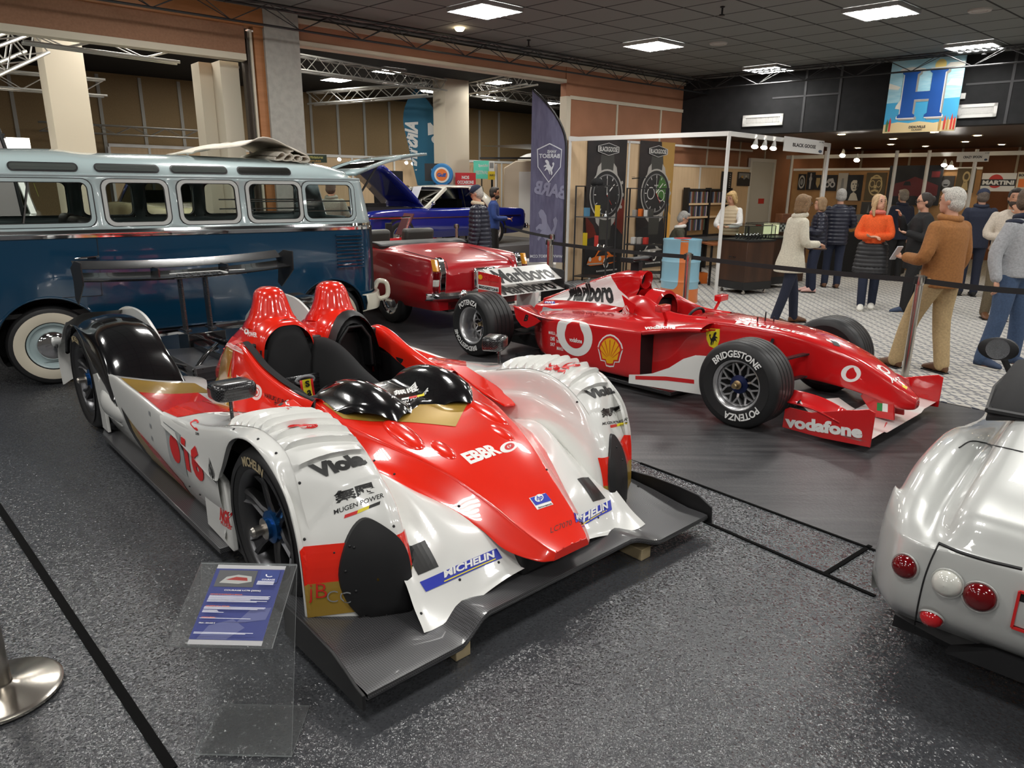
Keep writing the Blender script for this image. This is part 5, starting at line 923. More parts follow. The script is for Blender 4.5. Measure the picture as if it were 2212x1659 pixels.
# open tailgate
mb = MB(); a, b = V((-3.10, 0, 1.84)), V((-4.0, 0, 2.08)); P = lambda t, y: a + (b - a) * t + V((0, y, .04 * sin(pi * t)))
for y0, y1, t0, t1 in ((-.58, -.47, 0, 1), (.47, .58, 0, 1), (-.58, .58, 0, .16), (-.58, .58, .62, 1)): mb.grid([[P(t, y) for y in np.linspace(y0, y1, 4)] for t in np.linspace(t0, t1, 6)])
tg = C.part(mb, 'tailgate', PALE, solid=.03); mb = MB().grid([[P(t, y) + Z1 * .002 for y in (-.47, .47)] for t in np.linspace(.16, .62, 4)]); mb.build('tailgate_pane', GLASS, tg); mb = MB(); mb.bar((-3.08, .5, 1.50), P(.35, .5), .018); mb.build('tailgate_stay', BLKPL, tg)
# interior
mb = MB(); mb.box((-1.2, 0, .62), (3.7, 1.55, .04)); mb.box((-2.7, 0, .95), (.95, 1.5, .7)); C.part(mb, 'load_floor', BLKPL, body=False)
for x, y in ((-.18, .38), (-.18, -.38)): mb = MB(); mb.box((x - .24, y, 1.15), (.16, .66, .55), 0, Mx.Rotation(-.12, 3, 'Y')); mb.box((x, y, .85), (.5, .66, .2)); C.part(mb, 'front_seat', SEATG, body=False, bevel=.05, bseg=3)
mb = MB(); mb.box((-1.35, -.2, 1.05), (.14, 1.1, .5)); mb.box((-1.1, -.2, .85), (.5, 1.1, .18)); C.part(mb, 'bench_seat', SEATG, body=False, bevel=.05, bseg=3)
mb = MB(); mb.tube([(.28 + .09 * sin(t), .38 + .2 * cos(t), 1.28 + .16 * sin(t)) for t in np.linspace(0, 2 * pi, 29)[:-1]], .013, 8, closed=True); mb.bar((.28, .2, 1.28), (.28, .56, 1.28), .02, .012); mb.tube([(.28, .38, 1.28), (.5, .38, 1.0)], .02, 8); C.part(mb, 'steering_wheel', IVORY, body=False)
mb = MB(); mb.box((.55, 0, 1.22), (.2, 1.4, .22)); C.part(mb, 'dashboard', LINING, body=False, bevel=.03)
mb = MB()
for y in (.74, -.3):
    for z in (1.46, 1.56): mb.tube([(-2.95, y, z), (-1.86, y * (.98), z)], .007, 6)
C.part(mb, 'luggage_rail', CHROME, body=False)
mb = MB().grid([[(x, y, 1.775 + .14 * (1 - (y / .74) ** 2)) for y in np.linspace(-.74, .74, 9)] for x in (-3.0, -1.8)]); mb.grid([[(x, y, 1.775 + .16 * (1 - (y / .74) ** 2)) for y in np.linspace(-.74, .74, 9)] for x in (-.55, .6)]); C.part(mb, 'headlining', LINING, body=False)
# wheels with whitewalls and hub caps
WW = mat('whitewall', (.66, .60, .48), .6)
def disc_wheel(parent, c, side, R, w, rr, wall, hub_r=.12, cap=CHROME, rim=PALE, ww=WW):
    h = w / 2; M4 = Mx.Translation(c) @ Mx.Rotation(0 if side > 0 else pi, 4, 'Z'); mb = MB(); mb.lathe([(.001, h * .70), (rr * .55, h * .74), (rr * .72, h * .55), (rr * .86, h * .60), (rr * .92, h * .85), (rr * 1.0, h * .92), (rr * 1.02, h * .75)], ax='y', seg=40); mb.xf(M4); o = mb.build('wheel', rim, parent, ang=40)
    mb = MB(); mb.lathe([(rr, h * .8), (rr * 1.06, h * .95), (R * .86, h), (R * .95, h * .9), (R, h * .6), (R, -h * .6), (R * .95, -h * .9), (R * .86, -h), (rr, -h * .8)], ax='y', seg=48); mb.xf(M4); mb.build('tyre', RUBBER, o, ang=40)
    if wall: mb = MB(); mb.lathe([(rr * 1.05, h * .955), (rr * 1.10, h * .985), (rr + (R - rr) * .62, h * 1.012), (rr + (R - rr) * .66, h * .99)], ax='y', seg=48); mb.xf(M4); mb.build('whitewall_band', ww, o, ang=60)
    mb = MB(); mb.lathe([(hub_r, h * .74), (hub_r * .96, h * .84), (hub_r * .7, h * .96), (hub_r * .3, h * 1.04), (.001, h * 1.06)], ax='y', seg=32); mb.xf(M4); mb.build('hub_cap', cap, o, ang=60); return o
for x in (-.05, -2.62):
    for sd in (1, -1): disc_wheel(bus, (x, .74 * sd, .345), sd, .345, .19, .20, True, .125)
# ================================================================ red convertible behind the bus
CRIM = paint('crimson_paint', (.42, .006, .012), .28, .6); AMBER = mat('amber_lens', (.85, .35, .01), .15, coat=1); RLENS = mat('red_lens', (.14, .002, .004), .12, coat=.5); CLENS = mat('clear_lens', (.72, .72, .66), .12, coat=1)
rc = thing('convertible_car', 'crimson vintage convertible with chrome bumper and finned tail lights beside the bus', 'car')
C = Car(rc); C.place(-.38, 8.92, radians(132.5))
rows = []
for x, zc, yf, zf, zs_, yb in ((0, .70, .64, .74, .52, .74), (.05, .785, .68, .84, .55, .79), (.15, .83, .70, .875, .58, .81), (.5, .885, .71, .90, .62, .825), (.9, .925, .73, .915, .64, .83), (1.25, .94, .745, .93, .65, .835), (1.6, .93, .755, .93, .65, .835), (2.5, .93, .76, .93, .65, .83), (3.4, .90, .74, .88, .62, .82), (4.2, .80, .66, .80, .55, .76), (4.35, .62, .6, .64, .5, .7)):
    dip = .55 if 1.4 < x < 2.6 else 0; h = [(x, 0, zc - dip), (x, yf * .5, zc - .006 - dip), (x, yf * .80, zc - .02 - dip * .98), (x, yf * .92, zf - .012), (x, yf, zf), (x, yf + .035, zf - .035), (x, yb, zs_), (x, yb - .015, .40), (x, yb - .07, .27)]; rows.append([(a, -b, c) for a, b, c in h[:0:-1]] + h)
mb = MB().grid(net(rows, 4, 3)); mb.add(rows[0], [tuple(range(len(rows[0])))]); C.part(mb, 'body', CRIM, ang=50)
for s in (1, -1):
    mb = MB(); P = [(-.02, .72), (.03, .885), (.10, .90), (.14, .80), (.10, .60), (.06, .50), (0, .48)]; mb.prism(P, .09 * s, (0, .67 * s, 0), (1, 0, 0), (0, 0, 1)); tl = C.part(mb, 'tail_light_housing', CHROME, bevel=.012)
    for nm, z0, z1, m in (('indicator_lens', .745, .885, AMBER), ('brake_lens', .65, .74, RLENS), ('reversing_lens', .565, .645, CLENS), ('reflector_lens', .50, .56, RLENS)): mb = MB(); x0 = lerp_tab([(.48, .0), (.72, -.03), (.89, .02)], z0); x1 = lerp_tab([(.48, .0), (.72, -.03), (.89, .02)], z1); mb.loft([[(x0 + .03, (.68) * s, z0), (x0 - .012, .70 * s, z0), (x0 - .012, .74 * s, z0), (x0 + .03, .768 * s, z0)], [(x1 + .03, .68 * s, z1), (x1 - .012, .70 * s, z1), (x1 - .012, .74 * s, z1), (x1 + .03, .768 * s, z1)]]); mb.build(nm, m, tl, bevel=.006)
mb = MB(); rg = []
for y in np.linspace(-.86, .86, 25): x = -.10 + .16 * (abs(y) / .86) ** 4; rg.append([(x, y, .40), (x - .035, y, .42), (x - .045, y, .455), (x - .03, y, .49), (x + .01, y, .50)])
mb.grid(rg)
for y in (.42, -.42): mb.ell((-.14, y, .455), (.04, .06, .065))
C.part(mb, 'rear_bumper', CHROME)
mb = MB(); mb.box((-.03, 0, .62), (.05, .34, .26)); ph = C.part(mb, 'number_plate_housing', CHROME, bevel=.02); mb = MB(); mb.box((-.06, 0, .61), (.012, .27, .20)); mb.lathe([(.001, -.068), (.075, -.068)], (0, 0, .61), 'x', 20, 1); mb.build('number_plate', [WHITE, mat('plate_emblem', (.35, .33, .22), .5)], ph)
mb = MB(); mb.tube([(.05, -.52, .60), (.04, -.52, .76), (.1, -.5, .84)] + [(1.15, -.55, .935)], .004, 5); mb.pair = 1; mb2 = C.part(mb, 'boot_seam', RUBB, body=False)
mb = MB(); rg = []
for y in np.linspace(-.72, .72, 29): w_ = .015 * sin(y * 19); rg.append([(1.22 + w_, y, .955), (1.30 + w_, y, .985), (1.48, y, 1.0), (1.66, y, .98), (1.75, y, .90)])
mb.grid(rg); C.part(mb, 'folded_hood', mat('black_vinyl', (.018, .018, .02), .45), solid=.01)
for y in (.38, -.38): mb = MB(); mb.box((1.95, y, .95), (.13, .52, .36), 0, Mx.Rotation(-.2, 3, 'Y')); C.part(mb, 'seat', SEATG, body=False, bevel=.045, bseg=3)
mb = MB(); mb.tube([(2.72, -.66, .93), (2.45, -.60, 1.26), (2.45, .60, 1.26), (2.72, .66, .93)], .016, 8); C.part(mb, 'windscreen_frame', CHROME)
mb = MB().grid([[(2.72, -.66, .93), (2.72, .66, .93)], [(2.45, -.6, 1.26), (2.45, .6, 1.26)]]); C.part(mb, 'windscreen', GLASS, body=False)
mb = MB(); mb.tube([(-.02, .3, .26), (-.02, .38, .26)], .03, 8); mb.box((.1, 0, .3), (.2, 1.1, .12)); C.part(mb, 'exhaust', BLKPL, body=False)
for x in (.95, 3.55):
    for s in (1, -1): disc_wheel(rc, (x, .70 * s, .32), s, .32, .17, .20, False, .13, CHROME, CHROME)
# ================================================================ generic closed car for the far hall
def coupe(name, label, x, y, a, z, col, roofcol, L=4.6, hwid=.86, belt=.90, roof=1.38, cab=(1.5, 2.3, 3.4, 4.0), hood_up=False, chrome=True, fin=.0, R=.32, hub=CHROME, wallw=False, wb=None):
    """front at x = 0, tail at x = -L; cab: windscreen foot, roof front, roof rear, back-light foot (distances from the front)"""
    o = thing(name, label, 'car'); C = Car(o); C.place(x, y, a, z); m = paint('car_' + name + str(len(_M)), col, .18); rows = []
    for k, (t, zt, wd, zb) in enumerate(((0, belt - .16, .90, .34), (.02, belt - .08, .95, .28), (.08, belt - .03, .98, .25), (.3, belt, 1, .24), (.5, belt, 1, .24), (.75, belt + fin * .5, 1, .24), (.93, belt + fin - .02, .98, .26), (.985, belt - .05 + fin, .95, .30), (1, belt - .14, .90, .36))):
        w_ = hwid * wd; xx = -L * t; h = [(xx, 0, zt + .012), (xx, w_ * .6, zt + .008), (xx, w_ * .90, zt), (xx, w_ * .98, zt - .05), (xx, w_, zt - .22), (xx, w_ * .985, .42), (xx, w_ * .9, zb)]; rows.append([(p, -q, r) for p, q, r in h[:0:-1]] + h)
    mb = MB().grid(net(rows, 4, 3)); mb.add(rows[0], [tuple(range(13))]); mb.add(rows[-1], [tuple(range(13))]); C.part(mb, 'body', m, ang=50)
    x0, x1, x2, x3 = (-c for c in cab); wt = hwid * .74; wbm = hwid * .90; bz = belt - .01
    mb = MB(); P = [(x1, wt), (x2, wt)]; sec_ = []
    for xx, k, zz in ((x1 + .04, .96, roof - .03), (x1 - .05, 1, roof), ((x1 + x2) / 2, 1, roof + .02), (x2 + .05, 1, roof), (x2 - .1, .97, roof - .04)): sec_.append([(xx, wt * k * s, zz - .05 * abs(s) ** 3) for s in np.linspace(-1, 1, 9)])
    mb.grid(net(sec_, 3, 2)); rr = MB()
    for s in (1, -1):
        for p, q in (((x0, wbm * s, bz), (x1, wt * s, roof - .05)),): mb.bar(p, q, .05, .05)
        mb.add([(x2 + .12, wt * s, roof - .05), (x2 - .1, wt * s * .97, roof - .06), (x3, wbm * s * .96, bz), (x2 - .12 + (x3 - x2) * .15, wbm * s, bz)], [(0, 1, 2, 3)])
    C.part(mb, 'roof', paint('car_roof_' + name + str(len(_M)), roofcol, .3), ang=40, solid=.025)
    mb = MB(); gl = [[(x0, wbm * s, bz), (x1, wt * s, roof - .055), (x2 + .1, wt * s, roof - .055), (x2 - .12 + (x3 - x2) * .15, wbm * s, bz)] for s in (1, -1)]; mb.add([p for g in gl for p in g], [(0, 1, 2, 3), (4, 5, 6, 7)]); mb.add([(x0, wbm, bz), (x0, -wbm, bz), (x1, -wt, roof - .05), (x1, wt, roof - .05)], [(0, 1, 2, 3)]); mb.add([(x3, wbm * .9, bz), (x3, -wbm * .9, bz), (x2 - .1, -wt * .9, roof - .05), (x2 - .1, wt * .9, roof - .05)], [(0, 1, 2, 3)]); C.part(mb, 'glazing', GLASSD, ang=0)
    mb = MB(); mb.box(((x0 + x3) / 2, 0, belt - .12), (abs(x3 - x0) * .8, hwid * 1.5, .12)); mb.box(((x1 + x2) / 2, 0, belt + .05), (.16, hwid * 1.3, .30)); C.part(mb, 'interior', BLKPL, body=False)
    if chrome:
        for s in (1, -1):
            mb = MB(); mb.bar((-.12, hwid * s, belt - .20), (-L * .95, hwid * s * 1.0, belt - .20), .02, .018); mb.tube([(x0, wbm * s, bz + .01), (x1, wt * s, roof - .04), (x2 + .1, wt * s, roof - .04), (x2 - .12 + (x3 - x2) * .15, wbm * s, bz + .01)], .014, 6); xm = (x1 + x2) / 2; mb.bar((xm, wbm * s, bz), (xm, wt * s, roof - .06), .02, .014); C.part(mb, 'side_trim', CHROME)
        for xx in (.05, -L - .05): mb = MB(); mb.box((xx, 0, .42), (.07, hwid * 1.9, .13)); C.part(mb, 'bumper', CHROME, bevel=.02)
        mb = MB(); mb.bar((x0 - .1, hwid * .95, belt), (x0 - .1, hwid * 1.08, belt + .10), .02); mb.ell((x0 - .1, hwid * 1.1, belt + .13), (.04, .06, .05)); C.part(mb, 'door_mirror', CHROME)
    for s in (1, -1): mb = MB(); mb.lathe([(.001, .02), (.075, .015), (.085, -.01)], (-.01, hwid * .68 * s, belt - .20), 'x', 18); C.part(mb, 'headlamp', CLENS)
    for s in (1, -1): mb = MB(); mb.box((-L, hwid * .72 * s, belt - .22), (.04, .3, .1)); C.part(mb, 'tail_lamp', RLENS)
    if hood_up:
        mb = MB(); q = V((x0 + .02, 0, belt + .04)); e = q + V((1.05, 0, .86)); mb.grid([[q + (e - q) * t + V((0, yy, .05 * sin(pi * t))) for yy in np.linspace(-hwid * .86, hwid * .86, 5)] for t in np.linspace(0, 1, 6)]); C.part(mb, 'bonnet', m, solid=.04); mb = MB(); mb.box((-.75, 0, belt - .03), (1.2, hwid * 1.5, .12)); mb.box((-.7, .1, belt + .06), (.5, .3, .1)); C.part(mb, 'engine_bay', BLKPL, body=False)
    w0, w1 = (-.85, -.85 - (wb or L * .60))
    for xx in (w0, w1):
        for s in (1, -1):
            disc_wheel(o, (xx, (hwid - .10) * s, R), s, R, .2, R * .62, wallw, R * .3, hub, mat('wheel_alloy', (.5, .5, .5), .3, .8)); mb = MB(); mb.lathe([(R * 1.22, 0), (R * 1.02, .002)], (xx, (hwid + .001) * s, R + .03), 'y', 30); mb.v = [(p, q, max(r, .26)) for p, q, r in mb.v]; C.part(mb, 'wheel_arch', BLKPL, body=False)
    return C
cg = radians(41 + 180 + 4); fw = V((cos(cg), sin(cg), 0)); pw = V((-2.60, 16.1, 0)); nl = V((-sin(cg), cos(cg), 0)); p0 = pw + fw * .85 - nl * .76
CB = coupe('muscle_car', 'dark blue hardtop coupe with white roof and raised bonnet', p0.x, p0.y, cg, .33, (.008, .015, .20), (.66, .64, .56), 4.9, .90, .90, 1.40, (1.62, 2.35, 3.35, 4.05), True, wb=2.9)
mb = MB(); mb.prism([(.5, -1.5), (-6.2, -1.5), (-6.2, 1.5), (.5, 1.5)], .328); pl = mb.build('display_platform', mat('platform_grey', (.16, .16, .165), .5), ang=0); pl.location = (p0.x, p0.y, 0); pl.rotation_euler = (0, 0, cg); tag(pl, 'low grey platform under the dark blue hardtop coupe', 'platform')
mb = MB(); mb.prism([(0, 0), (.30, 0), (.30, .42), (0, .42)], .008, (-1.55, .25, 1.0), (0, 1, 0), (-.45, 0, .9)); sh = mb.build('price_sheet', WHITE, ang=0); sh.parent = CB.root
# cars standing beyond the opening, seen through the bus windows
q = W(12.4, 0, -.9); CW = coupe("rally_car", "white rally car with start number 42 seen through the bus front window", q.x, q.y, A41 - pi / 2 - .15, .30, (.70, .70, .68), (.70, .70, .68), 4.3, .82, 1.02, 1.62, (1.1, 1.7, 3.0, 3.6), chrome=False)
mb = MB(); h = CW; lay(mb, text2d('42', .06), (-2.35, .803 * .82 / .82 + .0, 1.22), (-.32, 0, .0), (0, -.035, .2), 0, n=(0, 1, .2), lift=.01); mb.build('start_number', mat('lime_number', (.45, .60, .05), .5), CW.root, ang=0)
q = W(9.2, 0, -1.3); CT = coupe('classic_racing_car', 'cream classic coupe with dark roof seen through the second bus window', q.x, q.y, A41 - pi / 2, .30, (.50, .46, .30), (.02, .03, .10), 4.0, .80, 1.12, 1.55, (1.5, 2.0, 2.7, 3.2), chrome=False)
mb = MB(); lay(mb, text2d('TEAM', .05), (-1.95, .56, 1.46), (-.5, 0, 0), (0, -.05, .08), 0, n=(0, 1, .3), lift=.03); lay(mb, text2d('COMPAGNIE', .04), (-.5, .80, .98), (-1.0, 0, 0), (0, -.01, .09), 1, n=(0, 1, 0), lift=.03); lay(mb, text2d('RUSSE', .04), (-.7, .81, .84), (-.7, 0, 0), (0, -.01, .09), 1, n=(0, 1, 0), lift=.03); mb.build('livery_lettering', [D_WHITE, D_BLACK], CT.root, ang=0)
q = W(7.5, 0, -4.4); coupe('vintage_saloon', 'white vintage saloon seen through the third bus window', q.x, q.y, A41 - pi / 2, .30, (.62, .60, .56), (.62, .60, .56), 4.2, .80, 1.0, 1.52, (1.3, 1.9, 3.0, 3.5))
for k, (s_, d_, L_) in enumerate(((12.4, -.9, 4.4), (9.2, -1.3, 4.1), (7.5, -4.4, 4.3))): mb = MB(); slab(mb, W, s_ - .8, s_ + .8, 0, .295, d_ - L_ + .3, d_ - .3); tag(mb.build('display_platform', _M['platform_grey'], ang=0), 'low grey platform under the ' + ('white rally car', 'cream classic coupe', 'white vintage saloon')[k], 'platform')
# ================================================================ silver roadster at the right edge
SILV = mat('silver_paint', (.56, .57, .55), .36, .2, 1); sr = thing('roadster_car', 'silver roadster with round tail lights cut off by the right edge', 'car')
C = Car(sr); C.place(1.93, 1.72, radians(47))
cols = []
yc = [0, .25, .45, .60, .655, .69, .735, .79, .85, .885]
cz = [(.12, .19), (.02, .27), (-.015, .36), (-.02, .45), (0, .545), (.012, .565), (.03, .60), (.06, .655), (.11, .69), (.25, .735), (.55, .785), (.85, .835), (1.3, .84), (1.9, .86), (2.6, .84), (3.4, .70), (3.75, .45)]
cv = [(.12, .19), (.02, .27), (-.01, .36), (-.01, .45), (.0, .54), (.02, .555), (.06, .575), (.12, .60), (.18, .625), (.35, .655), (.6, .675), (.9, .68), (1.3, .66), (1.9, .62), (2.6, .60), (3.4, .55), (3.7, .40)]
cf = [(.12, .19), (.03, .27), (.0, .36), (.0, .45), (.02, .53), (.035, .555), (.07, .59), (.13, .625), (.20, .655), (.38, .70), (.65, .72), (.95, .71), (1.3, .65), (1.9, .58), (2.6, .68), (3.4, .62), (3.7, .4)]
rows = []
for i in range(len(cz)):
    r = []
    for y in yc:
        k = max(0, min(1, (y - .60) / .08)); k2 = max(0, min(1, (y - .70) / .05)); a, b, c = V((*cz[i], 0)), V((*cv[i], 0)), V((*cf[i], 0)); p = a.lerp(b, k) if k2 == 0 else b.lerp(c, k2)
        rx = .0 if y < .74 else .22 * ((y - .74) / .15) ** 2; zz = p.y - (.0 if y < .82 else .12 * ((y - .82) / .065) ** 2 * (1 if i > 7 else .2)); r.append((p.x + rx * (1 - min(1, p.x / 1.2)), y * (1 - .12 * max(0, (p.x - 2.8))), zz))
    r.append((r[-1][0] + .03, .89, max(.2, min(.5, r[-1][2] - .2)))); r.append((r[-1][0] + .05, .86, .19)); rows.append(r)
mb = MB().grid(net(rows, 4, 3)); mb.pair = 1; C.part(mb, 'body', SILV, ang=60)
mb = MB(); rg = []
for y in np.linspace(-.78, .78, 21): rg.append([(.10 + .12 * (abs(y) / .8) ** 3, y, .20 + .035 * max(0, cos(y * 4)) * (abs(y) < .6)), (.06 + .12 * (abs(y) / .8) ** 3, y, .155), (.16, y, .11), (.6, y, .10)])
mb.grid(rg); C.part(mb, 'rear_diffuser', BLKPL)
mb = MB(); mb.prism([(-.62, .16), (-.5, .20), (0, .235), (.45, .235), (.58, .16)], .06, (.03, 0, .0), (0, 1, 0), (0, 0, 1)); C.part(mb, 'valance_opening', BLKPL, body=False)
L7 = lambda x, y: (1780 + x * 432 / 1024, 740 + y * 700 / 1659)
for nm, p, r, m in (('tail_light', (418, 1145), .042, RLENS), ('reversing_light', (632, 1230), .046, CLENS), ('brake_light', (798, 1300), .048, RLENS), ('fog_light', (552, 1402), .036, mat('bright_red_lens', (.55, .01, .015), .15, coat=1))):
    h = C.hit(*L7(*p))
    if h:
        for sg in (1, -1):
            mb = MB(); mb.lathe([(r * 1.12, 0), (r * 1.10, .008), (r * 1.0, .006)], ax='z', seg=32, m=1); mb.lathe([(r, .004), (r * .92, .020), (r * .6, .032), (.001, .037)], ax='z', seg=32)
            n = h[1].copy(); p0_ = h[0].copy(); n.y *= sg; p0_.y *= sg; R3 = n.to_track_quat('Z', 'Y').to_matrix().to_4x4(); mb.xf(Mx.Translation(p0_) @ R3); C.part(mb, nm, [m, SILV], body=False, ang=50)
mb = MB(); mb.box((-.012, .05, .435), (.012, .72, .13)); ph = C.part(mb, 'number_plate', [BLKPL], body=False); mb = MB()
for a, b in (((-.022, -.31, .37), (-.022, .41, .37)), ((-.022, -.31, .50), (-.022, .41, .50)), ((-.022, .41, .37), (-.022, .41, .50))): mb.bar(a, b, .008)
mb.build('plate_border', D_RED, ph)
mb = MB(); rows = []
for x, z, e in ((.80, .845, .0), (.84, .885, .01), (.95, .94, .02), (1.15, .985, .03), (1.4, .99, .02), (1.5, .93, 0)): rows.append([(x, y, z + e * cos(y * 2.2) - .03 * (abs(y) / .68) ** 6) for y in np.linspace(-.70, .70, 17)])
mb.grid(net(rows, 3, 1)); C.part(mb, 'soft_top_cover', mat('black_canvas', (.012, .012, .013), .8), solid=.015, ang=60)
mb = MB(); mb.tube([(.80, y, .852) for y in np.linspace(-.70, .70, 9)], .012, 6); mb.tube([(.80, .7, .85), (1.1, .73, .88), (1.5, .72, .90)], .012, 6); C.part(mb, 'cover_piping', RUBB)
mb = MB(); mb.bar((1.55, .74, .86), (1.5, .78, .95), .02); mb.loft([[(1.50 + dx, .80 + .085 * k * cos(t), .985 + .055 * k * sin(t)) for t in np.linspace(0, 2 * pi, 25)[:-1]] for dx, k in ((-.03, .85), (-.025, 1), (.03, .9), (.06, .5))]); mi = C.part(mb, 'door_mirror', BLKPL, body=False); mb = MB(); mb.lathe([(.001, 0), (.05, 0)], seg=20); mb.xf(Mx.Translation((1.468, .80, .985)) @ Mx.Rotation(-pi / 2, 4, 'Y') @ Mx.Scale(1, 4)); mb.build('mirror_glass', CHROME, mi)
dn = lambda q: [tuple(a) for a in cr1([(float(x), float(y)) for x, y in q], 6)]
ps = [C.hit(*L7(*p)) for p in dn(((462, 1462), (480, 1350), (510, 1220), (545, 1120), (588, 1028)))]; SM = lambda r: C.part(MB().tube([p[0] + p[1] * .001 for p in ps if p], r, 5), 'panel_seam', RUBB, body=False); SM(.003)
ps = [C.hit(*L7(*p)) for p in dn(((588, 1028), (700, 1075), (850, 1120), (1015, 1160)))]; SM(.006); ps = [C.hit(*L7(*p)) for p in dn(((690, 540), (760, 505), (880, 530), (1020, 562)))]; SM(.003)
mb = MB(); mb.tube([(2.0, -.68, .86), (1.75, -.6, 1.16), (1.75, .6, 1.16), (2.0, .68, .86)], .02, 8); C.part(mb, 'windscreen_frame', CHROME); mb = MB().grid([[(2.0, -.68, .86), (2.0, .68, .86)], [(1.75, -.6, 1.16), (1.75, .6, 1.16)]]); C.part(mb, 'windscreen', GLASS, body=False)
for x in (.78, 3.1):
    for s in (1, -1): disc_wheel(sr, (x, .76 * s, .31), s, .31, .22, .21, False, .06, CHROME, SILVER)
# ================================================================ people
TS = bpy.data.scenes.new('shaping')
def melt(mb, vox=.011, it=3):                   # one continuous skin over overlapping forms
    me = bpy.data.meshes.new('m'); me.from_pydata(mb.v, [], mb.f); o = bpy.data.objects.new('m', me); TS.collection.objects.link(o)
    d = o.modifiers.new('r', 'REMESH'); d.mode = 'VOXEL'; d.voxel_size = vox
    if it: d = o.modifiers.new('s', 'SMOOTH'); d.iterations = it; d.factor = .5
    vl = TS.view_layers[0]; vl.update(); dg = vl.depsgraph; e = bpy.data.meshes.new_from_object(o.evaluated_get(dg)); r = MB(); r.v = [tuple(v.co) for v in e.vertices]; r.f = [tuple(p.vertices) for p in e.polygons]; r.m = [0] * len(r.f)
    bpy.data.objects.remove(o); bpy.data.meshes.remove(me); bpy.data.meshes.remove(e); return r
def limb(mb, pts, rad, seg=12):
    P = cr1(pts, 4); R_ = [float(x) for x in np.interp(np.linspace(0, len(rad) - 1, len(P)), range(len(rad)), rad)]; mb.tube([V(p) for p in P], R_, seg); mb.ell(P[0], (R_[0],) * 3, nu=10, nv=8); mb.ell(P[-1], (R_[-1],) * 3, nu=10, nv=8)
def fabric(name, c, k=1.0): return noise_mat('cloth_' + name, tuple(x * .88 for x in c), tuple(min(1, x * 1.1) for x in c), 60, .85, .15 * k, 30)
SKIN = mat('skin', (.55, .29, .19), .5); SKIN2 = mat('skin_tan', (.42, .21, .125), .5); LIP = mat('lips', (.36, .11, .09), .5); EYE = mat('eye_dark', (.03, .02, .015), .3)
ARMS = {'down': ((0, .24, 1.12), (.05, .26, .87)), 'cross': ((.05, .25, 1.14), (.22, .02, 1.13)), 'hold': ((.04, .25, 1.13), (.28, .13, 1.10)), 'bend': ((.02, .27, 1.13), (.24, .16, 1.18)), 'raise': ((.14, .22, 1.18), (.26, .14, 1.40)), 'chin': ((.16, .20, 1.16), (.15, .05, 1.42)), 'back': ((-.06, .25, 1.12), (.0, .27, .88)), 'work': ((.16, .25, 1.14), (.38, .10, 1.10))}
def hand(mb, w, e, curl, side):                 # palm, four unequal fingers and a thumb off the side of the palm
    w, e = V(w), V(e); d = (w - e).normalized(); u = V((0, side, 0)); u = (u - d * u.dot(d)).normalized(); n = d.cross(u).normalized()
    c = w + d * .05; R = Mx((d, u, n)).transposed(); mb.ell(c, (.052, .040, .017), R, nu=12, nv=8)
    for k, (o, L) in enumerate(((-.028, .068), (-.010, .080), (.009, .076), (.027, .060))):
        a = w + d * .085 + u * o; b = a + d * L * .5 + n * curl * .2 * L; t = b + (d * (1 - curl) + n * curl).normalized() * L * .5; mb.tube([a, b, t], [.0095, .009, .007], 8); mb.ell(t, (.007,) * 3, nu=8, nv=6)
    a = w + d * .03 - u * .034; b = a + d * .03 - u * .022 + n * .008; t = b + d * .032 - u * .004 + n * .012; mb.tube([a, b, t], [.012, .011, .008], 8)
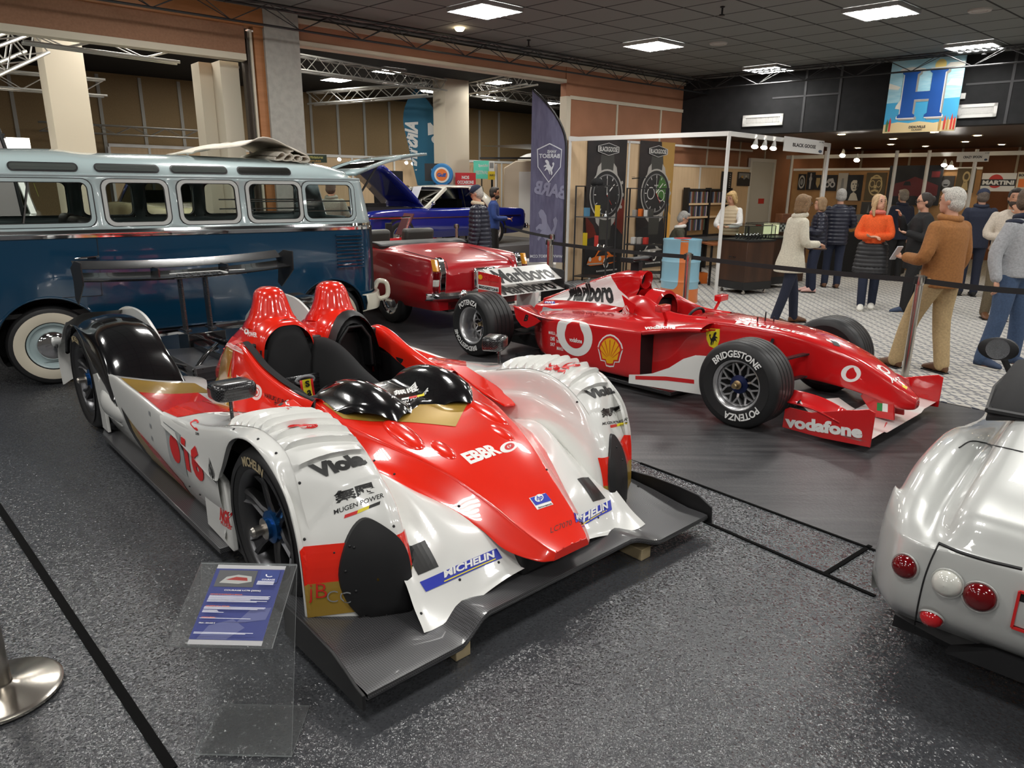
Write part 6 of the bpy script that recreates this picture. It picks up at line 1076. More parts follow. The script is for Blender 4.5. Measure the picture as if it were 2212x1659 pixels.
def person(label, pos, face, h=1.7, top=None, bottom=None, shoe=None, hair=None, hairm=None, arms=('down', 'down'), skin=None, hem=.88, feet=((.02, .10), (-.02, .10)), lean=.0, turn=0.0, nod=0.0, puff=0, bulk=1.0, glasses=False, cap=None, beard=None, collar=None, legw=1.0, skirt=None, sit=False, vest=None, flare=0, armov=None, sole=None, vox=.010, hips=None, fat=0, female=False):
    o = thing('person', label, 'person', pos, face); k = h / 1.75; skin = skin or SKIN; sw = (.165 if female else .185) * (1 + .3 * (bulk - 1)); hz = .50 if sit else .94
    def sp(z): return V((lean * max(0, z - hz), 0, z - (.44 if sit else 0) if not sit else z - .44))
    dz = -.44 if sit else 0; sk = lambda x, y, z: (x + lean * max(0, z - .94), y, z + dz); nz, hd = 1.47, V(sk(.025, 0, 1.625)); body = MB()
    for r_, z in ((.13, 1.0), (.125, 1.15), (.14, 1.3)): body.ell(sk(0, 0, z), (.085, r_ * (sw / .185), .12), nu=14, nv=10)
    limb(body, [sk(-.005, 0, 1.38), sk(.0, 0, nz), hd + V((-.01, 0, -.06))], [.075, .054, .052]); Rh = Mx.Rotation(turn, 3, 'Z') @ Mx.Rotation(nod, 3, 'Y'); hp = lambda x, y, z: hd + Rh @ V((x, y, z))
    for c, r in (((0, 0, .015), (.096, .076, .104)), ((.028, 0, -.055), (.066, .058, .066)), ((.050, 0, -.088), (.032, .034, .028)), ((.086, 0, -.022), (.020, .013, .016)), ((.078, 0, .008), (.016, .011, .026)), ((.074, 0, -.060), (.016, .026, .013)), ((.070, .03, .03), (.022, .024, .009)), ((.070, -.03, .03), (.022, .024, .009)), ((-.005, .078, -.01), (.018, .008, .032)), ((-.005, -.078, -.01), (.018, .008, .032))): body.ell(hp(*c), r, Rh, nu=14, nv=10)
    A = []
    for i, sd in enumerate((1, -1)):
        S0 = V(sk(0, sw * .95 * sd, 1.385)); E0, W0 = (V(sk(p[0], p[1] * sd * (sw / .185 if abs(p[1]) > .2 else 1), p[2])) for p in (armov[i] if armov and armov[i] else ARMS[arms[i]])); A.append((S0, E0, W0)); limb(body, [S0, E0, W0], [.050, .038, .026]); hand(body, W0, E0, .45 if arms[i] == 'down' else .7, sd)
    Lg = []
    for i, sd in enumerate((1, -1)):
        fx, fy = feet[i]; H0 = V((0, .09 * sd, .92 + dz)); A0 = V((fx, fy * sd, .085)); K0 = V((.42, .12 * sd, .47)) if sit else (H0 + A0) / 2 + V((.035, 0, .015)); Lg.append((H0, K0, A0)); limb(body, [H0, K0, A0], [.075, .052, .036])
        body.ell(A0 + V((.06, 0, -.045)), (.10, .036, .03), nu=12, nv=8)
    b = melt(body, vox, 2); sc = Mx.Scale(k, 4); b.xf(sc).build('body', skin, o, ang=80)
    fc = MB()
    for sd in (1, -1): fc.ell(hp(.083, .031 * sd, .010), (.008, .013, .007), Rh, nu=10, nv=6); fc.ell(hp(.086, .032 * sd, .036), (.008, .019, .004), Rh, nu=10, nv=6)
    fc.xf(sc).build('eyes', EYE, o, ang=80); fc = MB().ell(hp(.088, 0, -.058), (.007, .021, .005), Rh, nu=12, nv=6); fc.xf(sc).build('lips', LIP, o, ang=80)
    if hair:
        hb = MB(); hb.ell(hp(-.018, 0, .030), (.098, .087, .100), Rh, nu=18, nv=14)
        if hair in ('bob', 'long', 'tied', 'crop'): hb.ell(hp(-.038, 0, -.02), (.075, .088, .085), Rh)
        if hair in ('bob', 'long'):
            for sd in (1, -1): limb(hb, [hp(.03, .055 * sd, .075), hp(.03, .082 * sd, .0), hp(.0, .085 * sd, -.09)], [.028, .028, .03])
        if hair == 'bob': hb.ell(hp(-.04, 0, -.08), (.07, .085, .07), Rh); hb.ell(hp(.055, .01, .085), (.045, .065, .03), Rh)
        if hair == 'long': hb.ell(hp(-.045, 0, -.13), (.06, .09, .11), Rh); limb(hb, [hp(.0, .085, -.09), hp(.01, .085, -.19)], [.032, .018]); limb(hb, [hp(.0, -.085, -.09), hp(.01, -.085, -.19)], [.032, .018])
        if hair == 'tied': hb.ell(hp(-.11, 0, .02), (.045, .05, .05), Rh)
        if hair == 'crop': hb.ell(hp(.05, 0, .09), (.045, .06, .03), Rh)
        melt(hb, .010, 1).xf(sc).build('hair', noise_mat('hair_%02d%02d' % (int(hairm[0] * 99), int(hairm[2] * 99)), tuple(x * .7 for x in hairm), tuple(min(1, x * 1.25) for x in hairm), 90, .6, .4, 120), o, ang=80)
    if beard: hb = MB(); hb.ell(hp(.04, 0, -.075), (.062, .064, .055), Rh); melt(hb, .010, 1).xf(sc).build('beard', mat('beard_dark', (.035, .022, .015), .8), o, ang=80)
    if cap:
        hb = MB(); hb.ell(hp(-.008, 0, .052), (.104, .092, .080), Rh); hb.v = [p for p in hb.v]; hb = melt(hb, .012, 1); br = MB().prism([(x, y) for x, y in [(.06, -.075), (.13, -.070), (.165, -.035), (.172, 0), (.165, .035), (.13, .07), (.06, .075)]], .010); br.v = [tuple(hp(x, y, z + .042 - .25 * (x - .06))) for x, y, z in br.v]; hb.add(br.v, br.f); hb.xf(sc).build('cap', cap, o, ang=60)
    if glasses:
        g = MB()
        for sd in (1, -1): g.tube([hp(.100, (.032 + .024 * cos(t)) * sd, .008 + .018 * sin(t)) for t in np.linspace(0, 2 * pi, 15)[:-1]], .0028, 5, closed=True); g.tube([hp(.098, .056 * sd, .012), hp(.0, .082 * sd, .012)], .0028, 5)
        g.tube([hp(.102, .01, .01), hp(.102, -.01, .01)], .0028, 5); g.xf(sc).build('glasses', BLACKM, o)
    def torso(hz_, w, dp, ex=.0, arm=True, sleeve=1.0, ar=(.061, .056, .045)):
        t = MB(); secs = []
        for z, rx, ry in ((hz_, dp * (1.06 + fat + flare * 2), w * (.94 + flare)), ((hz_ + 1.0) / 2, dp * (1.05 + fat + flare * 1.2), w * (.94 + flare * .6)), (1.02, dp * (1.03 + fat), w * .90), (1.16, dp * (1.0 + fat * .6), w * .92), (1.30, dp * 1.0, w * 1.0), (1.39, dp * .86, w * .98), (1.445, dp * .60, w * .66), (1.475, dp * .46, w * .36)): secs.append([V(sk(rx * cos(a), ry * math.copysign(abs(sin(a)) ** .85, sin(a)), z)) for a in np.linspace(0, 2 * pi, 25)[:-1]])
        t.loft(secs)
        if arm:
            for (S0, E0, W0) in A: limb(t, [S0, E0, E0.lerp(W0, sleeve * .93)], [ar[0] * bulk, ar[1] * bulk, ar[2] * bulk])
        return melt(t, .013, 2)
    def ridges(m, f, amp):
        zc = np.array(m.v); me = bpy.data.meshes.new('q'); me.from_pydata(m.v, [], m.f); nr = np.array([v.normal for v in me.vertices]); bpy.data.meshes.remove(me); s = np.abs(np.sin(zc[:, 2] * f)) ** .6; m.v = [tuple(p) for p in zc + nr * (amp * (s - .5))[:, None]]; return m
    dp = .125 * bulk
    if top: t = torso(hem, sw * 1.06, dp); t = ridges(t, 48, .016) if puff else t; t.xf(sc).build('jacket' if not vest else 'shirt', top, o, ang=80)
    if vest: ridges(torso(hem, sw * 1.10, dp * 1.08, arm=False), 48, .012).xf(sc).build('vest', vest, o, ang=80)
    if collar: c = MB(); c.tube([V(sk(.01 + .075 * cos(a), .082 * sin(a), 1.475 + .012 * cos(a))) for a in np.linspace(0, 2 * pi, 21)[:-1]], .034, 8, closed=True); c.xf(sc).build('collar', collar, o, ang=80)
    if skirt: c = MB(); c.loft([[V(((.135 + e) * cos(a), (.19 + e) * sin(a), z)) for a in np.linspace(0, 2 * pi, 25)[:-1]] for z, e in ((1.04, -.01), (.98, .02), (.8, .035), (.58, .06))]); ridges(melt(c, .014, 1), 52, .022).xf(sc).build('wrapped_coat', skirt, o, ang=80)
    if bottom:
        t = MB(); t.ell((0, 0, .95 + dz), (.115 * bulk, .165 * (1.04 if female else 1), .12), nu=16, nv=10)
        for H0, K0, A0 in Lg: limb(t, [H0 + V((0, 0, -.02)), K0, A0 + V((0, 0, .0))], [.098 * legw, .072 * legw, .062 * legw])
        melt(t, .013, 2).xf(sc).build('trousers', bottom, o, ang=80)
    for H0, K0, A0 in Lg:
        s = MB(); s.loft([[A0 + V((x, w * cos(a), max(-.06, -.06 + hgt * (1 + sin(a)) * .5) - .012)) for a in np.linspace(0, 2 * pi, 17)[:-1]] for x, w, hgt in ((-.065, .022, .055), (-.05, .038, .085), (0, .042, .10), (.07, .045, .085), (.13, .050, .062), (.175, .042, .045), (.198, .018, .028))]); s.box(A0 + V((.062, 0, -.078)), (.245, .085, .014), 1); s.xf(sc).build('shoe', [shoe or BLACKM, sole or BLACKM], o, ang=50, bevel=.004)
    return o
NAVY = fabric('navy', (.012, .016, .035)); NAVYP = mat('navy_puffer', (.012, .014, .030), .38); JEANS = fabric('denim', (.05, .085, .16)); DJEANS = fabric('dark_denim', (.012, .018, .042)); BLK = fabric('black', (.010, .010, .011)); CREAMC = fabric('cream', (.62, .58, .47)); TANJ = fabric('suede_brown', (.30, .125, .035)); BEIGE = fabric('beige', (.46, .33, .17)); ORNG = fabric('orange', (.75, .10, .015)); OLIVE = fabric('olive', (.055, .055, .030)); FLEECE = fabric('grey_fleece', (.40, .41, .43), 2); GHOOD = fabric('sage_hoodie', (.20, .21, .17))
SHB = mat('shoe_brown', (.12, .05, .02), .5); SHW = mat('shoe_white', (.70, .68, .62), .6); SHN = mat('shoe_navy', (.03, .05, .10), .7); PINK = mat('shoe_pink', (.75, .45, .40), .6)
def gp(u, v, z=0): p = at(u, v, z); return (p.x, p.y, .006)
R_ = radians
w1 = person('woman in a cream hooded coat walking with a small wallet in her hands', gp(1692, 700), R_(8), 1.66, CREAMC, NAVY, SHB, 'bob', (.22, .13, .06), ('hold', 'hold'), hem=.72, feet=((.17, .06), (-.18, .07)), lean=.10, nod=.1, bulk=1.06, glasses=True, female=True, flare=.24, legw=.96, collar=CREAMC)
mb = MB(); mb.box((.42, .02, 1.03), (.16, .09, .018), 0, Mx.Rotation(.15, 3, 'Z')); mb.v = [tuple(V(p) * (1.66 / 1.75)) for p in mb.v]; wl_ = mb.build('wallet', mat('leather_brown', (.10, .05, .025), .5), bevel=.004); wl_.location = w1.location; wl_.rotation_euler = w1.rotation_euler; tag(wl_, 'small brown wallet held by the woman in the cream coat', 'wallet')
person('woman in a navy quilted jacket with short blond hair and pale shoes', gp(1752, 632), R_(165), 1.60, NAVYP, DJEANS, PINK, 'bob', (.30, .19, .10), ('bend', 'bend'), hem=.80, puff=1, bulk=1.12, female=True, feet=((.0, .08), (.04, .08)), fat=.1)
person('grey-haired man in a long navy quilted coat with brown shoes', gp(1792, 622), R_(75), 1.74, NAVYP, DJEANS, SHB, 'crop', (.40, .38, .35), ('hold', 'hold'), hem=.78, puff=1, bulk=1.12, feet=((.03, .1), (-.04, .1)), fat=.08)
pw_ = person('blond woman in an orange sweater with folded arms and a dark coat round her waist', gp(1866, 668), R_(-118), 1.665, ORNG, DJEANS, SHW, 'long', (.50, .33, .17), ('cross', 'cross'), hem=.95, turn=.75, nod=-.1, female=True, skirt=mat('charcoal_puffer', (.025, .025, .028), .5), feet=((-.10, .09), (.14, .05)), collar=fabric('coral_scarf', (.65, .16, .12)), bulk=1.02, sole=SHW)
person('man in a dark navy coat seen from behind under the red relief panel', gp(1925, 606), R_(100), 1.74, NAVY, BLK, SHB, 'crop', (.22, .18, .14), ('down', 'down'), hem=.80, bulk=1.1, collar=NAVY)
person('dark-haired woman in a long black sweater talking with one raised hand', gp(1962, 676), R_(172), 1.69, BLK, BLK, SHN, 'tied', (.025, .017, .013), ('bend', 'raise'), hem=.66, glasses=True, female=True, bulk=1.16, nod=.12, feet=((.10, .07), (-.10, .08)), fat=.15, legw=1.1, sole=SHW)
bm = person('white-haired man in a brown suede jacket and beige trousers seen from behind', gp(1998, 806), R_(112), 1.75, TANJ, BEIGE, SHB, 'crop', (.52, .50, .45), ('hold', 'down'), hem=.84, bulk=1.12, feet=((.26, .11), (-.06, .13)), collar=TANJ, turn=.35, fat=.1, legw=1.12, armov=(((.0, .27, 1.12), (.25, .20, 1.10)), ((.0, -.0 + .25, 1.12), (.10, .25, .90))))
mb = MB(); mb.box((.36, .20, 1.13), (.012, .075, .15), 0, Mx.Rotation(-.5, 3, 'Y')); ph_ = mb.build('phone', mat('phone_silver', (.55, .57, .60), .3), bevel=.004); ph_.location = bm.location; ph_.rotation_euler = bm.rotation_euler; tag(ph_, 'silver phone in the hand of the man in the brown jacket', 'phone')
person('man in a navy blazer and cap seen from behind near the white poster', gp(2085, 640), R_(70), 1.76, NAVY, NAVY, BLK, 'crop', (.12, .09, .07), ('down', 'down'), hem=.80, bulk=1.08, cap=fabric('cap_navy', (.015, .022, .05)), collar=NAVY)
bd = person('bearded man in a pale shirt with his hand on his chin', gp(2142, 690), R_(-112), 1.76, fabric('ivory_shirt', (.55, .48, .40)), fabric('khaki', (.13, .10, .06)), SHB, 'crop', (.02, .014, .010), ('chin', 'cross'), hem=.93, skin=SKIN2, beard=True, turn=-.15)
gf = person('person with short brown hair in a pale grey zipped fleece and blue jeans', gp(2150, 790), R_(-62), 1.76, FLEECE, JEANS, SHN, 'crop', (.10, .065, .04), ('down', 'back'), hem=.90, bulk=1.14, glasses=True, turn=.35, nod=.08, feet=((.05, .17), (-.04, .20)), collar=NAVY, fat=.12, legw=1.12, sole=SHW)
mb = MB(); mb.bar((.150, 0, .93), (.135, 0, 1.42), .012, .008); mb.bar((.165, -.11, 1.02), (.165, -.11, 1.14), .018, .008); mb.bar((.165, .11, 1.02), (.165, .11, 1.14), .018, .008); mb.build('zip', BLACKM, gf)
mb = MB()
for sd in (1, -1): mb.ell((.0, .155 * sd, 1.435), (.075, .085, .03))
mb.build('shoulder_panel', NAVY, gf)
pc = V((-.52, 11.3, .006)); person('older man in a navy cap and navy puffer coat with a cream fleece collar', pc, R_(172), 1.74, NAVYP, BLK, BLACKM, 'crop', (.45, .42, .38), ('down', 'down'), hem=.66, puff=1, bulk=1.22, cap=fabric('cap_navy', (.015, .022, .05)), collar=fabric('sherpa', (.60, .50, .36), 3), nod=.35, lean=.05, glasses=True, fat=.12)
person('dark-haired man in a blue jacket behind the man in the navy cap', V((-.42, 15.2, 0)), R_(0), 1.72, fabric('royal_blue', (.02, .05, .20)), BLK, BLACKM, 'crop', (.015, .012, .010), ('hold', 'hold'), skin=SKIN2, beard=True)
person('man in an olive jacket by the caravan door', V((-.95, 21.0, 0)), R_(90), 1.74, OLIVE, BLK, BLACKM, 'crop', (.20, .18, .10), ('hold', 'hold'))
person('man in a sage hooded top seen through the last bus window', V((-3.25, 13.0, 0)), R_(85), 1.80, GHOOD, DJEANS, BLACKM, 'crop', (.10, .07, .05), ('hold', 'hold'), bulk=1.15, collar=GHOOD)
for k, (u, d, lb, tp, hr) in enumerate(((884, 19.7, 'man with a shaved head in a dark brown jacket behind the blue coupe', fabric('dark_brown', (.05, .035, .025)), (.09, .06, .045)), (907, 20.2, 'man in a white shirt behind the blue coupe', fabric('white_shirt', (.65, .65, .66)), (.35, .30, .22)), (866, 19.2, 'person in black at the far stall behind the raised bonnet', BLK, (.02, .015, .012)), (944, 20.4, 'person in dark clothes left of the black screen', BLK, (.03, .02, .015)))): person(lb, V(((u - 1106) / 1526 * d, d, 0)), R_((120, 80, 60, 100)[k]), 1.74, tp, BLK, BLACKM, 'crop', hr, ('hold', 'hold'), vox=.014)
# ================================================================ watch stand by the terracotta wall
SA, SB, SC = V((1.0, 13.32, 0)), V((3.34, 11.62, 0)), V((6.07, 14.36, 0)); PD = .17
def onP(u, v, d=PD): return onW(u, v, d)
st = thing('exhibition_stand_frame', 'white aluminium stand frame with beech panels along the terracotta wall', 'stand frame')
for p in (SA, SB, SC): mb = MB(); mb.bar(p + Z1 * .006, p + Z1 * 2.58, .05, up=(1, 0, 0)); mb.build('post', WHITEP, st, bevel=.006)
for a, b in ((SA, SB), (SB, SC)): mb = MB(); mb.bar(a + Z1 * 2.55, b + Z1 * 2.55, .04, .07); mb.build('beam', WHITEP, st)
ss = [3.50, 2.85, 1.85, 1.45, .55, -.55, -1.6, -2.55]
for k in range(len(ss) - 1):
    top = 2.56 if ss[k + 1] > .3 else 2.17; mb = MB(); slab(mb, W, ss[k + 1] + .02, ss[k] - .02, .02, top, PD - .02, PD); mb.build('panel', BEECH, st, ang=0); mb = MB(); slab(mb, W, ss[k + 1] - .02, ss[k + 1] + .02, .01, top + .04, PD - .025, PD + .015); slab(mb, W, ss[k + 1], ss[k], top, top + .045, PD - .025, PD + .015); mb.build('panel_rail', WHITEP, st, ang=0)
mb = MB(); slab(mb, W, -2.55, .55, 2.56, 2.60, PD - .02, PD + .02); mb.build('beam', WHITEP, st, ang=0)
def flatart(name, label, cat, o, x, y, base, parts, parent=None, group=None, solid=.006):
    """a printed panel lying in the plane (x, y): parts = list of (2-d shape, material)"""
    o, x, y = V(o), V(x), V(y); n = x.cross(y).normalized(); mb = MB(); mb.prism([(0, 0), (1, 0), (1, 1), (0, 1)], -solid, o, x, y); b = mb.build(name, base, parent, ang=0)
    if label: tag(b, label, cat, group)
    if parts:
        ms = []; mb = MB()
        for k, (sh, m) in enumerate(parts):
            if m not in ms: ms.append(m)
            lay(mb, sh, o, x, y, ms.index(m), n=n, lift=.0015 + .0006 * k)
        mb.build('print', ms, b, ang=0)
    return b
def pl(*pts): return poly2d(list(pts))
def tx2(s, x0, y0, w, h, bold=.03, shear=0, flip=False):
    P, F, a = text2d(s, bold, shear); return [((x0 + w * (1 - p[0] if flip else p[0])), y0 + h * p[1]) for p in P], F, 1
def di(cx, cy, r, r0=0, sx=1, sy=1, a0=0, a1=2 * pi): return disc2d(36, r, r0, a0, a1, (cx, cy), sx, sy)
BN = noise_mat('banner_black', (.012, .011, .012), (.03, .022, .022), 2, .6); BG = mat('print_grey', (.22, .22, .22), .5); BW = mat('print_white', (.72, .71, .68), .5); BD = mat('print_dark', (.02, .02, .022), .5); BO = mat('print_orange', (.75, .17, .02), .5); BR = mat('print_red', (.55, .04, .03), .5); BRD = mat('print_dark_red', (.16, .02, .012), .5); BGR = mat('print_green', (.05, .15, .03), .5); BGO = mat('print_gold', (.45, .26, .07), .5); BSH = mat('print_steel', (.42, .40, .37), .5); BSK = mat('print_strap', (.055, .055, .05), .5)
def watch(cy, sx, sy, red):
    c = .5; L = [(pl((.34, .90), (.66, .90), (.70, cy + .17), (.30, cy + .17)), BSK), (pl((.32, cy - .16), (.68, cy - .16), (.64, .27), (.36, .27)), BSK), (pl((.26, cy + .20), (.34, cy + .23), (.36, cy + .10), (.20, cy + .10)), BSH), (pl((.74, cy + .20), (.66, cy + .23), (.64, cy + .10), (.80, cy + .10)), BSH), (pl((.26, cy - .20), (.34, cy - .23), (.36, cy - .1), (.20, cy - .1)), BSH), (pl((.74, cy - .20), (.66, cy - .23), (.64, cy - .1), (.80, cy - .1)), BSH), (di(.93, cy, .035, 0, 1, sy), BSH), (di(.90, cy + .09, .03, 0, 1, sy), BSH), (di(.90, cy - .09, .03, 0, 1, sy), BSH), (di(c, cy, .43, 0, 1, sy), BSH), (di(c, cy, .40, 0, 1, sy), BD), (di(c, cy, .345, .325, 1, sy), BG)]
    if not red: L += [(di(c, cy, .34, .0, 1, sy, -.5, 1.2), BGR), (di(.36, cy, .11, .095, 1, sy), BW), (di(.66, cy - .02, .10, .085, 1, sy), BW)]
    for k in range(12):
        a = k * pi / 6; d = (cos(a), sin(a)); n = (-d[1] * .008, d[0] * .008); f = lambda r, s: (c + d[0] * r + s * n[0], cy + (d[1] * r + s * n[1]) * sy); L.append((pl(f(.27, -1), f(.32, -1), f(.32, 1), f(.27, 1)), BW))
    for a, r, w in ((.75, .26, .014), (pi / 2, .30, .006), (-.9, .22, .006)): d = (cos(a), sin(a)); n = (-d[1] * w, d[0] * w); L.append((pl((c - n[0], cy - n[1] * sy), (c + d[0] * r - n[0] * .6, cy + (d[1] * r - n[1] * .6) * sy), (c + d[0] * r + n[0] * .6, cy + (d[1] * r + n[1] * .6) * sy), (c + n[0], cy + n[1] * sy)), BW if a > 0 else BR))
    L += [(tx2('BLACK', .44, cy + .055, .12, .012), BW)]
    return L
def logo(cx, cy, w, h): hx = lambda k: pl((cx - w * k, cy + h * .45 * k), (cx, cy + h * k), (cx + w * k, cy + h * .45 * k), (cx + w * k, cy - h * .45 * k), (cx, cy - h * k), (cx - w * k, cy - h * .45 * k)); return [(hx(1), BW), (hx(.93), BD), (tx2('BLACKGOOSE', cx - w * .86, cy - h * .38, w * 1.72, h * .76, .02), BW)]
def cararea(x0, y0, w, h, col): q = lambda *p: pl(*[(x0 + a * w, y0 + b * h) for a, b in p]); return [(q((0, .25), (.05, .5), (.25, .62), (.36, .95), (.62, .98), (.80, .66), (1, .55), (1, .3), (.8, .18), (.1, .15)), col), (q((.30, .64), (.40, .9), (.60, .9), (.70, .66)), BD), (di(x0 + .1 * w, y0 + .5 * h, .035, 0, 1, .5), BW), (di(x0 + .42 * w, y0 + .5 * h, .035, 0, 1, .5), BW), (q((.0, .22), (.5, .2), (.5, .28), (.02, .3)), BSH), (di(x0 + .62 * w, y0 + .25 * h, .07, 0, 1, .6), BW), (di(x0 + .62 * w, y0 + .25 * h, .05, 0, 1, .6), BD), (q((.5, .2), (1, .3), (1, .56), (.7, .55)), BD)]
def banner(u0, v0, u1, zb, lab, red):
    a, b = onP(u0, v0, PD + .03), onP(u1, v0, PD + .03); o = V((a.x, a.y, zb)); x = V((b.x - a.x, b.y - a.y, 0)); y = Z1 * (a.z - zb); asp = x.length / y.length; cy = .60; P = [(pl((.0, .0), (1, 0), (1, .32), (.8, .42), (.0, .30)), BD)]
    P += [(pl((.62, .42), (.98, .30), (1, .55), (.85, .62)), BRD), (pl((.0, .45), (.2, .38), (.3, .30), (.04, .28)), BRD)] if red else [(pl((.6, 1), (1, 1), (1, .35), (.82, .25), (.75, .6)), BGO), (pl((.80, .24), (1, .2), (1, .42), (.9, .46)), mat('print_fire', (.8, .42, .08), .5))]
    P += watch(cy, 1, asp, red) + logo(.5, .925, .27, .045)
    P += cararea(.05, .06, .8, .14, BO if red else BSH) + [(tx2('BLACKGOOSE-WATCHES.COM', .30, .03, .55, .012), BW)]
    return flatart('banner', lab, 'banner', o, x, y, BN, P, solid=.004)
banner(1271, 296, 1356, .06, 'left black hanging banner of a chronograph over an orange car', True); banner(1384, 303, 1459, .12, 'right black hanging banner of a chronograph with a green dial patch', False)
def rack(p, q, r, h, lab, n=4):
    o = thing('shelf_rack', lab, 'shelf rack'); p, q = V((p.x, p.y, .006)), V((q.x, q.y, .006)); d = (q - p).normalized(); e = V((-d.y, d.x, 0)) * r; C4 = [p, q, q + e, p + e]
    for c in C4: mb = MB(); mb.bar(c, c + Z1 * h, .028, up=(1, 0, 0)); mb.build('upright', BLACKM, o, ang=0)
    for k in range(n): z = .12 + (h - .14) * k / (n - 1); mb = MB(); mb.prism([(0, 0), (1, 0), (1, 1), (0, 1)], .018, p + Z1 * z, q - p, e); mb.build('shelf', BLACKM if k != 2 else mat('smoked_shelf', (.10, .10, .10), .2), o, ang=0)
    return p, q, e, h
def on_rack(rk, fx, fy, z): p, q, e, h = rk; return p + (q - p) * fx + e * fy + Z1 * z
r1 = rack(at(1238, 612), at(1306, 618), .36, 1.75, 'black shelf rack with a black cap on top beside the left post'); r2 = rack(V((2.16, 13.95, 0)), V((2.86, 13.72, 0)), .34, 1.72, 'black shelf rack in front of the right watch banner')
def small(name, lab, cat, p, dims, m, rot=0, bev=.004, group=None):
    mb = MB(); mb.box((0, 0, dims[2] / 2), dims); o = mb.build(name, m, bevel=bev); o.location = p; o.rotation_euler = (0, 0, rot); return tag(o, lab, cat, group)
ra = math.atan2(*(r1[1] - r1[0]).yx)
YEL = mat('yellow_card', (.75, .55, .02), .5); SKYB = mat('blue_print', (.10, .28, .45), .5)
zz = lambda rk, k: .12 + (rk[3] - .14) * k / 3 + .019
cp = on_rack(r1, .5, .5, r1[3]); mb = MB(); mb.ell((0, 0, .05), (.12, .10, .085)); mb.v = [(x, y, max(z, 0)) for x, y, z in mb.v]; mb.prism([(.08, -.08), (.19, -.06), (.20, .06), (.08, .08)], .012); o = mb.build('baseball_cap', BLK); o.location = cp; o.rotation_euler = (0, 0, -.5); tag(o, 'black cap lying on top of the left shelf rack', 'cap')
small('picture_card', 'blue printed card leaning on the upper shelf of the left rack', 'card', on_rack(r1, .22, .5, zz(r1, 2)), (.12, .02, .15), SKYB, ra); small('picture_card', 'yellow printed card beside the blue card on the left rack', 'card', on_rack(r1, .55, .5, zz(r1, 2)), (.10, .02, .20), YEL, ra); small('leaflet', 'yellow leaflet hanging low on the left rack', 'leaflet', on_rack(r1, .22, .4, zz(r1, 1)), (.09, .012, .24), YEL, ra); small('picture_card', 'red card on the lower shelf of the left rack', 'card', on_rack(r1, .55, .5, zz(r1, 1)), (.08, .015, .20), BR, ra)
for k in range(3): mb = MB(); mb.lathe([(.001, 0), (.05, 0), (.055, .01), (.03, .05), (.001, .055)], seg=14); o = mb.build('watch', CHROME); o.location = on_rack(r1, .7 + .09 * k, .3 + .15 * (k % 2), zz(r1, 1 + (k == 1))); tag(o, 'small steel watch lying on the left shelf rack', 'watch', 'steel watches on the left rack')
for k, (f, c) in enumerate(((.2, BSH), (.35, BO), (.5, BW), (.62, BSK))): small('display_box', ('grey', 'orange', 'white', 'dark')[k] + ' watch box on the upper shelf of the right rack', 'box', on_rack(r2, f, .4, zz(r2, 2)), (.07, .10, .12 + .02 * (k % 2)), c, ra)
for k, f in enumerate((.2, .36, .52)): small('display_box', ('leftmost', 'middle', 'rightmost')[k] + ' of three pale boxes low on the right rack', 'box', on_rack(r2, f, .45, zz(r2, 1)), (.08, .1, .13), (BW, BSH, BR)[k], ra)
mb = MB(); mb.tube([(0, 0, 0), (0, 0, .16)], .006, 6); mb.bar((-.14, 0, .17), (.14, 0, .19), .03, .02); mb.bar((0, -.1, .18), (.02, .1, .18), .05, .008); mb.bar((-.12, -.04, .2), (-.12, .04, .2), .03, .006); o = mb.build('model_aeroplane', BLACKM); o.location = on_rack(r2, .25, .5, r2[3]); o.rotation_euler = (0, 0, .3); tag(o, 'small model aeroplane standing on the right shelf rack', 'model')
# strap display along the wall
sd = thing('strap_display', 'black framed display rack full of hanging watch straps', 'display rack'); FS = lambda s, z, d=0: W(s, z, PD + .12 + d)
for s in (.02, -.78, -1.60): mb = MB(); slab(mb, FS, s - .03, s + .03, .01, 1.74, -.08, .04); mb.build('upright', BLACKM, sd, ang=0)
for z in (1.70, 1.40, 1.12, .72): mb = MB(); slab(mb, FS, -1.6, .02, z - .02, z + .02, -.08, .03); mb.build('rail', BLACKM if z > 1.5 or z < 1 else BEECH, sd, ang=0)
mb = MB(); slab(mb, FS, -1.6, .02, .74, 1.7, -.09, -.07); mb.build('backing', noise_mat('tan_board', (.35, .20, .08), (.40, .24, .10), 4, .6), sd, ang=0); mb = MB(); slab(mb, FS, -1.7, .06, .66, .70, -.08, .5); mb.build('ledge', mat('ledge_grey', (.08, .085, .09), .4), sd, ang=0)
sc_ = [(.02, .02, .025), (.05, .08, .16), (.35, .33, .30), (.25, .08, .04), (.12, .05, .03), (.06, .10, .06), (.14, .08, .20), (.5, .45, .38), (.03, .04, .08)]; k = 0
proto = None
for z, n0, n1 in ((1.66, 0, 36), (1.36, 0, 17), (1.08, 0, 16)):
    for i in range(n0, n1):
        s = -.04 - i * .042; s -= .09 if s < -.72 else 0; m = mat('strap_%d' % (k % 9), sc_[(i * 5 + int(z * 7)) % 9] if 0 else sc_[k % 9], .6); k += 1
        mb = MB(); slab(mb, FS, s - .012, s + .012, z - .24, z, .0, .012); o = mb.build('watch_strap', m, ang=0); tag(o, 'coloured leather watch strap hanging on the black display rack', 'watch strap', 'watch straps on the display rack')
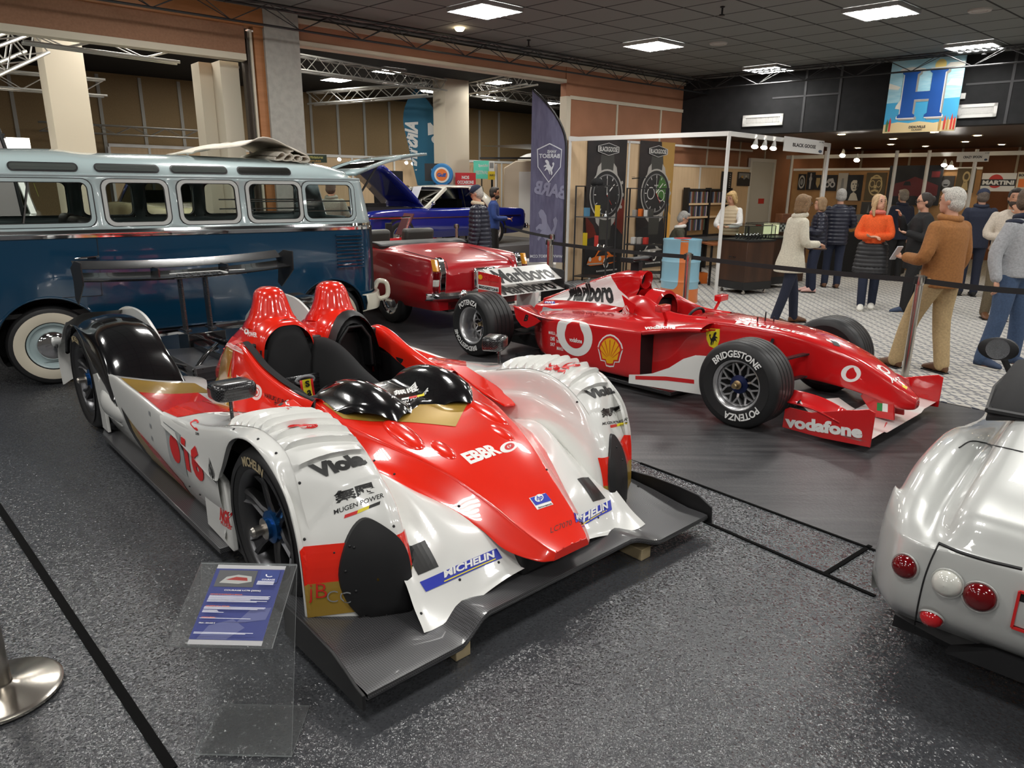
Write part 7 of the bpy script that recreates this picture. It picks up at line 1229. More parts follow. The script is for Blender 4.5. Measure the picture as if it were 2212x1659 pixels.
# pictures, door, sign, spots
a = onP(1600, 400, PD + .03); flatart('framed_picture', 'framed dark photograph hanging on the beech panel behind the stand', 'picture', onP(1592, 401, PD + .02), onP(1619, 402, PD + .02) - onP(1592, 401, PD + .02), Z1 * (onP(1592, 371, PD + .02).z - onP(1592, 401, PD + .02).z), BD, [(pl((.08, .08), (.92, .08), (.92, .92), (.08, .92)), BG), (pl((.08, .08), (.92, .08), (.92, .5), (.7, .62), (.5, .45), (.3, .66), (.08, .5)), BD), (di(.35, .65, .09), BGO), (di(.65, .7, .08), BSH)])
o_ = onP(1556, 418, PD + .02); flatart('framed_picture', 'narrow black hanging display left of the framed photograph', 'picture', o_, onP(1578, 419, PD + .02) - o_, Z1 * (onP(1556, 370, PD + .02).z - o_.z), BD, [(di(.8, .1 + .1 * k, .05, 0, 1, .35), BW) for k in range(9)])
s0, s1 = -2.75, -3.75; mb = MB(); slab(mb, W, s1, s0, .01, 2.35, .03, .07); d = struct(mb.build('door_1', mat('door_white', (.60, .59, .55), .5), ang=0)); mb = MB(); slab(mb, W, s1 - .08, s1, .01, 2.43, .03, .09); slab(mb, W, s0, s0 + .08, .01, 2.43, .03, .09); slab(mb, W, s1, s0, 2.35, 2.43, .03, .09); mb.build('door_frame', WHITEP, d, ang=0); mb = MB(); slab(mb, W, -3.45, -3.2, 1.38, 1.50, .07, .08); mb.build('notice', BR, d, ang=0)
nS = (SC - SB).cross(Z1).normalized(); onS = lambda u, v: onplane(u, v, nS, SB.dot(nS) + .06 * (1 if nS.dot(CP - SB) > 0 else -1))
def hang_sign(tl, tr, bl, txt, lab, on):
    a, b, c = on(*tl), on(*tr), on(*bl); x = b - a; x.z = 0; y = Z1 * (a.z - c.z); o = V((a.x, a.y, c.z)); return flatart('stand_sign', lab, 'sign', o, x, y, WHITEP, [(tx2(txt, .20, .36, .58, .26, .04), BD), (di(.91, .2, .05, 0, 1, 2.2), mat('print_navy', (.03, .06, .12), .5)), (tx2('H 102', .86, .82, .12, .10), BD)], solid=.012)
hang_sign((1696, 294), (1783, 291), (1694, 326), 'BLACK GOOSE', 'white hanging sign of the watch stand', onS)
SPOT = mat('lit_spot', (1, .95, .86), .5, emit=140)
def spot(p, d, lab, grp, lit=True):
    o = thing('spotlight', lab, 'spotlight', p, 0, grp); d = V(d).normalized(); mb = MB(); mb.bar((0, 0, .0), (0, 0, -.07), .02); mb.build('bracket', WHITEP, o); mb = MB(); mb.lathe([(.02, -.09), (.028, -.06), (.045, .03), (.055, .05)], seg=18); mb.xf(Mx.Translation((0, 0, -.09)) @ d.to_track_quat('Z', 'Y').to_matrix().to_4x4()); mb.build('lamp_shade', WHITEP, o); mb = MB(); mb.lathe([(.001, .045), (.052, .045)], seg=18); mb.xf(Mx.Translation((0, 0, -.09)) @ d.to_track_quat('Z', 'Y').to_matrix().to_4x4()); mb.build('bulb', SPOT, o, ang=0)
for k, u in enumerate((1633, 1653, 1673)): p = onS(u, 296 + k * 2); p = V((p.x, p.y, 2.515)); spot(p, (-.3, -.55, -1), ('leftmost', 'middle', 'rightmost')[k] + ' of the three lit spotlights by the watch stand sign', 'spotlights of the watch stand')
for k, (u, v, e) in enumerate(((1822, 322, 1.5), (1853, 332, 1.6), (2042, 343, 3.2), (2056, 347, 3.4))): p = onB(u, v, e); spot(p, (-.4, -.6, -.9), ('lit spotlight left of the hanging bracket under the bulkhead', 'brightest spotlight under the bulkhead', 'brown spotlight left of the second stand sign', 'lit spotlight beside the second stand sign')[k], 'spotlights of the relief stand')
# oil drum
dr = thing('oil_drum', 'pale blue oil drum with an orange stripe and orange foot band', 'drum', at(1465, 650, .006)); DB = mat('drum_blue', (.24, .46, .58), .35, coat=.4); DO = mat('drum_orange', (.62, .16, .03), .4, coat=.4); RD = .295
pf = [(.001, .0), (RD, .0), (RD, .02), (RD - .008, .03), (RD - .008, .30)] + [(RD + .006, .33), (RD - .006, .36), (RD - .006, .60), (RD + .006, .63), (RD - .006, .66), (RD - .006, .93), (RD, .94), (RD, .965), (RD - .02, .965), (RD - .02, .95), (.001, .95)]
mb = MB(); mb.lathe(pf, seg=48); mb.build('barrel', DB, dr, ang=40); rz = lambda z: float(np.interp(z, [.0, .03, .30, .33, .36, .60, .63, .66, .93, .965], [RD, RD - .008, RD - .008, RD + .006, RD - .006, RD - .006, RD + .006, RD - .006, RD - .006, RD])) + .002
toc = math.atan2(-dr.location.y, -dr.location.x); mb = MB(); mb.grid([[(rz(z) * cos(t), rz(z) * sin(t), z) for z in (.0, .1, .2, .215)] for t in np.linspace(0, 2 * pi, 49)]); zs_ = [.21, .24, .27, .30, .33, .36, .5, .60, .63, .66, .8, .93, .966]; mb.grid([[(rz(z) * cos(toc + .12 + s * w), rz(z) * sin(toc + .12 + s * w), z) for z, w in zip(zs_, [.45, .32, .24, .21, .2, .2, .2, .2, .2, .2, .2, .2, .2])] for s in np.linspace(-1, 1, 9)]); mb.build('stripe', DO, dr, ang=40)
small('magazine', 'magazine lying on top of the blue oil drum', 'magazine', dr.location + V((0, 0, .968)), (.22, .16, .012), BR, .6, .001)
# display cabinets, glass cases, watches
WALN = noise_mat('dark_walnut', (.035, .016, .009), (.065, .028, .014), 5, .35, stretch=(1, 1, .15))
def cabinet(p, a, lab, w=.62, d=.62, h=.80):
    o = thing('display_cabinet', lab, 'cabinet', p, a); mb = MB(); mb.box((0, 0, .08 + h / 2), (w, d, h)); mb.build('body', WALN, o, bevel=.006); mb = MB(); mb.box((0, 0, .145), (w + .012, d + .012, .13)); mb.build('plinth', BLACKM, o); mb = MB(); mb.box((0, 0, .09 + h), (w + .03, d + .03, .025)); mb.build('worktop', BLACKM, o)
    for x in (-.4, .4):
        for y in (-.4, .4): mb = MB(); mb.lathe([(.001, -.012), (.03, -.012), (.03, .012), (.001, .012)], (x * w, y * d, .032), 'y', 12); mb.bar((x * w, y * d, .03), (x * w, y * d, .085), .02); mb.build('caster', STEEL, o)
    for yy in (-.05, .05): mb = MB(); mb.tube([(-w / 2 - .005, yy - .03, .62), (-w / 2 - .03, yy, .605), (-w / 2 - .005, yy + .03, .62)], .006, 6); mb.build('handle', BLACKM, o)
    zt = .10 + h; mb = MB(); g = .23; P = [(x * w * .98, y * d * .98) for x, y in ((-.5, -.5), (.5, -.5), (.5, .5), (-.5, .5))]
    for i in range(4): a_, b_ = P[i], P[(i + 1) % 4]; mb.add([(*a_, zt), (*b_, zt), (*b_, zt + g), (*a_, zt + g)], [(0, 1, 2, 3)])
    mb.add([(*q, zt + g) for q in P], [(0, 1, 2, 3)]); mb.build('glass_case', GLASS, o, ang=0); mb = MB()
    for q in P: mb.bar((*q, zt), (*q, zt + g), .010, up=(1, 0, 0))
    for i in range(4): mb.bar((*P[i], zt + g), (*P[(i + 1) % 4], zt + g), .008)
    mb.build('case_frame', BLACKM, o); return o, zt
c1_, zt = cabinet(V((3.98, 12.22, .006)), radians(28), 'dark wood cabinet on casters with a glass case of watches'); c2_, _ = cabinet(V((4.62, 12.98, .006)), radians(28), 'second dark wood cabinet behind the woman in the cream coat')
for i in range(14):
    x, y = -.24 + .08 * (i % 7), -.2 + .22 * (i // 7); mb = MB(); mb.tube([(0, .03 * cos(t), .045 + .035 * sin(t)) for t in np.linspace(0, 2 * pi, 13)[:-1]], .008, 6, closed=True); mb.lathe([(.001, .086), (.02, .086), (.022, .076)], seg=12, m=1); o = mb.build('wrist_watch', [BLACKM, CHROME]); p = Mx.Translation(c1_.location) @ Mx.Rotation(radians(28), 4, 'Z') @ V((x, y, zt + .003)); o.location = p; o.rotation_euler = (0, 0, radians(28)); tag(o, 'steel wrist watch on a stand inside the glass case', 'watch', 'wrist watches in the glass case')
small('tablet_screen', 'bright yellowish screen standing on the second cabinet', 'screen', c2_.location + V((.1, .25, .925)), (.30, .02, .2), mat('lit_screen', (.75, .72, .45), .4, emit=1.0), radians(10))
small('chequered_box', 'black and white chequered box behind the second cabinet', 'box', V((5.22, 13.85, .95)), (.42, .2, .16), None or (lambda m: m)(mat('chequer', (.3, .3, .3), .5)), .3); n_, l_, b_ = nodes(_M['chequer']); ck = n_.new('ShaderNodeTexChecker'); ck.inputs['Scale'].default_value = 24; ck.inputs[1].default_value = (.02, .02, .02, 1); ck.inputs[2].default_value = (.55, .55, .53, 1); tc_ = n_.new('ShaderNodeTexCoord'); l_.new(tc_.outputs['Object'], ck.inputs['Vector']); l_.new(ck.outputs[0], b_.inputs['Base Color'])
small('wooden_box', 'brown studded wooden box above the chequered box', 'box', V((5.28, 13.92, 1.112)), (.46, .2, .16), noise_mat('box_wood', (.10, .035, .015), (.16, .06, .025), 20, .4), .3); small('side_counter', 'dark side counter carrying the chequered box', 'counter', V((5.24, 13.88, .006)), (.7, .4, .943), WALN, .3)
# seated man, his stool and table, the saleswoman
ps = V((2.95, 13.35, .006)); person('seated man with grey hair and glasses in an olive sweater', ps, radians(-8), 1.76, fabric('dark_olive', (.045, .042, .025)), fabric('camel', (.30, .20, .10)), BLACKM, 'crop', (.30, .29, .27), ('work', 'work'), hem=.92, sit=True, feet=((.46, .12), (.36, .10)), lean=.22, nod=.45, glasses=True, collar=BW, bulk=1.08)
so = thing('stool', 'dark stool under the seated man in the olive sweater', 'stool', ps); mb = MB(); mb.lathe([(.001, .37), (.19, .37), (.20, .39), (.18, .41), (.001, .41)], seg=24); mb.build('seat', SEATG, so); mb = MB(); mb.lathe([(.02, .03), (.02, .38)], seg=10); mb.lathe([(.001, .0), (.2, .0), (.2, .015), (.02, .03)], seg=24); mb.build('pedestal', STEEL, so)
tb = thing('work_table', 'small reddish table in front of the seated man', 'table', V((3.84, 13.3, .006)), .1); mb = MB(); mb.box((0, 0, .74), (.6, .6, .03)); mb.build('tabletop', noise_mat('red_wood', (.25, .08, .03), (.32, .11, .04), 4, .4), tb)
for x in (-.26, .26):
    for y in (-.25, .25): mb = MB(); mb.bar((x, y, 0), (x, y, .73), .035, up=(1, 0, 0)); mb.build('leg', BLACKM, tb)
small('tool_box', 'small orange tool box under the work table', 'box', V((3.5, 13.35, .006)), (.25, .2, .2), BO, .2)
person('blond saleswoman in a cream quilted vest behind the glass case', V((4.05, 13.5, .006)), radians(-125), 1.68, fabric('white_sleeve', (.66, .65, .63)), BLK, BLACKM, 'bob', (.55, .36, .15), ('work', 'work'), hem=.92, vest=mat('cream_quilt', (.52, .42, .28), .5), female=True, nod=.35, turn=-.4, lean=.06)
# ---------------------------------------------------------------- second stand with metal reliefs
def postB(u, e, lab): p = onB(u, 330, e); mb = MB(); mb.bar((p.x, p.y, .006), (p.x, p.y, 2.5), .05, up=(1, 0, 0)); return mb
s2 = thing('exhibition_stand_frame', 'white stand frame with chipboard panels carrying metal portrait reliefs', 'stand frame')
for u, e in ((1785, 1.7), (1938, 2.2), (2008, 2.4), (2110, 2.4), (1713, 3.3)): postB(u, e, '').build('post', WHITEP, s2)
PE = 3.4; onR = lambda u, v, e=PE: onB(u, v, e); tA, tB = (onR(1713, 380) - K).dot(VD), (onR(2120, 380) - K).dot(VD); zT = onR(1850, 368).z
mb = MB(); slab(mb, B, tA, tB, .02, zT, PE, PE + .03); mb.build('panel', noise_mat('orange_chipboard', (.36, .19, .07), (.42, .23, .09), 5, .6), s2, ang=0); mb = MB(); slab(mb, B, tA, tB, zT, zT + .05, PE - .02, PE + .04); slab(mb, B, tA - .2, tB + 3, 2.42, 2.5, PE - .02, PE + .02); mb.build('panel_rail', WHITEP, s2, ang=0)
def relief(u0, v0, u1, v1, lab, base, parts, e=PE - .03, cat='relief'): a, b = onR(u0, v1, e), onR(u1, v1, e); c = onR(u0, v0, e); return flatart('wall_relief' if cat == 'relief' else 'wall_sign', lab, cat, a, V((b.x - a.x, b.y - a.y, 0)), Z1 * (c.z - a.z), base, parts, solid=.03)
RB = mat('relief_black', (.015, .015, .016), .35, .3); RS = mat('relief_silver', (.45, .43, .40), .3, .8); RGd = mat('relief_gold', (.45, .33, .15), .3, .8); RP = mat('relief_pale', (.60, .55, .46), .4); RDR = mat('relief_dark_red', (.10, .008, .008), .35)
face = lambda m: [(di(.5, .62, .24, 0, 1, 1.1), m), (pl((.28, .72), (.3, .92), (.5, .98), (.7, .92), (.74, .72), (.6, .8), (.4, .8)), RB), (pl((.2, 0), (.32, .26), (.5, .34), (.68, .26), (.85, 0)), m), (pl((.36, .66), (.46, .67), (.46, .63), (.36, .63)), RB), (pl((.54, .67), (.64, .66), (.64, .63), (.54, .63)), RB), (pl((.42, .48), (.58, .48), (.56, .45), (.44, .45)), RB), (pl((.5, .62), (.54, .52), (.49, .52)), RB), (pl((.66, .80), (.74, .72), (.72, .5), (.62, .42), (.66, .6)), RB)]
relief(1722, 376, 1738, 410, 'small grey oval relief at the far left of the relief panel', RB, [(di(.5, .5, .42, .3, 1, 1), BSH), (di(.5, .5, .2), BG)]); relief(1740, 372, 1757, 410, 'narrow black relief of a standing figure', RB, [(pl((.4, .05), (.6, .05), (.62, .5), (.7, .62), (.58, .78), (.42, .78), (.3, .62), (.38, .5)), RS), (di(.5, .86, .1), RS)]); relief(1758, 378, 1772, 410, 'small bronze crest relief beside the standing figure', RB, [(pl((.2, .8), (.8, .8), (.8, .4), (.5, .12), (.2, .4)), RGd)])
relief(1777, 378, 1805, 412, 'black and silver motor relief behind the white post', RB, [(di(.3, .4, .2, .1), RS), (di(.7, .4, .2, .1), RS), (pl((.2, .55), (.8, .6), (.7, .8), (.35, .75)), RS)]); relief(1805, 374, 1826, 430, 'tall brushed grey relief left of the portrait', BSH, [(pl((.3, .1), (.7, .1), (.6, .8), (.4, .8)), BG)])
relief(1825, 378, 1858, 433, 'black relief with a pale portrait of a young man', RB, face(RP)); relief(1865, 373, 1908, 433, 'gold relief of a bearded face with round glasses', mat('relief_bronze', (.09, .065, .03), .35, .5), [(di(.5, .55, .34, .29, 1, 1.1), RGd), (di(.34, .6, .13, .10), RGd), (di(.66, .6, .13, .10), RGd), (pl((.3, .36), (.5, .42), (.7, .36), (.66, .30), (.5, .34), (.34, .30)), RGd), (pl((.46, .56), (.54, .56), (.58, .44), (.42, .44)), RGd), (pl((.25, .84), (.75, .84), (.8, .78), (.2, .78)), RGd)])
relief(1818, 442, 1848, 462, 'small black relief of a figure under the portrait', RB, [(pl((.2, .1), (.8, .1), (.6, .7), (.4, .8)), RS)]); relief(1858, 436, 1888, 462, 'small dark plate relief below the gold face', mat('plate_dark', (.06, .055, .05), .4, .5), [(pl((.45, .1), (.6, .1), (.55, .85)), BG)])
relief(1911, 358, 2026, 442, 'large dark red relief of street cars on black', RB, [(pl((.05, .3), (.15, .55), (.35, .62), (.5, .72), (.75, .6), (.95, .5), (.95, .25), (.05, .22)), RDR)] + [(di(.2 + .2 * k, .3, .06, .03, 1, 1.3), RDR) for k in range(4)] + [(pl((.80, .85), (.95, .85), (.95, .7), (.80, .7)), RDR), (pl((.3, .5), (.45, .5), (.42, .6), (.33, .6)), RB)], PE - .15)
relief(2023, 380, 2058, 412, 'grey relief of a helmeted rider beside the red relief', mat('plate_dark', (.06, .055, .05), .4, .5), [(di(.5, .5, .26), BG), (pl((.35, .45), (.65, .45), (.6, .35), (.4, .35)), RB)]); relief(2061, 364, 2101, 416, 'bronze relief of a bust near the second stand sign', mat('relief_bronze', (.09, .065, .03), .35, .5), [(di(.52, .66, .2, .12, 1, 1.1), RGd), (pl((.3, .1), (.7, .1), (.62, .45), (.4, .4)), RGd), (di(.5, .45, .1, .06), RGd)])
relief(2116, 374, 2190, 413, 'white enamel sign with a red disc and a black name band', BW, [(di(.42, .55, .22, 0, 1, 1.7), BR), (pl((0, .30), (1, .30), (1, .66), (0, .66)), BD), (tx2('MARTINI', .04, .36, .92, .24, .05), BW)], PE - .3, 'sign'); relief(2193, 372, 2235, 408, 'cream enamel sign cut off by the right edge', mat('enamel_cream', (.62, .55, .40), .4), [(tx2('BOULANGERIE', .06, .74, 1.2, .16, .05), BD), (pl((.1, .1), (.5, .1), (.5, .6), (.1, .6)), BO)], PE - .3, 'sign')
hang_sign((2069, 329), (2139, 327), (2067, 350), 'CRAZY SPOON', 'white hanging sign of the relief stand', lambda u, v: onB(u, v, 2.3))
tc_ = onB(1868, 470, 2.4); small('draped_counter', 'black draped counter of the relief stand', 'counter', V((tc_.x, tc_.y, .006)), (1.7, .7, .85), BLK, radians(-40), .02); small('desk_display', 'grey back panel standing on the black draped counter', 'panel', V((tc_.x + .1, tc_.y + .2, .86)), (.9, .03, .35), mat('panel_grey', (.16, .16, .16), .5), radians(-40)); small('bronze_box', 'bronze coloured plate leaning on the draped counter', 'plate', V((tc_.x - .15, tc_.y + .02, .86)), (.26, .03, .2), mat('bronze_plate', (.40, .20, .06), .35, .6), radians(-30))
for k in range(4): small('badge', 'small golden badge laid out on the draped counter', 'badge', V((tc_.x - .30 + .09 * k, tc_.y - .10 - .05 * k, .858)), (.05, .05, .008), mat('gold_badge', (.5, .33, .08), .3, .7), radians(-40), .001, 'golden badges on the draped counter')
# ---------------------------------------------------------------- letter board, vents, exit lamp on the bulkhead
def onD(u, v, e=-.30): return onB(u, v, e)
a, b, c = onD(1930.6, 132.6), onD(2091.7, 118.3), onD(1906.3, 288); z0 = c.z; x = V((b.x - a.x, b.y - a.y, 0)); y = Z1 * ((a.z + b.z) / 2 - z0); SKY_ = noise_mat('board_sky', (.30, .58, .70), (.42, .66, .74), 6, .5, stretch=(1, 1, 6)); SEA = mat('board_sea', (.05, .36, .62), .5); SAND = mat('board_sand', (.72, .56, .30), .5); HB = mat('board_blue', (.004, .075, .33), .5); HS = mat('board_shadow', (.30, .30, .27), .5); CLD = mat('board_cloud', (.72, .70, .62), .5)
Hs = [(.17, .20), (.42, .20), (.42, .235), (.385, .26), (.385, .45), (.59, .45), (.59, .26), (.555, .235), (.555, .20), (.80, .20), (.80, .235), (.765, .26), (.765, .80), (.80, .825), (.80, .86), (.555, .86), (.555, .825), (.59, .80), (.59, .56), (.385, .56), (.385, .80), (.42, .825), (.42, .86), (.17, .86), (.17, .825), (.205, .80), (.205, .26), (.17, .235)]
HF = [(0, 1, 2, 3, 26, 27), (3, 4, 21, 22, 25, 26) if 0 else (3, 4, 19, 20, 25, 26), (25, 20, 21, 22, 23, 24) if 0 else (20, 21, 22, 23, 24, 25), (4, 5, 18, 19), (6, 7, 8, 9, 10, 11), (5, 6, 11, 12, 17, 18), (12, 13, 14, 15, 16, 17)]
hsh = lambda dx, dy, k: ([(.485 + (p[0] - .485) * k + dx, .53 + (p[1] - .53) * k + dy) for p in Hs], HF, 1)
pennant = lambda cx, h_, m: (pl((cx - .012, .02), (cx + .012, .02), (cx + .016, h_ * .7), (cx, h_), (cx - .014, h_ * .7)), m)
parts = [(pl((0, .42), (1, .45), (1, 0), (0, 0)), SEA), (pl((0, .12), (.2, .15), (.35, .13), (.5, .15), (.7, .12), (1, .17), (1, 0), (0, 0)), SAND), (di(.68, .90, .075), mat('board_sun', (.80, .62, .20), .5)), (pl((.12, .84), (.3, .80), (.5, .83), (.48, .87), (.3, .90), (.15, .89)), CLD), (pl((.0, .62), (.14, .60), (.17, .64), (.0, .70)), CLD), (pl((.8, .62), (1, .60), (1, .68), (.85, .70)), CLD), (pl((.74, .86), (1, .86), (1, .92), (.8, .92)), CLD), (pl((.13, .34), (.24, .32), (.24, .36), (.22, .50), (.14, .38)), CLD), (hsh(.03, -.03, 1.0), HS), (hsh(0, 0, 1.03), BW), (hsh(0, 0, .985), HB), (tx2('DEAUVILLE', .37, .055, .23, .035), BD), (tx2('CLASSIC', .41, .022, .15, .022), BD), pennant(.05, .2, BGR), pennant(.09, .22, BR), pennant(.79, .2, BGO), pennant(.85, .22, BR), pennant(.89, .2, BGO), pennant(.94, .24, BR), pennant(.98, .2, BR)]
hbz = flatart('letter_board', 'hanging seaside picture board with a big blue letter', 'board', V((c.x, c.y, z0)), x, y, SKY_, parts, solid=.03)
mb = MB()
for f in (.1, .9): p = V((c.x, c.y, z0)) + x * f + y; mb.tube([p, p + Z1 * (HC - p.z)], .004, 5)
mb.build('hanger_wire', BLACKM, hbz)
def vent(u0, v0, u1, v1, lab):
    a, b = onB(u0, v1, -.01), onB(u1, v0, -.01); t0, t1 = (a - K).dot(VD), (b - K).dot(VD); z0, z1 = a.z, b.z; o = thing('ventilation_grille', lab, 'grille', B(t0, z0, 0)); L = t1 - t0; f = lambda t, z, e: VD * t + VN * e + Z1 * z; mb = MB(); slab(mb, f, 0, L, 0, z1 - z0, -.01, .0); mb.build('backing', BG, o, ang=0); mb = MB(); h = z1 - z0
    for q in ((0, L, 0, .05), (0, L, h - .05, h), (0, .05, 0, h), (L - .05, L, 0, h)): slab(mb, f, *q, -.035, -.005)
    mb.build('frame', WHITEP, o, ang=0); mb = MB()
    for k in range(24): t = .06 + (L - .12) * k / 23; slab(mb, f, t - .006, t + .006, .05, h - .05, -.028, -.012)
    for k in range(6): z = .07 + (h - .14) * k / 5; slab(mb, f, .05, L - .05, z - .004, z + .004, -.02, -.01)
    mb.build('louvre', WHITEP, o, ang=0)
vent(1604, 245, 1693, 274, 'white ventilation grille above the watch stand on the black wall'); vent(2066, 222, 2157, 256, 'white ventilation grille right of the letter board on the black wall')
p = onB(2078, 214, -.02); small('wall_sensor', 'tiny white sensor box beside the letter board', 'sensor', p, (.09, .03, .09), WHITEP, radians(-40)).location.z = p.z
# ================================================================ barrier posts and belts
BRUSH = mat('brushed_post', (.60, .56, .50), .24, 1)
def stanchion(p, lab, h=1.0):
    o = thing('barrier_post', lab, 'barrier post', (p[0], p[1], p[2] if len(p) > 2 else .006), 0, 'barrier posts'); mb = MB(); mb.lathe([(.032, .01), (.032, h - .09), (.001, h - .09)], seg=28); mb.build('post', BRUSH, o, ang=40); mb = MB(); mb.lathe([(.001, 0), (.175, 0), (.182, .006), (.182, .016), (.17, .024), (.06, .034), (.034, .045), (.033, .05)], seg=48); mb.build('base', BRUSH, o, ang=40)
    mb = MB(); mb.lathe([(.034, h - .10), (.036, h - .09), (.036, h - .03), (.034, h - .01), (.001, h - .005)], seg=28); mb.build('head', BRUSH if h > .99 else BLACKM, o, ang=40); mb = MB()
    for s in (1, -1): mb.box((.042 * s, 0, h - .055), (.02, .03, .07))
    mb.build('belt_clip', BLACKM, o, bevel=.003); return o
def belt(a, b, lab, z=.945, sag=.015, z2=None):
    a, b = V((a[0], a[1], z)), V((b[0], b[1], z2 or z)); d = (b - a).normalized(); a += d * .05; b -= d * .05; n = V((-d.y, d.x, 0)) * .001; mb = MB(); P = []
    for k in range(13): t = k / 12; c = a.lerp(b, t) - Z1 * sag * 4 * t * (1 - t); P.append([c - Z1 * .024 + n, c + Z1 * .024 + n, c + Z1 * .024 - n, c - Z1 * .024 - n])
    mb.loft(P); tag(mb.build('barrier_belt', BELT, ang=0), lab, 'barrier belt', 'black barrier belts')
q2, q3, q4, q5, q6 = at(1990, 593, 1), at(1488, 545, 1), at(1187, 516, 1), V((-.05, 13.4, 0)), V((-1.15, 14.6, 0)); q1 = V((-1.764, 2.078, .003)); q7 = at(2300, 634, .95)
stanchion((q1.x, q1.y, .003), 'brushed steel barrier post at the bottom left corner'); stanchion((q2.x, q2.y), 'steel barrier post in front of the man in the brown jacket'); stanchion((q3.x, q3.y, .003), 'steel barrier post in front of the blue oil drum'); stanchion((q4.x, q4.y), 'steel barrier post at the foot of the dark feather flag'); stanchion((.62, 11.6), 'steel barrier post just behind the feather flag foot post'); stanchion((q6.x, q6.y, 0), 'steel barrier post in front of the dark blue coupe'); stanchion((q7.x, q7.y), 'steel barrier post beyond the right edge')
belt(q2, q3, 'black belt from the drum post to the post by the brown jacket'); belt(q3, q4, 'black belt from the flag post to the drum post'); belt(q2, q7, 'black belt running out at the right edge'); belt((-.2, 14.9), (.62, 11.6), 'black belt in front of the caravan')
# ================================================================ acrylic information stand
ACR = glassy('acrylic', (.97, .98, .98), .22); n_, l_ = ACR.node_tree.nodes, ACR.node_tree.links; hz_ = n_.new('ShaderNodeBsdfDiffuse'); hm_ = n_.new('ShaderNodeMixShader'); hm_.inputs[0].default_value = .035; ou_ = next(k for k in n_ if k.type == 'OUTPUT_MATERIAL'); sr_ = ou_.inputs[0].links[0].from_socket; l_.new(sr_, hm_.inputs[1]); l_.new(hz_.outputs[0], hm_.inputs[2]); l_.new(hm_.outputs[0], ou_.inputs[0])
EDGE = mat('acrylic_edge', (.60, .64, .64), .15, alpha=.55)
ip = thing('information_stand', 'clear acrylic stand holding a blue information sheet beside the racing car', 'information stand', (-.815, 1.90, .003)); t0, t1 = V((-.15, .075, .575)), V((.15, .070, .575)); e0_, e1_ = V((-.155, -.175, .455)), V((.145, -.182, .455)); b0, b1 = V((-.16, -.09, .004)), V((.14, -.095, .004)); f0, f1 = V((-.167, .13, .004)), V((.133, .125, .004))
def sheet(name, P, m, th=.004):
    mb = MB(); n = (P[1] - P[0]).cross(P[3] - P[0]).normalized() * th; mb.add(P + [p + n for p in P], [(0, 1, 2, 3), (4, 5, 6, 7)]); o = mb.build(name, m, ip, ang=0, weld=False); mb = MB(); mb.add(P + [p + n for p in P], [(0, 1, 5, 4), (1, 2, 6, 5), (2, 3, 7, 6), (3, 0, 4, 7)]); mb.build('polished_edge', EDGE, o, ang=0, weld=False)
sheet('sheet_holder', [e0_, e1_, t1, t0], ACR, .007); sheet('upright', [b0, b1, t1, t0], ACR); sheet('foot', [b0, b1, f1, f0], ACR)
nn = (e1_ - e0_).cross(t0 - e0_).normalized(); X_ = lambda fx, fy: e0_ + (e1_ - e0_) * fx + (t0 - e0_) * fy + nn * .0015; o = X_(.18, .03); x = X_(.89, .03) - o; y = X_(.18, .985) - o
INK = mat('sheet_blue', (.055, .075, .34), .4); SKYL = mat('sheet_cloud', (.18, .20, .46), .4); PAP = mat('sheet_paper', (.78, .76, .78), .4); TXW = mat('sheet_text', (.72, .72, .80), .4); PHG = mat('sheet_photo', (.16, .16, .17), .4)
ps_ = flatart('information_sheet', None, None, o, x, y, PAP, [(pl((0, .055), (1, .055), (1, .945), (0, .945)), INK), (pl((.1, .06), (.5, .06), (.7, .2), (.5, .3), (.2, .22)), SKYL), (pl((.55, .25), (.95, .3), (.98, .45), (.7, .42)), SKYL), (pl((.06, .70), (.62, .70), (.62, .92), (.06, .92)), PHG), (pl((.12, .75), (.2, .83), (.36, .86), (.56, .84), (.58, .77), (.4, .74)), BW), (pl((.2, .79), (.34, .83), (.5, .82), (.52, .78)), BR), (pl((.68, .76), (.95, .76), (.95, .92), (.68, .92)), mat('sheet_navy', (.02, .04, .20), .4)), (tx2('COURAGE', .72, .79, .19, .02), TXW), (di(.815, .86, .06, .04, 1, .5, 2.8, 5.6), TXW), (tx2('COURAGE LC70 [2006]', .24, .635, .52, .022, .03), BW), (tx2('HISTOIRE DU MODELE/DE LA MARQUE :', .07, .585, .46, .013), BO), (tx2('DESCRIPTIF DE LA VOITURE :', .07, .435, .34, .013), BO), (tx2('CONCLUSION :', .07, .295, .2, .013), BO), (tx2('PRIX : 350.000 €', .07, .225, .22, .016, .03), BW)] + [(pl((.07, yy), (.07 + w_, yy), (.07 + w_, yy + .006), (.07, yy + .006)), TXW) for yy, w_ in ((.565, .86), (.552, .84), (.539, .86), (.526, .85), (.513, .60), (.498, .84), (.485, .7), (.415, .85), (.402, .84), (.389, .75), (.37, .2), (.357, .22), (.344, .3), (.27, .7), (.10, .8), (.087, .7), (.7, .0))] + [(pl((.70, yy), (.94, yy), (.94, yy + .005), (.70, yy + .005)), TXW) for yy in (.74, .73, .72, .71, .70, .69)], ip, solid=.0006)
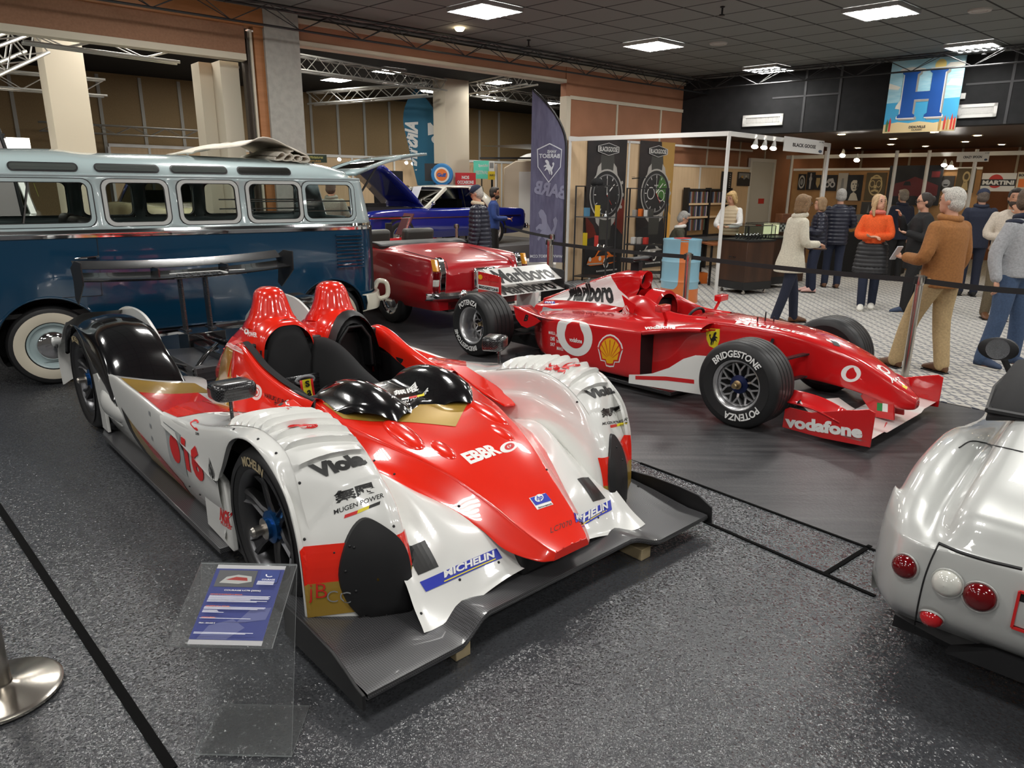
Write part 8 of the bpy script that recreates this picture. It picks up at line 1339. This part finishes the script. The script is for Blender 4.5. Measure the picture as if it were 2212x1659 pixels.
# ================================================================ flags
def feather(p, h, w, ang_, label, m, shape, prints, mirror=True, lean=0):
    o = thing('feather_flag', label, 'flag', p); dx = V((cos(ang_), sin(ang_), 0)); ln = V((0, 0, 1)) + dx * lean; n = dx.cross(Z1); Pp = lambda a, z: dx * a * w + ln * z * h + n * .03 * sin(a * 7 + z * 5)
    mb = MB(); rows = []
    for z in np.linspace(0, 1, 25): l_, r_ = shape(z); rows.append([Pp(l_ + (r_ - l_) * s, .12 + z * .88) for s in np.linspace(0, 1, 9)])
    mb.grid(rows); mb.build('flag_cloth', m, o, ang=60); pb = mb.bvh(); mb = MB(); mb.tube([Pp(shape(z)[1] + .01, .12 + z * .88) for z in np.linspace(0, 1, 25)], .022, 8); mb.tube([Pp(shape(0)[1] + .01, 0), Pp(shape(0)[1] + .01, .12)], .012, 6); mb.box(dx * shape(0)[1] * w + V((0, 0, .01)), (.5, .4, .015)); mb.build('flag_pole', BLACKM, o)
    mb = MB(); ms = []
    for sh, mm, (a, z, sx, sz, rot) in prints:
        if mm not in ms: ms.append(mm)
        X = (dx * w * cos(rot) + ln * h * sin(rot) * w / h) * sx * (-1 if mirror else 1); Y = (ln * h * cos(rot) - dx * w * sin(rot) * h / w) * sz; lay(mb, sh, Pp(a, z) - n * 0, X, Y, ms.index(mm), pb, n, .006, .12, .5); lay(mb, sh, Pp(a, z), X, Y, ms.index(mm), pb, -n, .006, .12, .5)
    mb.build('flag_print', ms, o, ang=0); return o
FV = noise_mat('flag_violet', (.075, .07, .13), (.11, .105, .18), 3, .7, stretch=(6, 6, 1)); FT = mat('flag_teal', (.015, .12, .21), .7); FW = mat('flag_white', (.55, .57, .62), .7); FVL = mat('flag_violet_light', (.20, .20, .29), .7); FWH = mat('flag_bright', (.72, .72, .70), .7)
shp = lambda z: (0.02 * z, 1.0 if z < .68 else 1.0 - .96 * ((z - .68) / .32) ** 1.9)
shield = [(.05, .85), (.5, 1), (.95, .85), (.92, .4), (.5, .0), (.08, .4)]
ring_sh = (shield + [(.5 + (x - .5) * .93, .5 + (y - .5) * .94) for x, y in shield], [(i, (i + 1) % 6, 6 + (i + 1) % 6, 6 + i) for i in range(6)], 1)
fp = V((.29, 13.0, .006)); hF = 3.32
feather(fp, hF, .62, radians(0), 'tall violet feather flag with a shield and running horse by the terracotta wall', FV, shp, [(ring_sh, FW, (.92, .54, .78, .20, 0)), (text2d('BARBOT', .03), FW, (.82, .665, .58, .022, 0)), (text2d('VANS', .03), FW, (.72, .69, .25, .016, 0)), (poly2d(HORSE), FW, (.74, .575, .42, .085, 0)), (poly2d(HORSE), FVL, (.95, .16, .9, .25, 0)), (text2d('BARB', .04), FVL, (.98, .455, .9, .07, -.18)), (text2d('WWW.BARBOT.COM', .02), FW, (.98, .145, .95, .016, 0))], True)
shp2 = lambda z: (.0 if z < .72 else .55 * ((z - .72) / .28) ** 2.2, 1.0 if z < .70 else 1.0 - .42 * ((z - .70) / .30) ** 2.6)
feather(V((-2.35, 20.85, 0)), 4.3, 1.05, radians(0), 'teal feather flag with mirrored white lettering behind the blue coupe', FT, shp2, [(text2d('AIRSTREAM', .05), FWH, (.42, .80, 1.75, .085, 1.30)), (text2d('Premium travel', .01), FWH, (.18, .72, 1.3, .03, 1.30)), (ring2d(.3), FWH, (1.0, .66, .34, .06, 0)), (poly2d([(.1, 0), (.9, 0), (.6, 1), (.4, 1)]), FWH, (.95, .735, .4, .07, .2))], True, -.22)
# ================================================================ far stalls, caravan, signs
cv = thing('caravan', 'cream caravan side with an open door behind the man in the navy cap', 'caravan', V((.25, 21.3, 0)), radians(-3)); mb = MB(); mb.prism([(-.55, .55), (2.6, .55), (2.6, 2.1), (2.2, 2.45), (-.2, 2.45), (-.55, 2.25)], 2.0, (0, 2.0, 0), (1, 0, 0), (0, 0, 1)); mb.build('body', mat('caravan_cream', (.60, .50, .38), .5), cv, bevel=.03); mb = MB(); mb.box((1.0, -.01, .35), (3.2, .06, .42)); mb.build('skirt', mat('caravan_skirt', (.62, .56, .45), .5), cv); mb = MB(); mb.box((-.75, -.1, 1.3), (.05, .35, 2.1)); mb.box((.55, -.03, 1.4), (1.3, .02, 1.5)); mb.build('door', WHITEP, cv); mb = MB(); mb.bar((-1.2, -.4, 2.5), (2.6, -.4, 2.52), .05); mb.build('awning_rail', BLACKM, cv); mb = MB(); mb.ell((1.2, 1.0, 2.5), (1.4, .9, .3)); mb.build('roof', WHITEP, cv)
mb = MB(); mb.box((0, 0, .04), (1.5, 2.6, .08)); o = mb.build('display_platform', mat('platform_white', (.60, .58, .55), .5), ang=0); o.location = (1.45, 16.3, 0); o.rotation_euler = (0, 0, radians(41)); tag(o, 'low white platform behind the feather flag', 'platform')
def board(u0, v0, u1, v1, d, base, parts, name, lab, cat, post=True):
    a, b, c = (CP + ray(u, v) * (d / ray(u, v).y) for u, v in ((u0, v1), (u1, v1), (u0, v0))); o = flatart(name, lab, cat, a, V((b.x - a.x, b.y - a.y, 0)), Z1 * (c.z - a.z), base, parts, solid=.02)
    if post: mb = MB(); m_ = (a + b) / 2; mb.bar((m_.x, m_.y + .03, 0), (m_.x, m_.y + .03, a.z + .1), .04, up=(1, 0, 0)); mb.build('post', BLACKM, o)
    return o
board(984, 373, 1028, 430, 19.9, mat('sign_red', (.55, .012, .02), .5), [(tx2('NOS', .32, .76, .36, .13, .05), BW), (tx2('OCCASIONS', .1, .58, .8, .13, .05), BW), (pl((.1, .02), (.9, .02), (.9, .54), (.1, .54)), BW)] + [(pl((.15, .08 + .06 * k), (.85, .08 + .06 * k), (.85, .095 + .06 * k), (.15, .095 + .06 * k)), BG) for k in range(7)], 'price_sign', 'red price sign reading NOS OCCASIONS behind the blue coupe', 'sign')
board(918, 353, 960, 391, 19.9, BD, [(pl((.35, .4), (.62, .4), (.65, .7), (.32, .7)), SKYB), (tx2('AIR 500', .35, .15, .3, .08), BW)], 'display_screen', 'black screen behind the roof of the blue coupe', 'screen')
p = CP + ray(955, 378) * (19.7 / ray(955, 378).y); gs = thing('globe_sign', 'round blue sign with an orange disc beside the black screen', 'sign', (p.x, p.y, 0)); mb = MB(); mb.lathe([(.001, -.10), (.27, -.09), (.30, 0), (.27, .09), (.001, .10)], (0, 0, p.z), 'y', 32); mb.build('disc', mat('globe_blue', (.02, .20, .50), .3), gs); mb = MB(); mb.lathe([(.001, -.106), (.20, -.105)], (0, 0, p.z), 'y', 28, 0); mb.lathe([(.001, -.108), (.155, -.108)], (0, 0, p.z), 'y', 28, 1); lay(mb, text2d('Gulf', .05), (-.12, -.11, p.z - .05), (.24, 0, 0), (0, 0, .1), 2, n=(0, -1, 0)); mb.build('face', [BW, BO, HB], gs); mb = MB(); mb.bar((0, 0, 0), (0, 0, p.z - .28), .06, up=(1, 0, 0)); mb.build('post', BLACKM, gs)
board(1023, 347, 1058, 386, 22.2, mat('sign_green', (.10, .50, .36), .5, emit=.25), [(tx2('Specialist', .3, .62, .6, .2), BW), (tx2('FESTIVAL', .1, .25, .8, .2), BW)], 'stall_banner', 'green lit stall banner right of the cream column', 'banner'); board(1054, 370, 1073, 388, 22.0, YEL, [(tx2('INFO', .2, .4, .6, .25), BD)], 'notice', 'small yellow notice beside the caravan', 'notice'); board(1056, 348, 1068, 370, 22.0, BW, [(pl((.15, .3), (.85, .3), (.85, .85), (.15, .85)), BG)], 'notice', 'small white poster above the yellow notice', 'notice')
board(644, 334, 706, 351, 17.0, mat('sign_dark_green', (.012, .03, .015), .5), [(tx2('GODIN Miniatures', .02, .52, .86, .34, .03), mat('print_lime', (.45, .42, .12), .5)), (tx2('VOITURES', .3, .1, .5, .22), BGO)], 'stall_banner', 'dark green stall banner right of the grey pillar', 'banner'); board(495, 312, 503, 332, 14.0, BW, [(tx2('V', .4, .15, .5, .3), BD)], 'notice', 'narrow white notice beside the cream post', 'notice')
mb = MB(); slab(mb, WF, 4.6, 8.4, 0, 2.62, .55, .6); fs = mb.build('stall_partition', BEECH, ang=0); tag(fs, 'beech stall partition against the chipboard wall above the bus', 'partition'); mb = MB(); slab(mb, WF, 4.6, 8.4, 2.62, 2.70, .53, .62)
for k in range(5): s = 4.6 + 3.8 * k / 4; slab(mb, WF, s - .03, s + .03, 0, 2.62, .53, .62)
mb.build('partition_frame', WHITEP, fs, ang=0)
mb = MB(); slab(mb, WF, -9, 3.2, 0, 2.55, .8, .85); fs = mb.build('stall_partition', BEECH, ang=0); tag(fs, 'long beech stall partition behind the blue coupe', 'partition'); mb = MB(); slab(mb, WF, -9, 3.2, 2.55, 2.63, .78, .87)
for k in range(9): s = -9 + 12.2 * k / 8; slab(mb, WF, s - .03, s + .03, 0, 2.55, .78, .87)
mb.build('partition_frame', WHITEP, fs, ang=0)
for k, (u, v) in enumerate(((733, 336), (878, 344), (892, 346), (904, 347), (1027, 348))): p = CP + ray(u, v) * ((28.6 / (1 + .869 * (1106 - u) / 1526) - 1.3) / ray(u, v).y); spot(p, (0, -1, -.6), ('spotlight left of the open tailgate', 'first of three spotlights under the raised tailgate', 'second of three spotlights under the raised tailgate', 'third of three spotlights under the raised tailgate', 'bright spotlight above the green banner')[k], 'spotlights of the far stalls')
lc = CP + ray(925, 395) * (20.75 / ray(925, 395).y); small('stall_counter', 'pale stall counter behind the blue coupe', 'counter', V((lc.x, lc.y, 0)), (1.2, .4, 1.05), WHITEP, radians(41), .01); p = CP + ray(838, 372) * (19.3 / ray(838, 372).y); small('stall_shelf', 'dark shelf unit full of models behind the raised bonnet', 'shelf', V((p.x, p.y, 0)), (.7, .35, 2.1), BLK, radians(41), .01)
p = V((-2.05, 14.2, 0)); so = thing('information_stand', 'black information stand with a dark red sheet in front of the blue coupe', 'information stand', p, radians(-50)); mb = MB(); mb.bar((0, 0, 0), (0, 0, .9), .04, up=(1, 0, 0)); mb.box((0, 0, .01), (.3, .3, .02)); mb.build('post', BLACKM, so); mb = MB(); mb.box((0, -.1, 1.0), (.36, .02, .46), 0, Mx.Rotation(-.5, 3, 'X')); mb.build('panel', mat('panel_maroon', (.09, .02, .025), .5), so); small('loudspeaker', 'black speaker post behind the crimson convertible', 'speaker', V((-2.35, 13.6, 0)), (.12, .12, 1.05), BLACKM, .3)
# leaning banner and palm seen over the bus roof
a, b, c = onW(-60, 330, -.45), onW(28, 330, -.45), onW(0, 255, -.45); pr_ = [(0, 0), (1, 0), (1, .35), (.9, .7), (.7, .92), (.45, 1.0), (0, 1)]; o = V((a.x, a.y, .4)); x = V((b.x - a.x, b.y - a.y, 0)); y = Z1 * (c.z - .4 + .1); mb = MB(); mb.prism(pr_, .02, o, x, y); bo = mb.build('feather_flag', mat('flag_pink_grey', (.45, .40, .39), .7), ang=0); tag(bo, 'pale rounded flag at the left edge above the bus', 'flag'); mb = MB(); n = x.cross(y).normalized(); lay(mb, tx2('achat', .38, .85, .5, .035), o, x, y, 0, n=n, lift=.025); lay(mb, tx2('company', .25, .93, .5, .02, .01, .2), o, x, y, 0, n=n, lift=.025); mb.build('flag_print', BD, bo, ang=0); mb = MB(); Q = [o + x * p_[0] + y * p_[1] for p_ in pr_[1:]]; mb.tube(Q, .03, 6); mb.bar((Q[0].x, Q[0].y, 0), Q[0], .04); mb.build('flag_pole', BLACKM, bo)
p = onW(283, 335, -9.5); pm = thing('potted_palm', 'dark potted palm behind the bus roof against the beech partition', 'plant', (p.x, p.y, 0)); mb = MB(); mb.lathe([(.001, 0), (.2, 0), (.26, .5), (.24, .5), (.001, .46)], seg=20); mb.build('pot', BLACKM, pm); mb = MB(); mb.tube([(0, 0, .45), (.02, 0, 1.5), (0, 0, 2.0)], [.05, .04, .03], 8); mb.build('stem', SHB, pm); mb = MB()
for k in range(16):
    a_ = k * 2.4; L = .5 + .2 * random.random(); d = V((cos(a_), sin(a_), 0)); sdv = V((-sin(a_), cos(a_), 0)); up = .45 + .35 * random.random(); P = [[V((0, 0, 2.0)) + d * L * t + Z1 * (up * t - .55 * t * t * L * 1.6) + sdv * .035 * s * (1 - t) for s in (-1, 1)] for t in np.linspace(0, 1, 7)]; mb.grid(P)
mb.build('fronds', mat('palm_green', (.02, .035, .012), .6), pm)
small('shop_lamp_box', 'small lit white box lamp beside the pale flag', 'lamp', onW(39, 322, -5.5) - Z1 * .12, (.35, .2, .3), mat('lit_box', (1, .9, .75), .5, emit=6), radians(41))
